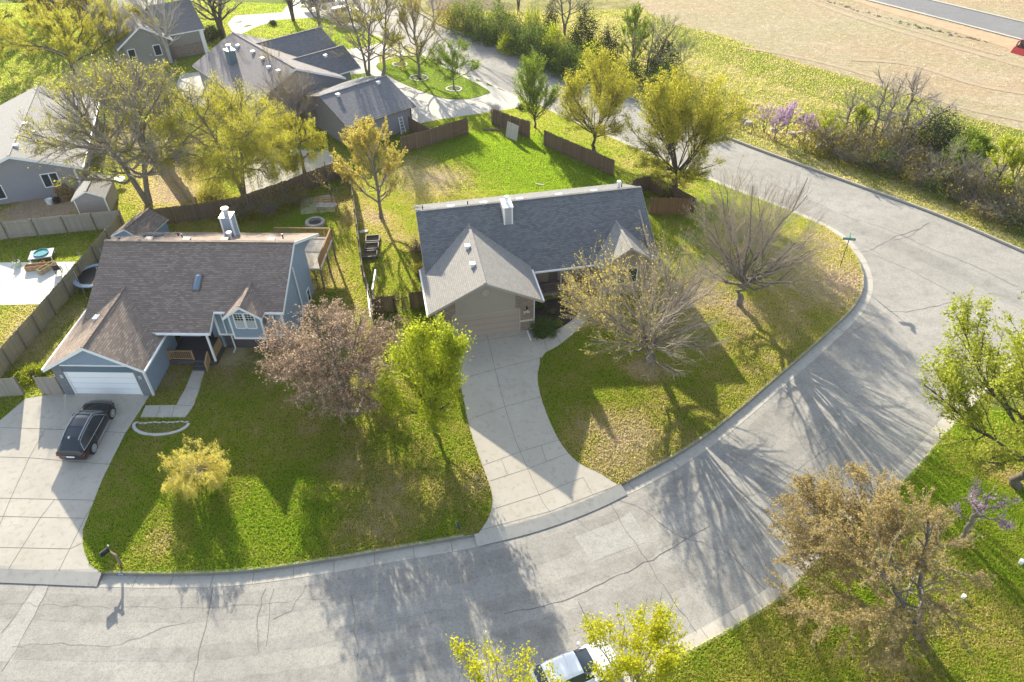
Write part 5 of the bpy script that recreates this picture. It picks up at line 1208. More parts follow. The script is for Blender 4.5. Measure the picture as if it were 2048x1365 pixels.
# ------------------------------------------------------------------ vehicles
def car(loc, rz, label, body, L=4.9, Wd=2.0, Hh=1.75, kind='suv', roofcol=None, cat='car', rails=False, trimmat=None, lights=True):
    C0 = empty('parked_car', loc, rz, label, cat)
    hl = L/2
    if kind == 'suv':   # x forward: (t, half width, z bottom, z shoulder, half roof, z roof)
        st = [(-1.0, .74, .42, .80, .58, .84), (-.985, .86, .34, .94, .68, 1.02), (-.95, .92, .28, 1.02, .70, 1.18), (-.74, .985, .25, 1.04, .61, 1.53), (-.62, 1.0, .24, 1.04, .61, 1.64), (-.30, 1.0, .24, 1.01, .625, 1.74), (.0, 1.0, .24, .995, .61, 1.735), (.15, 1.0, .24, .985, .60, 1.67), (.44, .995, .24, 1.0, .72, 1.12), (.50, .99, .24, 1.0, .8, 1.075), (.75, .96, .26, .94, .74, 1.03), (.88, .90, .28, .85, .64, .95), (.96, .78, .33, .76, .5, .82), (1.0, .60, .4, .66, .36, .70)]
        gl = (-.90, .40); wsh = (.18, .41); rw = (-.94, -.76)
    else:
        st = [(-1.0, .80, .42, .76, .6, .80), (-.98, .90, .33, .9, .7, .96), (-.93, .95, .26, .95, .76, 1.1), (-.74, .985, .24, .98, .68, 1.42), (-.60, 1.0, .22, .96, .67, 1.50), (-.2, 1.0, .22, .93, .66, 1.53), (.05, 1.0, .22, .92, .64, 1.49), (.42, .99, .22, .92, .74, 1.04), (.52, .98, .22, .92, .8, 1.0), (.78, .96, .24, .86, .76, .92), (.93, .88, .28, .76, .66, .80), (1.0, .70, .38, .64, .5, .66)]
        gl = (-.90, .40); wsh = (.06, .41); rw = (-.925, -.74)
    sc = Hh/(1.75 if kind == 'suv' else 1.53)
    S = np.array(st); xs = np.linspace(-1, 1, 61)
    xs = np.unique(np.concatenate([xs, S[:, 0]]))
    T = np.stack([np.interp(xs, S[:, 0], S[:, k]) for k in range(1, 6)], 1)
    for _ in range(1): T[1:-1] = .25*T[:-2]+.5*T[1:-1]+.25*T[2:]
    def sec(x, w, zb, zs, wr, zr):
        w *= Wd/2; wr *= Wd/2; zb *= sc; zs *= sc; zr *= sc
        h = [(0, zb), (w*.86, zb), (w*.97, zb+.06), (w, zb+.25*(zs-zb)), (w*1.0, zb+.6*(zs-zb)), (w*.985, zs-.06), (w*.95, zs)]
        for t in (.0, .5, .93): h.append((w*.93+(wr-w*.93)*t, zs+.015+(zr-.05-zs)*t))
        h += [(wr*.93, zr-.015), (wr*.7, zr), (wr*.35, zr+.02), (0, zr+.025)]
        p = [(x*hl, -y, z) for y, z in h]+[(x*hl, y, z) for y, z in h[-2:0:-1]]
        return p
    R = [sec(x, *T[i]) for i, x in enumerate(xs)]; n = len(R[0]); nh = 14
    B, GLS, RF = MB(), MB(), MB()
    for i in range(len(R)-1):
        xm = (xs[i]+xs[i+1])/2
        for k in range(n):
            j = (k+1) % n; kk = k if k < nh-1 else n-1-k
            q = [R[i][k], R[i+1][k], R[i+1][j], R[i][j]]
            tgt = B
            if 7 <= kk <= 8 and gl[0]+.03 < xm < gl[1]-.10+(.0 if kk == 7 else -.08): tgt = GLS
            if kk >= 9 and wsh[0] < xm < wsh[1]: tgt = GLS
            if kk >= 9 and rw[0] < xm < rw[1]: tgt = GLS
            if tgt is B and kk >= 10 and roofcol and rw[1] < xm < wsh[0]: tgt = RF
            tgt.poly(q, 0, True)
    B.poly(R[0][::-1]); B.poly(R[-1])
    def weld(o):
        bm = __import__('bmesh').new(); bm.from_mesh(o.data); __import__('bmesh').ops.remove_doubles(bm, verts=bm.verts, dist=.0005); bm.to_mesh(o.data); bm.free(); return o
    weld(B.build('body', body, C0)); weld(GLS.build('window', M['glass'], C0))
    if RF.f: weld(RF.build('roof_panel', roofcol, C0))
    wr = .37 if kind == 'suv' else .32; wxs = (-.60*hl, .60*hl)
    for wx in wxs:
        for s in (-1, 1):
            wy = s*(Wd/2-.10)
            A = MB(); A.tube([(wx, s*(Wd/2-.3), wr), (wx, s*(Wd/2+.006), wr)], wr*1.16, 22); A.build('wheel_arch', M['black_plastic'], C0)
            ty = MB(); ty.tube([(wx, wy-s*.14, wr), (wx, wy-s*.13, wr), (wx, wy+s*.11, wr), (wx, wy+s*.13, wr)], [wr*.9, wr, wr, wr*.9], 22); ty_o = ty.build('wheel', M['black_plastic'], C0)
            rm = MB(); rm.tube([(wx, wy+s*.125, wr), (wx, wy+s*.135, wr)], wr*.2, 12)
            for k in range(10):
                a = k*math.pi/5; rm.bar((wx+.05*math.cos(a), wy+s*.137, wr+.05*math.sin(a)), (wx+wr*.68*math.cos(a), wy+s*.137, wr+wr*.68*math.sin(a)), .045, .02, up=(0, 1, 0))
            for k in range(22):
                a, b = k*math.pi/11, (k+1)*math.pi/11; rm.bar((wx+wr*.7*math.cos(a), wy+s*.135, wr+wr*.7*math.sin(a)), (wx+wr*.7*math.cos(b), wy+s*.135, wr+wr*.7*math.sin(b)), .04, .02, up=(0, 1, 0))
            rm.build('rim', M['metal'], ty_o)
    tm = trimmat or M['metal']
    zsh = np.interp(0, S[:, 0], S[:, 3])*sc
    if rails:
        for s in (-1, 1):
            mb = MB(); pts = []
            for t in np.linspace(-.70, .14, 12):
                w2 = np.interp(t, S[:, 0], S[:, 4])*Wd/2; z2 = np.interp(t, S[:, 0], S[:, 5])*sc; pts.append((t*hl, s*w2*.93, z2+.05))
            mb.tube(pts, .028, 6); mb.build('roof_rail', tm, C0)
            mb = MB(); pts = []
            for t in np.linspace(-.87, .36, 16):
                w1 = np.interp(t, S[:, 0], S[:, 1])*Wd/2; z1 = np.interp(t, S[:, 0], S[:, 3])*sc; pts.append((t*hl, s*(w1*.955+.01), z1+.02))
            w2 = lambda t: np.interp(t, S[:, 0], S[:, 4])*Wd/2
            top = [(t*hl, s*(w2(t)*1.0+.015), np.interp(t, S[:, 0], S[:, 5])*sc-.075) for t in np.linspace(.16, -.72, 12)]
            mb.tube(pts+top+[pts[0]], .018, 5); mb.build('window_trim', tm, C0)
            mb = MB(); mb.bar((-.38*hl, s*(Wd/2+.02), .28), (.38*hl, s*(Wd/2+.02), .28), .05, .05); mb.build('side_step', tm, C0)
    for s in (-1, 1):
        mb = MB(); mb.lathe((.30*hl, s*(Wd/2+.10), zsh+.06), [(0, -.1), (.1, -.08), (.12, 0), (.1, .08), (0, .1)], 10); mb.build('mirror', body, C0)
        mb = MB(); mb.prism([(-.955*hl, s*Wd*.30, zsh-.22*sc), (-.955*hl, s*Wd*.46, zsh-.22*sc), (-.90*hl, s*Wd*.49, zsh-.06), (-.955*hl, s*Wd*.30, zsh-.06)], (-.10, 0, 0)); mb.build('tail_light', plain('tail_red', (.28, .012, .01), .2), C0)
        mb = MB(); mb.prism([(.90*hl, s*Wd*.30, .74*sc), (.88*hl, s*Wd*.445, .76*sc), (.86*hl, s*Wd*.45, .84*sc), (.88*hl, s*Wd*.30, .84*sc)], (.085, 0, 0)); mb.build('headlight', M['metal'], C0)
    mb = MB(); mb.box(-hl-.012, -hl+.02, -.26, .26, .78*sc, .90*sc) if kind != 'suv' else mb.box(-hl-.015, -hl+.03, -.26, .26, .60, .74); mb.build('number_plate', M['white_paint'], C0)
    return C0
M['car_black'] = paint('car_black', (.008, .009, .012), .18); M['car_white'] = paint('car_white', (.78, .79, .8), .25); M['car_grey'] = paint('car_grey', (.05, .055, .06), .25)
A, B = W(191, 905), W(229, 833)
d = B-A; a = math.atan2(d[1], d[0]); ctr = (A+B)/2+np.array([-math.sin(a), math.cos(a), 0])*.95
slope = math.atan2(h1(B[0], B[1])-h1(A[0], A[1]), np.linalg.norm(d[:2]))
cb = car((ctr[0], ctr[1], h1(ctr[0], ctr[1])+.03), a, 'shiny black estate car with chrome roof rails on the left driveway', M['car_black'], 4.9, 1.97, 1.64, 'suv', M['glass'], rails=True)
cb.rotation_euler = (0, -slope, a)
mb = MB(); mb.prism([(-1.75, -.03, 1.68), (-1.55, -.03, 1.70), (-1.72, -.03, 1.82)], (0, .06, 0)); mb.build('antenna_fin', M['white_paint'], cb)
A = GS(1150, 1352); car((A[0], A[1]+.1, ROADZ), math.radians(22), 'white car parked on the near street behind budding branches', M['car_white'], 4.5, 1.85, 1.5, 'hatch')
A = G(622, 10, 0); car((A[0], A[1], 0), math.radians(125), 'dark car parked at the top of the far pale drive', M['car_grey'], 4.9, 1.95, 1.75, 'suv')
A = G(662, 14, 0); car((A[0], A[1], 0), math.radians(28), 'white car on the far drive, second from the top, mostly behind twigs', M['car_white'], 4.6, 1.85, 1.48, 'hatch')
A = G(690, 32, 0); car((A[0], A[1], 0), math.radians(28), 'silver white car nearest the far lawn, partly behind twigs', M['car_white'], 4.6, 1.85, 1.45, 'hatch')
# red tracked machine at the right edge
A = GS(2046, 104); t = empty('mini_loader', A, math.radians(35), 'red and black compact loader on the bare earth at the right edge', 'loader')
mb = MB(); mb.box(-.2, 1.6, -.75, .75, .5, 1.5); mb.box(.2, 1.5, -.6, .6, 1.5, 2.1); mb.build('body', M['car_grey'], t)
for s in (-1, 1):
    mb = MB(); mb.tube([(-.2, s*.8, .32), (-.2, s*1.02, .32)], .32, 12); mb.tube([(1.5, s*.8, .32), (1.5, s*1.02, .32)], .32, 12); mb.box(-.2, 1.5, s*.91-.1, s*.91+.1, .02, .62); mb.build('track', M['black_plastic'], t)
    mb = MB(); mb.bar((1.2, s*.85, 1.5), (-.6, s*.8, 1.3), .14, .16); mb.bar((-.6, s*.8, 1.3), (-1.2, s*.75, .3), .14, .16); mb.build('lift_arm', paint('loader_red', (.5, .03, .02)), t)
mb = MB(); mb.prism([(-1.1, -.9, .1), (-1.1, -.9, .7), (-1.7, -.9, .05)], (0, 1.8, 0)); mb.build('bucket', paint('loader_red2', (.45, .03, .02)), t)
# ------------------------------------------------------------------ trees
def unit(a): return a/(np.linalg.norm(a, axis=-1, keepdims=True)+1e-9)
def envelope(p, d, hc, R, rz, off=(0, 0)):
    """distance from p along d to the crown ellipsoid"""
    c = np.array([off[0], off[1], hc]); s = np.array([R, R, rz])
    P0 = (p-c)/s; D = d/s; a = (D*D).sum(-1); b = (P0*D).sum(-1); k = (P0*P0).sum(-1)-1
    disc = np.maximum(b*b-a*k, 0); return np.maximum((-b+np.sqrt(disc))/a, .15)
def tubes(levels):
    Vs, Fs, base = [], [], 0
    for pts, rad, n in levels:
        N_, S, _ = pts.shape
        tg = np.empty_like(pts); tg[:, 1:-1] = pts[:, 2:]-pts[:, :-2]; tg[:, 0] = pts[:, 1]-pts[:, 0]; tg[:, -1] = pts[:, -1]-pts[:, -2]; tg = unit(tg)
        ref = np.where(np.abs(tg[..., 2:3]) < .9, np.array([0, 0, 1.0]), np.array([1.0, 0, 0]))
        x = unit(np.cross(tg, ref)); y = np.cross(tg, x); a = np.arange(n)*2*math.pi/n
        ring = pts[:, :, None]+rad[:, :, None, None]*(x[:, :, None]*np.cos(a)[:, None]+y[:, :, None]*np.sin(a)[:, None])
        Vs.append(ring.reshape(-1, 3)); idx = base+np.arange(N_*S*n).reshape(N_, S, n); nx = np.roll(idx, -1, 2)
        Fs.append(np.stack([idx[:, :-1], nx[:, :-1], nx[:, 1:], idx[:, 1:]], -1).reshape(-1, 4)); base += N_*S*n
    return np.concatenate(Vs), np.concatenate(Fs)
def leaves(pos, size, r, aspect=.65, up=.3, dirs=None):
    n = len(pos); nrm = unit(r.normal(0, 1, (n, 3))+np.array([0, 0, up])); t = unit(np.cross(nrm, r.normal(0, 1, (n, 3)))) if dirs is None else unit(dirs); b = np.cross(nrm, t)
    s = (size*r.uniform(.55, 1.35, n))[:, None]
    V = np.stack([pos-t*s*.5, pos+b*s*.5*aspect, pos+t*s*.6, pos-b*s*.5*aspect], 1).reshape(-1, 3)
    return V, np.arange(n*4).reshape(n, 4)
def grow(seed, H, R, hb=.3, style='round', n1=14, n2=9, n3=7, lev=3, tr=.16, spread=.5, elev=(20, 75), trop=.15, lean=(0, 0), stems=1, t0=.45, wob=.06, fill=(.7, 1.05), l2=(.25, .6), l3=(.2, .5), off=(0, 0), tr_end=.35, thr=1.0, rmin=.006, vlo=.55):
    """vectorised branch skeleton: list of (points, radii, sides) per level"""
    r = np.random.default_rng(seed); out = []
    hc = H*(hb+(1-hb)*.5); rz = H*(1-hb)*.52
    th = H*(t0 if style == 'vase' else .86)
    S = 9; t = np.linspace(0, 1, S)
    ps, rs = [], []
    for k in range(stems):
        a = 2*math.pi*k/max(1, stems)+r.uniform(0, 1); sp = 0 if stems == 1 else R*.4
        x = np.stack([lean[0]*t+sp*math.cos(a)*t**1.3, lean[1]*t+sp*math.sin(a)*t**1.3, th*t], -1); x[1:-1] += r.normal(0, wob*H*.12, (S-2, 3))*[1, 1, .3]
        ps.append(x); rs.append(tr*(1-(1-tr_end)*t)*(1 if stems == 1 else .72)); rs[-1][0] *= 1.35
    L0 = np.array(ps), np.array(rs); out.append((L0[0], L0[1], 8))
    par = L0
    for lv, nk in ((1, n1), (2, n2), (3, n3))[:lev]:
        pp, pr = par; N_ = len(pp); S0 = pp.shape[1]
        if lv == 1: lo, hi = (hb*.75/(th/H), 1.0) if style != 'vase' else (vlo, 1.0)
        else: lo, hi = (.22, 1.0)
        if lv == 1 and style == 'vase': lo = vlo
        lo = min(lo, .9)
        u = lo+(hi-lo)*(np.arange(nk)[None]+r.uniform(0, 1, (N_, nk)))/nk; u = np.clip(u, 0, .999)
        row = np.arange(N_)[:, None]*np.ones((1, nk), int)
        if lv > 1:
            q = np.linalg.norm(pp[:, -1]-pp[:, 0], axis=-1); q = q**1.1; row = r.choice(N_, N_*nk, p=q/q.sum()).reshape(N_, nk)
        f = u*(S0-1); i = f.astype(int); w = (f-i)[..., None]
        st = pp[row, i]*(1-w)+pp[row, i+1]*w; tg = unit(pp[row, i+1]-pp[row, i]); rad = pr[row, i]*(1-w[..., 0])+pr[row, i+1]*w[..., 0]
        if lv == 1:
            az = (np.arange(nk)*2.39996)[None]+r.uniform(0, .7, (N_, nk))+np.arange(N_)[:, None]
            e0, e1 = math.radians(elev[0]), math.radians(elev[1]); fr = (u-lo)/(hi-lo+1e-6)
            el = (e0+(e1-e0)*fr if style != 'vase' else np.arcsin(r.uniform(math.sin(e0), math.sin(e1), (N_, nk))))+r.normal(0, .06, (N_, nk))
            d = np.stack([np.cos(az)*np.cos(el), np.sin(az)*np.cos(el), np.sin(el)], -1)
            ln = envelope(st, d, hc, R, rz, off)*r.uniform(fill[0], fill[1], (N_, nk))
        else:
            d = unit(tg+spread*unit(r.normal(0, 1, (N_, nk, 3)))*r.uniform(.7, 1.4, (N_, nk, 1))+np.array([0, 0, trop*.6]))
            pl = np.linalg.norm(pp[:, -1]-pp[:, 0], axis=-1)[row]; rg = l2 if lv == 2 else l3
            ln = np.minimum(pl*r.uniform(rg[0], rg[1], (N_, nk))*(1.15-.5*u), envelope(st, d, hc, R*1.04, rz*1.04, off)*1.05+.1)
        M_ = N_*nk; st = st.reshape(M_, 3); d = d.reshape(M_, 3); ln = ln.reshape(M_); rad = rad.reshape(M_)
        S2 = (7, 5, 4)[lv-1]; t2 = np.linspace(0, 1, S2)
        pts = st[:, None]+d[:, None]*(ln[:, None]*t2)[..., None]
        pts[..., 2] += trop*ln[:, None]*t2**2
        nz = r.normal(0, wob, (M_, S2, 3))*ln[:, None, None]; nz[:, 0] = 0; pts += np.cumsum(nz, 1)*.5
        k0 = (.62, .6, .62)[lv-1]
        r0 = np.minimum(rad*k0, ln*.035+.006)*thr; r0 = np.maximum(r0, rmin)
        rr = r0[:, None]*(1-.75*t2[None])
        out.append((pts, rr, (6, 4, 3)[lv-1])); par = (pts, rr)
    return out
TREES = {}
def tree(label, u, v, top, halfw, bark='bark_dark', leaf='lf_green', nleaf=5000, ls=.22, seed=1, far=False, name='tree', group=None, cat='tree', hang=0.0, twig=None, hscale=.93, H=None, R=None, leafdist=.35, lf_lv=(2, 3), crownname='crown', clump=0, leafside=None, base=None, tlo=.15, **kw):
    X = GS(u, v) if far else W(u, v)
    if base is not None: X = np.array(base)
    _, _, dep = P(X)
    if H is None:
        hs = np.arange(.5, 22, .1); vs = [P(X+np.array([0, 0, h]))[1] for h in hs]; H = float(hs[int(np.argmin(np.abs(np.array(vs)-top)))])*hscale
    if R is None: R = halfw*dep/CF*(1.0 if kw.get('style') == 'vase' else 1.1)
    nleaf = int(nleaf*2.7); ls = ls*.76
    r = np.random.default_rng(seed+1000)
    lv = grow(seed, H, R, **kw)
    T = empty(name, X, 0, label, cat, group)
    nt = 2 if len(lv) > 2 else 1
    V, F = tubes(lv[:nt]); np_mesh('trunk', V, F, M[bark], T, True)
    cm = [M[twig or bark]]; Vs, Fs, mi, base_ = [], [], [], 0
    if len(lv) > nt:
        V, F = tubes(lv[nt:]); Vs.append(V); Fs.append(F); mi.append(np.zeros(len(F), int)); base_ = len(V)
    if nleaf:
        cm.append(M[leaf]); src = [l for l in lf_lv if l < len(lv)] or [len(lv)-1]
        ps = []; ds = []
        wts = np.array([lv[l][0].shape[0] for l in src], float); wts /= wts.sum()
        for l, w in zip(src, wts):
            pts = lv[l][0]; n = int(nleaf*w); q = np.linalg.norm(pts[:, -1]-pts[:, 0], axis=-1); k = r.choice(len(pts), n, p=q/q.sum()); t = r.uniform(tlo, 1, n)*(pts.shape[1]-1); i = np.minimum(t.astype(int), pts.shape[1]-2); f = (t-i)[:, None]
            ps.append(pts[k, i]*(1-f)+pts[k, i+1]*f); ds.append(pts[k, i+1]-pts[k, i])
        p = np.concatenate(ps); dd = np.concatenate(ds)
        if clump:
            cc = p[r.integers(0, len(p), clump)]; q = r.integers(0, clump, len(p)); m = r.uniform(0, 1, len(p)) < .6
            p = np.where(m[:, None], cc[q]+r.normal(0, ls*1.6, p.shape), p)
        p = p+r.normal(0, ls*leafdist, p.shape)
        if leafside is not None:
            s = (p[:, 0]*leafside[0]+p[:, 1]*leafside[1])/R; keep = r.uniform(-.5, .5, len(p)) < s-leafside[2]; p = p[keep]; dd = dd[keep]
        if hang: p[:, 2] -= r.exponential(hang, len(p)); dd = np.tile([0, 0, -1.0], (len(p), 1))+r.normal(0, .25, p.shape)
        p[:, 2] = np.maximum(p[:, 2], .15)
        V, F = leaves(p, ls, r, .65 if not hang else .3, .3, dd if hang else None); Vs.append(V); Fs.append(F+base_); mi.append(np.ones(len(F), int))
    if Vs: np_mesh(crownname, np.concatenate(Vs), np.concatenate(Fs), cm, T, False, midx=np.concatenate(mi))
    TREES[label] = (T, H, R); return T
def shrub(label, u, v, h, r_, leaf='lf_shrub', n=1500, ls=.14, seed=1, far=True, name='shrub', group=None, cat='shrub', shape=(1, 1), cone=False, bark='twig_brown', f=None, twigs=60, sx=1.0, ang=0.0):
    X = (f or (GS if far else W))(u, v); r = np.random.default_rng(seed+500)
    if n > 300: n = int(n*1.7); ls *= .85
    if group and 'hedgerow' in group or cone: h *= 1.12; r_ *= 1.3
    if group and 'brush' in group: h *= 1.1; r_ *= 1.1; twigs = int(twigs*.7)
    T = empty(name, X, ang, label, cat, group)
    m = twigs; a = r.uniform(0, 6.283, m); rr = np.sqrt(r.uniform(0, 1, m))*r_*.9; t = np.linspace(0, 1, 4)
    end = np.stack([rr*np.cos(a)*sx, rr*np.sin(a), h*r.uniform(.45, 1.02, m)*(1-.35*(rr/r_)**2)], -1)
    if cone: end[:, 2] = h*r.uniform(.05, 1, m); q = (1-end[:, 2]/h)*r_; end[:, 0], end[:, 1] = q*np.cos(a), q*np.sin(a)
    st = np.stack([r.normal(0, r_*.15, m), r.normal(0, r_*.15, m), np.zeros(m)], -1)
    if cone: st = np.stack([np.zeros(m), np.zeros(m), end[:, 2]*.9], -1)
    pts = st[:, None]+(end-st)[:, None]*t[:, None]; pts[:, 1:3] += r.normal(0, .04*h, (m, 2, 3))
    V, F = tubes([(pts, np.full((m, 1), .012+.004*h)*(1-.7*t)[None], 3)])
    np_mesh('stems', V, F, M[bark], T)
    if n:
        if cone:
            z = h*(1-np.sqrt(r.uniform(0, 1, n)))*.98+.1; az = r.uniform(0, 6.283, n); rad = np.minimum(1, 1.25*(1-z/h)+.08)**.62*r_*.72*r.uniform(.45, 1.1, n)*(1+.3*np.sin(2*az+z*1.3+seed)+.22*np.sin(5*az-z*2.1+seed)+.12*np.sin(9*az+z*4)); z = z*(1+.12*np.sin(3*az+seed)); p = np.stack([rad*np.cos(az), rad*np.sin(az), z], -1)
        else:
            nc = max(6, n//40); cp = unit(r.normal(0, 1, (nc, 3))); cp[:, 2] = np.abs(cp[:, 2]); cp *= (r.uniform(.55, 1.0, nc)[:, None]); cp = cp*np.array([r_*sx, r_, h*.92])
            k = r.integers(0, nc, n); p = cp[k]+r.normal(0, 1, (n, 3))*np.array([r_*.16, r_*.16, h*.10]); p[:, 2] = np.maximum(p[:, 2], .05)
        V, F = leaves(p, ls, r); np_mesh('foliage', V, F, M[leaf], T)
    return T
def dup(T, loc, rz, s, label, group=None):
    c = copy_tree(T); c.location = loc; c.rotation_euler = (0, 0, rz); c.scale = (s, s, s); c['label'] = label
    if group: c['group'] = group
    return c
# ---- the front yards
tree('pinkish brown crabapple with dense weeping twigs in the shaded front lawn', 692, 796, 598, 128, 'bark_grey', 'lf_pink', 15000, .13, 3, hb=.12, n1=22, n2=14, n3=9, tr=.17, spread=.75, elev=(5, 70), trop=-.12, twig='twig_brown', stems=3, t0=.3, leafdist=.5, fill=(.75, 1.05), hscale=.9)
tree('bright lime green pear tree left of the pale driveway', 868, 858, 655, 92, 'bark_dark', 'lf_lime', 9500, .18, 5, style='vase', t0=.2, hb=.12, n1=24, n2=11, n3=6, tr=.15, spread=.5, elev=(15, 86), trop=.15, leafdist=.6, clump=600, fill=(.6, 1.05))
VA = dict(style='vase', hb=.08, t0=.2, vlo=.8, rmin=.007, n1=36, n2=15, n3=9, tr=.27, spread=.42, elev=(14, 86), trop=.06, wob=.085, fill=(.7, .97), l2=(.3, .65), l3=(.25, .55), tr_end=.85, thr=.68)
tree('wide bare fan shaped tree with yellow buds on one side, before the taupe house', 1298, 722, 458, 156, 'bark_grey', 'lf_gold', 7000, .12, 7, lean=(-.3, 0), off=(-.7, 0), twig='twig', leafside=(-1, .35, .16), hscale=.92, lf_lv=(3,), tlo=.5, **VA)
tree('bare fan shaped tree near the street corner, right of the taupe house', 1476, 608, 330, 138, 'bark_grey', 'lf_gold', 1500, .1, 9, twig='twig', leafside=(-1, .2, .2), hscale=.93, lf_lv=(3,), tlo=.5, **VA)
tree('small yellow weeping tree alone in the sunny front lawn', 402, 965, 880, 66, 'twig', 'lf_willow', 13000, .1, 11, style='vase', t0=.35, hb=.05, n1=36, n2=12, n3=8, tr=.07, spread=.7, elev=(0, 80), trop=-.3, hang=.1, twig='lf_willow', hscale=.98, wob=.1)
tree('leafy green tree cut off by the right edge, beside the side street', 2032, 972, 570, 185, 'bark_dark', 'lf_yg', 17000, .2, 13, far=True, hb=.22, n1=18, n2=12, n3=8, tr=.3, spread=.55, elev=(10, 70), trop=.08, stems=2, clump=500, leaf_='' if False else None) if False else tree('leafy green tree cut off by the right edge, beside the side street', 2032, 972, 562, 205, 'bark_dark', 'lf_spring', 24000, .19, 13, far=True, hb=.16, style='vase', t0=.25, off=(-1.2, .4), n1=18, n2=14, n3=8, tr=.3, spread=.6, elev=(8, 80), trop=.05, fill=(.8, 1.05), clump=900)
tree('rust brown budding tree at the lower right, overhanging the kerb', 1838, 1276, 960, 174, 'bark_grey', 'lf_rust', 29000, .13, 15, far=True, hb=.22, n1=20, n2=14, n3=9, tr=.26, spread=.7, elev=(0, 65), trop=-.02, lean=(-2.9, .6), off=(-3.6, 1.2), twig='twig_grey', thr=.8, stems=2, leafdist=.5, hscale=.67)
tree('little redbud with few purple blossoms on the lawn at the right', 1924, 1078, 962, 46, 'bark_grey', 'lf_purple', 700, .11, 17, far=True, name='redbud', hb=.25, n1=9, n2=6, n3=4, tr=.17, spread=.6, elev=(20, 70), trop=.1, wob=.12, lf_lv=(1, 2), clump=40)
# budding branches close to the camera at the bottom edge
tree('tall budding tree at the bottom edge with bright green tips, left of the white car', 0, 0, 0, 0, 'bark_grey', 'lf_bud', 2600, .13, 19, base=GS(995, 1545)+np.array([0, 0, 0]), H=10.1, R=2.8, hb=.3, n1=15, n2=8, n3=5, tr=.12, spread=.3, elev=(45, 86), trop=.25, lf_lv=(3,), tlo=.55, clump=260, thr=.7)
tree('tall budding tree at the bottom edge with bright green tips, over the white car', 0, 0, 0, 0, 'bark_grey', 'lf_bud', 6500, .13, 21, base=GS(1245, 1500)+np.array([0, 0, 0]), H=8.9, R=3.7, hb=.3, n1=20, n2=9, n3=5, tr=.14, spread=.3, elev=(40, 86), trop=.25, lf_lv=(3,), tlo=.55, clump=360, thr=.7)
# ---- back yards and beyond
tree('golden budding tree on the lawn left of the taupe house roof', 763, 437, 238, 72, 'bark_grey', 'lf_gold', 11000, .14, 23, hb=.2, n1=20, n2=11, n3=7, tr=.16, spread=.42, elev=(25, 82), trop=.15, twig='twig', leafdist=.5, lf_lv=(3,), tlo=.3)
tree('slim bare tree beside the swing bench', 664, 402, 318, 44, 'bark_dark', 'lf_gold', 250, .1, 25, hb=.25, n1=10, n2=7, n3=5, tr=.09, spread=.45, elev=(25, 75), trop=.1, twig='twig_brown', lf_lv=(3,))
tree('large yellow green willow in the middle of the back yards, light trunk', 487, 388, 138, 118, 'bark_grey', 'lf_yg', 38000, .19, 27, hb=.16, n1=18, n2=13, n3=8, tr=.3, spread=.75, elev=(10, 75), trop=-.1, hang=.3, stems=2, leafdist=.8, clump=700)
tree('smaller yellow green willow standing on the pale patio', 610, 350, 222, 66, 'bark_dark', 'lf_yg', 14000, .17, 29, hb=.3, n1=12, n2=10, n3=7, tr=.18, spread=.75, elev=(15, 70), trop=-.15, hang=.35)
tree('large bare grey tree with scattered yellow buds left of the willow', 298, 408, 112, 150, 'bark_grey', 'lf_yg', 7000, .17, 31, hb=.24, n1=24, n2=16, n3=12, tr=.4, spread=.65, elev=(12, 72), trop=.05, twig='twig_grey', stems=2, lf_lv=(2, 3), clump=300)
tree('bare twiggy grey tree in front of the neighbour house gable', 590, 272, 138, 66, 'twig_grey', 'lf_rust', 1600, .1, 33, hb=.15, n1=20, n2=12, n3=8, tr=.12, spread=.5, elev=(20, 80), trop=.1, twig='twig_grey', stems=3, lf_lv=(3,), base=G(590, 262))
tree('slender twiggy sapling showing above the mottled gable roof', 556, 190, 80, 26, 'twig', 'lf_gold', 300, .1, 35, hb=.2, n1=12, n2=8, n3=5, tr=.08, spread=.35, elev=(45, 85), trop=.2, twig='twig', base=G(558, 205))
tree('broad golden green tree on the sunny grass at the left', 150, 150, 12, 158, 'bark_dark', 'lf_yg', 38000, .22, 37, hb=.2, n1=18, n2=11, n3=7, tr=.25, spread=.6, elev=(12, 70), trop=.05, hang=.15, twig='twig_brown')
tree('orange budding tree behind the broad golden green tree', 130, 70, -40, 70, 'bark_dark', 'lf_gold', 4500, .2, 39, hb=.2, n1=14, n2=10, n3=6, tr=.18, spread=.5, elev=(20, 75), trop=.1, twig='twig_brown')
tree('dark bushy tree at the top left corner', 110, 40, -60, 95, 'bark_dark', 'lf_shrub', 8000, .25, 41, hb=.1, n1=16, n2=9, n3=5, tr=.2, spread=.6, elev=(10, 75), trop=.05)
tree('dark thicket tree left of the olive grey house', 205, 62, -30, 60, 'bark_dark', 'lf_olive', 3800, .2, 43, hb=.1, n1=16, n2=10, n3=6, tr=.2, spread=.6, elev=(15, 75), trop=.05, stems=3)
tree('twiggy tree at the left edge of the picture, upper corner', 5, 95, -10, 60, 'bark_dark', 'lf_olive', 2500, .2, 45, hb=.15, n1=14, n2=10, n3=6, tr=.2, spread=.6, elev=(15, 75), trop=.05)
tree('pale barked bare tree in front of the olive grey house', 343, 126, -90, 60, 'bark_pale', 'lf_gold', 0, .1, 47, hb=.18, n1=14, n2=10, n3=6, tr=.27, spread=.45, elev=(30, 80), trop=.15, stems=3, twig='bark_pale')
tree('second pale barked bare tree left of the olive grey house gable', 240, 130, -20, 40, 'bark_pale', 'lf_gold', 0, .1, 49, hb=.2, n1=12, n2=9, n3=5, tr=.18, spread=.45, elev=(30, 80), trop=.15, stems=2, twig='bark_pale')
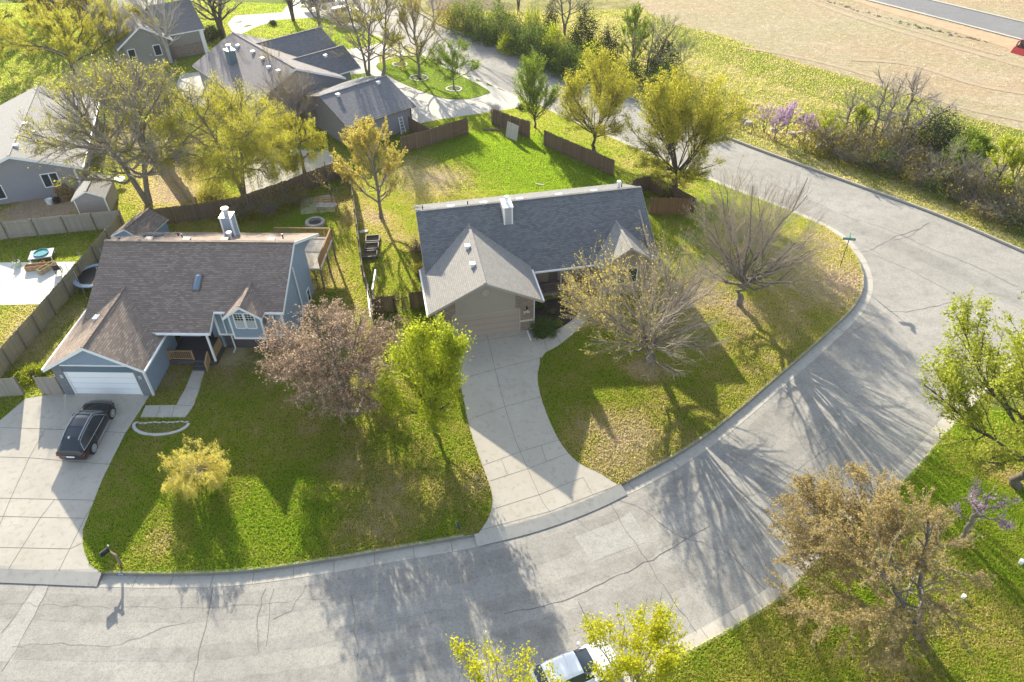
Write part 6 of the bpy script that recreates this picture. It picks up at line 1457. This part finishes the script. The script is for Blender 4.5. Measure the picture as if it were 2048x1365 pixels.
tree('thick dark trunked bare tree behind the neighbour house', 446, 72, -150, 75, 'bark_dark', 'lf_gold', 300, .12, 51, hb=.15, n1=16, n2=11, n3=7, tr=.45, spread=.55, elev=(20, 75), trop=.1, stems=2, twig='twig_grey')
tree('dark forked tree at the top edge by the far drive', 587, 42, -150, 55, 'bark_dark', 'lf_gold', 200, .12, 53, hb=.2, n1=12, n2=9, n3=6, tr=.3, spread=.45, elev=(30, 80), trop=.1, stems=3, twig='twig_brown')
tree('bare grey bush leaning over the dark cross gable roof', 648, 95, 60, 30, 'twig_grey', 'lf_rust', 500, .1, 55, hb=.1, n1=20, n2=11, n3=7, tr=.1, spread=.5, elev=(20, 80), trop=.1, twig='twig_grey', base=G(655, 128), hscale=1.0)
tree('pale forked tree beside the dark cross gable roof', 642, 70, -80, 45, 'bark_grey', 'lf_olive', 900, .14, 56, hb=.2, n1=12, n2=10, n3=7, tr=.3, spread=.5, elev=(25, 80), trop=.1, twig='twig')
tree('tall bare tree with two stems behind the plain garage roof', 738, 160, -80, 85, 'bark_grey', 'lf_olive', 1400, .14, 57, hb=.2, n1=16, n2=12, n3=8, tr=.24, spread=.5, elev=(20, 80), trop=.12, stems=2, twig='twig')
tree('leaning yellow green tree at the left tip of the green island', 766, 152, -30, 70, 'bark_grey', 'lf_yg', 3800, .17, 59, hb=.2, n1=14, n2=11, n3=7, tr=.2, spread=.5, elev=(20, 80), trop=.1, lean=(1.5, 1.0), twig='twig')
tree('small weeping yellow green tree in a stone ring on the green island', 803, 132, 62, 44, 'bark_grey', 'lf_yg', 2600, .15, 61, hb=.2, n1=12, n2=9, n3=6, tr=.13, spread=.7, elev=(15, 70), trop=-.4, hang=.4)
tree('vase shaped olive tree in the large stone ring on the green island', 838, 157, -10, 58, 'bark_grey', 'lf_olive', 3600, .14, 63, hb=.2, n1=20, n2=11, n3=7, tr=.19, spread=.35, elev=(30, 84), trop=.1, twig='twig')
tree('twiggy tree at the top edge overhanging the road bend', 868, 60, -120, 62, 'twig_grey', 'lf_rust', 1200, .12, 64, hb=.15, n1=16, n2=11, n3=7, tr=.16, spread=.45, elev=(25, 82), trop=.1, twig='twig_grey')
tree('round green tree in the small stone ring at the right end of the island', 908, 180, 80, 52, 'bark_grey', 'lf_green', 5500, .15, 65, hb=.24, n1=16, n2=10, n3=6, tr=.11, spread=.5, elev=(20, 75), trop=.05, clump=350)
tree('slim lime green pear by the road at the far end of the bright lawn', 1070, 256, 104, 43, 'bark_dark', 'lf_green', 7000, .16, 67, style='vase', t0=.2, hb=.16, n1=22, n2=10, n3=6, tr=.14, spread=.45, elev=(30, 86), trop=.15, leafdist=.7, fill=(.75, 1))
tree('golden green tree on the verge behind the four bay fence', 1187, 302, 98, 82, 'bark_dark', 'lf_yg', 14000, .16, 69, style='vase', t0=.24, hb=.17, n1=20, n2=13, n3=8, tr=.22, spread=.6, elev=(10, 84), trop=.08, leafdist=.7, lf_lv=(3,), tlo=.2, clump=1200, fill=(.75, 1))
tree('biggest golden green tree on the verge, dark trunk above the reddish panel', 1349, 378, 132, 112, 'bark_dark', 'lf_yg', 23000, .17, 71, style='vase', t0=.2, hb=.1, n1=26, n2=13, n3=8, tr=.3, spread=.6, elev=(3, 84), trop=.08, leafdist=.7, lf_lv=(3,), tlo=.2, clump=1800, fill=(.75, 1))
# ---- beyond the road: hedgerow, left part
GH1 = 'hedgerow bushes beyond the road'
hed = [  # u, v, h, r, leaf, n, label
 (905, 52, 3.2, 2.2, 'lf_olive', 1800, 'twiggy olive bush at the far left start of the hedgerow'), (938, 62, 4.6, 2.6, 'lf_green', 3600, 'big pale green bush, second from the left in the hedgerow'),
 (972, 82, 2.2, 1.8, 'lf_shrub', 1600, 'low dark green bush at the foot of the big pale green bush'), (1005, 80, 5.0, 2.4, 'lf_green', 3600, 'tall pale green bush left of the small bright lime bush'),
 (1016, 104, 2.3, 1.2, 'lf_lime', 1100, 'small bright lime bush low at the road side of the hedgerow'), (1040, 100, 3.4, 2.2, 'lf_shrub', 2200, 'dark green bush in the middle of the left hedgerow'),
 (1068, 112, 4.8, 2.0, 'lf_green', 2900, 'pale green bush below the tall lime sapling'), (1082, 130, 3.0, 2.0, 'lf_shrub', 1800, 'dark green bush nearest the kerb in the middle of the hedgerow'), (1105, 122, 4.6, 1.5, 'lf_lime', 2000, 'slim lime green sapling bush before the dark cedar'),
 (1135, 138, 3.4, 2.2, 'lf_green', 2400, 'grey green bush at the foot of the cedars'), (1130, 150, 1.9, 1.5, 'lf_shrub', 1100, 'low green bush by the kerb under the cedars'), (1185, 150, 4.0, 1.9, 'lf_lime', 2200, 'yellow green bush leaning against the dark cedar'), (1160, 160, 2.2, 1.6, 'lf_green', 1300, 'small green bush between the lime bush and the redbud'),
 (1256, 165, 2.6, 1.9, 'lf_shrub', 1600, 'dark bush left of the slim lime poplar'), (1330, 180, 3.4, 2.1, 'lf_shrub', 2000, 'dark grey green bush right of the slim lime poplar')]
for k, (u, v, h, r_, lf, n, lab) in enumerate(hed): shrub(lab, u, v, h, r_, 'lf_hedge' if lf == 'lf_green' else lf, n, .22, 80+k, group=GH1)
shrub('tall lime sapling with thin crown in the hedgerow', 1064, 92, 6.2, 1.1, 'lf_lime', 1500, .2, 101, group=GH1)
shrub('tallest dark cedar in the left hedgerow', 1166, 118, 6.4, 2.3, 'lf_cedar', 5200, .2, 102, name='cedar', cat='tree', cone=True, group='dark cedars beyond the road')
shrub('dark cedar with the purple redbud at its foot', 1212, 140, 5.2, 2.3, 'lf_cedar', 4200, .2, 103, name='cedar', cat='tree', cone=True, group='dark cedars beyond the road')
shrub('small dark cedar left of the forked bare tree', 1102, 72, 4.6, 1.3, 'lf_cedar', 2000, .18, 104, name='cedar', cat='tree', cone=True, group='dark cedars beyond the road')
shrub('dark broad cedar right of the slim lime poplar', 1322, 148, 4.4, 2.2, 'lf_cedar', 3200, .2, 105, name='cedar', cat='tree', cone=True, group='dark cedars beyond the road')
shrub('small purple redbud at the foot of the dark cedar', 1214, 118, 2.3, 1.2, 'lf_purple', 700, .16, 106, name='redbud', group=None, bark='bark_dark')
tree('forked bare tree rising above the hedgerow beside the tallest cedar', 1130, 75, -70, 50, 'bark_grey', 'lf_green', 500, .16, 107, far=True, hb=.25, n1=10, n2=9, n3=6, tr=.24, spread=.6, elev=(20, 70), trop=.1, stems=2, twig='twig_grey')
tree('crooked bare tree at the top edge above the left hedgerow', 998, 20, -120, 50, 'bark_dark', 'lf_green', 0, .16, 108, far=True, hb=.25, n1=12, n2=9, n3=6, tr=.2, spread=.6, elev=(10, 70), trop=.1, stems=3, twig='twig_brown')
tree('dark stemmed bare tree at the top edge right of the crooked one', 1036, 24, -100, 40, 'bark_dark', 'lf_green', 0, .16, 109, far=True, hb=.3, n1=9, n2=8, n3=5, tr=.2, spread=.6, elev=(20, 70), trop=.1, stems=2, twig='twig_brown')
tree('slim lime green poplar at the right end of the left hedgerow', 1262, 150, 6, 30, 'bark_grey', 'lf_green', 3800, .17, 110, far=True, hb=.12, n1=18, n2=9, n3=6, tr=.12, spread=.4, elev=(45, 85), trop=.2)
tree('sprawling half bare tree with a horizontal limb right of the poplar', 1290, 152, 30, 66, 'bark_grey', 'lf_green', 1300, .16, 111, far=True, hb=.2, n1=12, n2=10, n3=7, tr=.2, spread=.7, elev=(0, 65), trop=.1, lean=(1.5, .3), off=(1.5, 0), stems=2, twig='twig_grey')
tree('thin pale sapling beside the field behind the biggest golden tree', 1362, 140, 70, 24, 'twig_grey', 'lf_green', 600, .14, 112, far=True, hb=.2, n1=12, n2=8, n3=5, tr=.09, spread=.5, elev=(30, 80), trop=.1, stems=2, twig='twig_grey')
# ---- hedgerow, right part
GR = 'purple redbuds on the far bank'
for k, (u, v, tp, hw, lab, n) in enumerate(((1527, 268, 205, 26, 'dull twiggy redbud, leftmost of the row on the far bank', 350), (1548, 280, 218, 22, 'redbud second from the left on the far bank, pale purple', 900), (1572, 268, 204, 24, 'brightest and tallest purple redbud on the far bank', 1500), (1606, 286, 222, 17, 'slim purple redbud at the right end of the row on the far bank', 700))):
    tree(lab, u, v, tp, hw, 'bark_grey', 'lf_purple', n, .13, 120+k, far=True, name='redbud', group=GR, hb=.3, n1=10, n2=8, n3=5, tr=.08, spread=.6, elev=(15, 70), trop=.1, stems=2, twig='twig_grey', cat='redbud')
tree('bare tree left of the lime sapling on the far bank', 1684, 278, 166, 46, 'bark_grey', 'lf_green', 250, .14, 130, far=True, hb=.25, n1=12, n2=9, n3=6, tr=.17, spread=.65, elev=(15, 75), trop=.1, twig='twig_grey', wob=.1)
tree('tall bare tree right of the lime sapling on the far bank', 1738, 288, 138, 55, 'bark_grey', 'lf_green', 100, .14, 131, far=True, hb=.3, n1=12, n2=9, n3=6, tr=.18, spread=.65, elev=(15, 75), trop=.1, twig='twig_grey', wob=.1)
tree('gnarled bare tree, second from the right of the tall bare ones', 1769, 268, 148, 42, 'bark_grey', 'lf_green', 0, .14, 132, far=True, hb=.3, n1=11, n2=9, n3=6, tr=.2, spread=.75, elev=(15, 75), trop=.1, twig='twig_grey', wob=.13)
tree('twisted pale bare tree, rightmost and tallest on the far bank', 1812, 250, 138, 45, 'bark_grey', 'lf_green', 0, .14, 133, far=True, hb=.35, n1=11, n2=9, n3=6, tr=.2, spread=.75, elev=(15, 75), trop=.15, twig='twig_grey', lean=(-.8, 0), wob=.13)
tree('fallen leaning bare tree arching over the dark evergreen', 1800, 262, 190, 40, 'bark_grey', 'lf_green', 0, .14, 134, far=True, H=3.2, R=5.0, hb=.2, n1=14, n2=9, n3=6, tr=.2, spread=.6, elev=(5, 40), trop=.0, lean=(4.5, -.6), off=(4, 0), twig='twig_grey', wob=.1)
tree('lime green sapling between the bare trees on the far bank', 1706, 290, 212, 20, 'twig_brown', 'lf_lime', 1800, .15, 135, far=True, hb=.15, n1=16, n2=8, n3=5, tr=.07, spread=.4, elev=(45, 85), trop=.2)
tree('pale lime sapling right of the redbuds on the far bank', 1641, 300, 212, 26, 'twig_brown', 'lf_lime', 1000, .14, 136, far=True, hb=.2, n1=14, n2=8, n3=5, tr=.07, spread=.5, elev=(30, 80), trop=.1)
shrub('big dark evergreen mound among the brush on the far bank', 1858, 318, 5.4, 3.3, 'lf_cedar', 5200, .2, 140, name='cedar', cat='tree', cone=False, group='dark cedars beyond the road')
tree('round lime green tree on the far bank right of the dark evergreen', 1915, 350, 264, 42, 'bark_dark', 'lf_green', 5500, .19, 141, far=True, hb=.08, n1=18, n2=9, n3=6, tr=.14, spread=.5, elev=(15, 80), trop=.1, clump=300)
tree('slender pale green tree at the right edge, left of two', 1972, 400, 272, 32, 'bark_dark', 'lf_lime', 1600, .15, 142, far=True, hb=.25, n1=13, n2=8, n3=5, tr=.1, spread=.45, elev=(30, 82), trop=.15, lean=(.8, .3))
tree('slender pale green tree at the right edge, right of two', 2012, 398, 290, 40, 'bark_dark', 'lf_lime', 1900, .15, 143, far=True, hb=.2, n1=14, n2=8, n3=5, tr=.1, spread=.5, elev=(25, 82), trop=.15)
for k, (u, v, h, r_, lf, n, tw, lab) in enumerate((
  (1655, 306, 1.6, 1.8, 'lf_olive', 450, 90, 'low grey brush patch below the pale lime sapling'), (1690, 322, 2.0, 2.0, 'lf_olive', 500, 110, 'grey brown brush patch below the bare trees, leftmost'), (1728, 330, 2.3, 2.2, 'lf_olive', 600, 120, 'grey brown brush patch below the tall bare tree'),
  (1758, 342, 2.2, 1.9, 'lf_shrub', 900, 90, 'dark green bush among the grey brush below the gnarled tree'), (1790, 345, 2.6, 2.3, 'lf_olive', 500, 140, 'tall grey brush patch left of the dark evergreen'), (1820, 322, 2.8, 2.2, 'lf_olive', 400, 130, 'pale grey brush patch climbing the dark evergreen'),
  (1838, 368, 2.2, 2.3, 'lf_olive', 500, 140, 'pale brush patch in front of the dark evergreen'), (1838, 310, 2.2, 1.5, 'lf_green', 900, 60, 'small green bush in front of the dark evergreen'), (1880, 388, 1.9, 2.2, 'lf_shrub', 1200, 80, 'low green bush in the shade below the round lime tree'), (1930, 405, 1.6, 2.2, 'lf_olive', 300, 110, 'low grey brush right of the low green bush'),
  (1968, 430, 1.9, 2.4, 'lf_olive', 350, 150, 'arching pale brush pile at the right, left part'), (2010, 440, 2.3, 2.6, 'lf_olive', 450, 170, 'arching pale brush pile at the right edge'), (2040, 400, 2.4, 2.0, 'lf_lime', 700, 90, 'yellow green bush at the right edge behind the brush pile'), (2045, 455, 1.6, 2.0, 'lf_shrub', 900, 60, 'dark low bush by the kerb at the right edge'))):
    shrub(lab, u, v, h, r_, lf, n, .16, 150+k, group='brush patches on the far bank', twigs=tw*2, bark='twig_grey' if lf == 'lf_olive' else 'twig_brown')
BR = [o for o in bpy.data.objects if o.parent is None and o.get('group') == 'brush patches on the far bank' and 'brush patch' in o['label']]
for k, (u, v) in enumerate(((1665, 300), (1702, 306), (1752, 316), (1790, 326), (1800, 304), (1835, 346), (1895, 378), (1945, 398), (1990, 414), (2035, 428), (2060, 440), (1650, 282), (1720, 292), (1770, 300), (1820, 330), (1870, 365), (1920, 385))):
    dup(BR[k % len(BR)], GS(u, v), k*1.3, rng.uniform(1.1, 1.6), 'tall tangled grey twig thicket on the far bank behind the kerb', 'thicket on the far bank')
SRC = [o for o in bpy.data.objects if o.parent is None and o.name.startswith('tree') and 'on the far bank' in str(o.get('label')) and 'bare' in o['label'] and 'fallen' not in o['label']]
for k, (u, v) in enumerate(((1708, 300), (1752, 304), (1788, 300), (1826, 316), (1876, 372), (1908, 392), (1955, 400), (1996, 416), (2032, 434))):
    dup(SRC[k % len(SRC)], GS(u, v), k*1.9, rng.uniform(.6, .85), 'thin bare sapling standing in the tangled thicket on the far bank', 'bare saplings in the thicket')
# ---- garden shrubs
shrub('round clipped dark green bush at the driveway bend', 1087, 664, 1.25, 1.05, 'lf_shrub', 3800, .09, 170, far=False)
shrub('small green plant beside the round clipped bush', 1115, 652, .6, .45, 'lf_green', 500, .08, 171, far=False)
shrub('low green plant in the dark bed below the garage eave', 1082, 612, .6, .7, 'lf_shrub', 700, .09, 172, far=False)
shrub('tiny green plant in the middle of the dark bed', 1105, 628, .5, .4, 'lf_shrub', 400, .08, 173, far=False)
shrub('straggly dark shrub against the left end of the taupe house', 836, 505, 1.3, .9, 'lf_pink', 900, .09, 174, far=False); shrub('low brown shrub at the corner of the taupe house', 842, 545, .9, .8, 'lf_olive', 700, .09, 175, far=False)
shrub('bare twiggy shrub at the corner of the leaning fence', 992, 240, 2.2, 1.1, 'lf_rust', 250, .1, 176, far=False, twigs=120, bark='twig'); shrub('small dark green bush by the road at the far drive', 1040, 218, .8, .6, 'lf_shrub', 500, .1, 177, far=False)
shrub('fresh green sapling at the foot of the dark verge trunk', 1336, 398, 1.9, .8, 'lf_green', 900, .12, 178, far=False)
shrub('small green weedy bush left of the white garage door', 62, 752, .8, 1.0, 'lf_lime', 1100, .12, 179, far=False); shrub('second weedy green bush in front of the board panel', 88, 740, .6, .7, 'lf_lime', 700, .12, 180, far=False)
shrub('orange dry grass clump by the mauve grey house', 178, 362, 1.2, .7, 'lf_straw', 900, .2, 181, far=False, cat='grass clump', name='grass_clump', bark='lf_straw', twigs=150); shrub('tall dry reeds against the mauve grey house wall', 132, 398, 1.8, .8, 'lf_straw', 500, .2, 182, far=False, cat='grass clump', name='grass_clump', bark='lf_straw', twigs=200)
shrub('dark bush behind the mauve grey house eave', 165, 345, 1.9, .7, 'lf_cedar', 1500, .13, 183, far=False); shrub('brown rock rose bush by the house corner downspout', 300, 782, .5, .35, 'lf_pink', 220, .08, 184, far=False)
shrub('dark green hedge beside the thick dark trunk', 425, 78, 2.2, 1.5, 'lf_cedar', 1800, .18, 185, far=False); shrub('small dark bush at the far lawn edge', 545, 50, .8, .8, 'lf_cedar', 500, .14, 186, far=False); shrub('small dark bush by the neighbour house eave corner', 680, 150, 1.1, .8, 'lf_cedar', 700, .14, 187, far=False)
shrub('tangled grey brush behind the brown fence, left', 480, 432, 1.6, 2.0, 'lf_olive', 1500, .14, 188, far=False, twigs=260, bark='twig_grey'); shrub('tangled grey brush behind the blue house, right of the chimney', 535, 425, 1.7, 2.1, 'lf_olive', 1500, .14, 189, far=False, twigs=260, bark='twig_grey'); shrub('tangled brush under the dark patio fence', 590, 405, 1.7, 1.9, 'lf_olive', 1200, .14, 190, far=False, twigs=220, bark='twig_grey'); shrub('brush heap left of the large willow trunk', 425, 400, 1.8, 2.0, 'lf_yg', 1500, .15, 191, far=False, twigs=200, bark='twig_grey')

# ------------------------------------------------------------------ grass blades near the camera
def blades_mesh(name, label, poly_in, holes, n, box, zfun, seed, smin=.06, smax=.13, wm=.045, dadd=0.0, tl=.4):
    r = np.random.default_rng(seed); q = np.stack([r.uniform(box[0], box[1], n), r.uniform(box[2], box[3], n)], -1)
    k = inpoly(q, poly_in)
    for h in holes: k &= ~inpoly(q, h)
    q = q[k]; dr = dryness(q)+dadd; k = r.uniform(0, 1, len(q)) < np.clip(1.25-dr*1.0, .12, 1); q = q[k]; dr = dr[k]
    m = len(q); a = r.uniform(0, 6.283, m); w = r.uniform(.5, 1.25, m)*wm; h = r.uniform(smin, smax, m)
    z = zfun(q)-.005; d = np.stack([np.cos(a), np.sin(a)], -1); tilt = r.normal(0, tl, (m, 2))*h[:, None]
    V = np.empty((m, 3, 3)); V[:, 0, :2] = q-d*w[:, None]; V[:, 1, :2] = q+d*w[:, None]; V[:, 2, :2] = q+tilt; V[:, 0, 2] = V[:, 1, 2] = z; V[:, 2, 2] = z+h
    o = np_mesh(name, V.reshape(-1, 3), np.arange(m*3).reshape(m, 3), M['blades'], col=np.repeat(dr, 3)); return tag(o, label, 'grass', kind='stuff')
def foot(fr, x0, x1, y0, y1): 
    Mx = fr.matrix_basis if False else Matrix.Translation(fr.location) @ Matrix.Rotation(fr.rotation_euler[2], 4, 'Z')
    return np.array([(Mx @ Vector((x, y, 0)))[:2] for x, y in ((x0, y0), (x1, y0), (x1, y1), (x0, y1))])
FH_ = [foot(NH, -5.8, 9.5, 0, 16), foot(NG, 0, 8.2, 0, 10.6), foot(FH, 0, 10.8, 0, 18), wp([(455, 48), (470, 32), (540, 27), (600, 22), (660, 16), (700, 40), (640, 36), (560, 40), (520, 52), (490, 66), (470, 72)]), wp([(560, 30), (600, -20), (660, -30), (740, -10), (720, 60), (690, 55), (640, 32)]), wp([(660, 105), (700, 99), (740, 92), (775, 85), (838, 103), (834, 113), (790, 116), (752, 133), (790, 160), (840, 182), (890, 198), (935, 199), (966, 191), (975, 180), (880, 132), (905, 136), (992, 173), (1040, 197), (1035, 216), (960, 228), (890, 238), (832, 250), (800, 270), (810, 225), (785, 195), (745, 150), (700, 150), (676, 140)]), wp([(352, 170), (362, 148), (400, 145), (430, 165), (450, 190), (410, 215), (370, 205)])]
RD_ = wp(smooth_px(RDRIVE[1:10], 4).tolist()+RDRIVE[10:13]+smooth_px(RDRIVE[12:]+[RDRIVE[0]], 4).tolist()); LD_ = wp(LDRIVE)
HOLES = [foot(GH, -9.8, .1, 0, 17), wp([(-260, 530), (0, 526), (152, 524), (128, 560), (88, 609), (0, 611), (-260, 615)]), wp([(480, 372), (500, 330), (520, 300), (600, 300), (640, 305), (655, 300), (676, 326), (492, 392)]), RD_, LD_, foot(LH, -6.3, 0, 0, 9), foot(LH, -.1, 8.5, 3.2, 14), foot(RH, -.1, 18, 0, 15), wp([(386, 741), (410, 742), (388, 812), (371, 836), (281, 836), (291, 812), (353, 811)]),
         wp(smooth_px([(1066, 668), (1080, 716), (1092, 706), (1120, 690), (1165, 652), (1200, 610), (1215, 570), (1193, 566), (1060, 600)], 4, True))]
INN = np.vstack([CURB, [[-60, 330], [-150, 330], [-150, 20]]])
blades_mesh('grass', 'short sunlit lawn grass around the two houses', INN, HOLES, 1900000, (-31, 34, 21, 66), hh, 3)
blades_mesh('grass', 'rougher back yard grass left of the blue house and behind it', INN, HOLES, 420000, (-62, -31, 36, 75), hh, 6, .05, .12)
blades_mesh('grass', 'far lawn grass around the neighbour houses at the top', INN, HOLES+FH_, 420000, (-90, 6, 76, 130), hh, 7, .07, .16, .05)
FARP = np.vstack([FARC, [[110, 10], [110, 135], [0, 135]]])
DF_ = wp([(1120, -60), (1250, -5), (1330, 45), (1450, 72), (1560, 115), (1720, 160), (1850, 200), (1940, 235), (2048, 262), (2300, 330), (3600, 700), (6000, 300), (4000, -330), (1600, -330)], GS)
FRD_ = wp([(1652, -26), (1740, -2), (1880, 32), (2048, 84), (2300, 148), (2300, 100), (2048, 42), (1850, -5), (1780, -22)], GS)
blades_mesh('stubble', 'dry straw stubble on the wide tan field', DF_, [FRD_], 130000, (-10, 110, 60, 150), lambda q: np.full(len(q), -.98), 18, .06, .16, .05, .68, .7)
blades_mesh('grass', 'rough verge grass beyond the road', FARP, [DF_], 420000, (-10, 95, 50, 125), lambda q: np.full(len(q), -1.0), 8, .08, .2, .05, .17)
HF_ = wp(smooth_px([(850, 5), (920, 40), (1060, 92), (1180, 135), (1330, 195), (1500, 268), (1640, 315), (1760, 352), (1900, 400), (2060, 470), (2250, 540), (2200, 480), (2000, 390), (1830, 300), (1640, 235), (1500, 205), (1380, 150), (1300, 110), (1200, 75), (1060, 30), (960, -10)], 3, True), GS)
o_ = blades_mesh('undergrowth', 'dry undergrowth and weeds below the hedgerow on the far bank', HF_, [], 260000, (-15, 70, 50, 125), lambda q: np.full(len(q), -.97), 9, .15, .6, .05, .2, .75)
blades_mesh('grass', 'bright lawn grass on the near side of the street', np.vstack([SEC, [[90, 20], [90, -25], [-10, -25]]]), [], 800000, (2, 38, 12, 36), lambda q: np.full(len(q), -1.0), 4, dadd=-.1)
blades_mesh('grass', 'bright lawn grass behind the taupe house', INN, HOLES+FH_, 480000, (-31, 40, 66, 92), hh, 5, .05, .1)

# ------------------------------------------------------------------ camera, sun, sky
cam = bpy.data.cameras.new('camera'); co = bpy.data.objects.new('camera', cam); COL.objects.link(co)
mw = Matrix(((RV[0], -DV[0], -FW[0], 0), (RV[1], -DV[1], -FW[1], 0), (RV[2], -DV[2], -FW[2], CH), (0, 0, 0, 1)))
co.matrix_world = mw; cam.sensor_width = 36; cam.lens = CF/2048*36; cam.clip_end = 5000; cam.clip_start = .1
SC.camera = co
SUN_EL, AZ = math.radians(21.5), math.radians(-69.5)
Ld = Vector((math.cos(AZ)*math.cos(SUN_EL), math.sin(AZ)*math.cos(SUN_EL), -math.sin(SUN_EL)))
sl = bpy.data.lights.new('sun', 'SUN'); sl.energy = 5.0; sl.angle = math.radians(.53); sl.color = (1, .91, .74)
so = bpy.data.objects.new('sun', sl); COL.objects.link(so); so.rotation_euler = Ld.to_track_quat('-Z', 'Y').to_euler(); so.location = (-40, 140, 60)
w = bpy.data.worlds.new('World'); SC.world = w; w.use_nodes = True; t = w.node_tree; bg = t.nodes['Background']
sky = t.nodes.new('ShaderNodeTexSky'); sky.sky_type = 'NISHITA'; sky.sun_disc = False; sky.sun_elevation = SUN_EL; sky.sun_rotation = math.atan2(-Ld.x, -Ld.y)
hs = t.nodes.new('ShaderNodeHueSaturation'); hs.inputs['Saturation'].default_value = .7; t.links.new(sky.outputs[0], hs.inputs['Color']); t.links.new(hs.outputs[0], bg.inputs[0]); bg.inputs[1].default_value = .15
hz = MB(); hz.box(-180, 180, -40, 260, -2.8, 38.5)
hm, N_, L_, out_ = newmat('haze'); pv = N_('ShaderNodeVolumePrincipled'); pv.inputs['Color'].default_value = (.95, .96, 1, 1); pv.inputs['Density'].default_value = .0001; pv.inputs['Anisotropy'].default_value = .3; L_(pv.outputs[0], out_.inputs['Volume'])
tag(hz.build('haze', hm), 'pale haze over the far houses and field', 'haze', kind='stuff')
SC.cycles.volume_bounces = 0
SC.view_settings.view_transform = 'Standard'; SC.view_settings.look = 'None'; SC.view_settings.exposure = 1.3; SC.view_settings.gamma = 1
SC.cycles.max_bounces = 6; SC.cycles.transmission_bounces = 4; SC.cycles.diffuse_bounces = 3; SC.cycles.use_denoising = True; SC.cycles.denoiser = 'OPENIMAGEDENOISE'; SC.cycles.denoising_prefilter = 'ACCURATE'; SC.cycles.denoising_input_passes = 'RGB_ALBEDO_NORMAL'
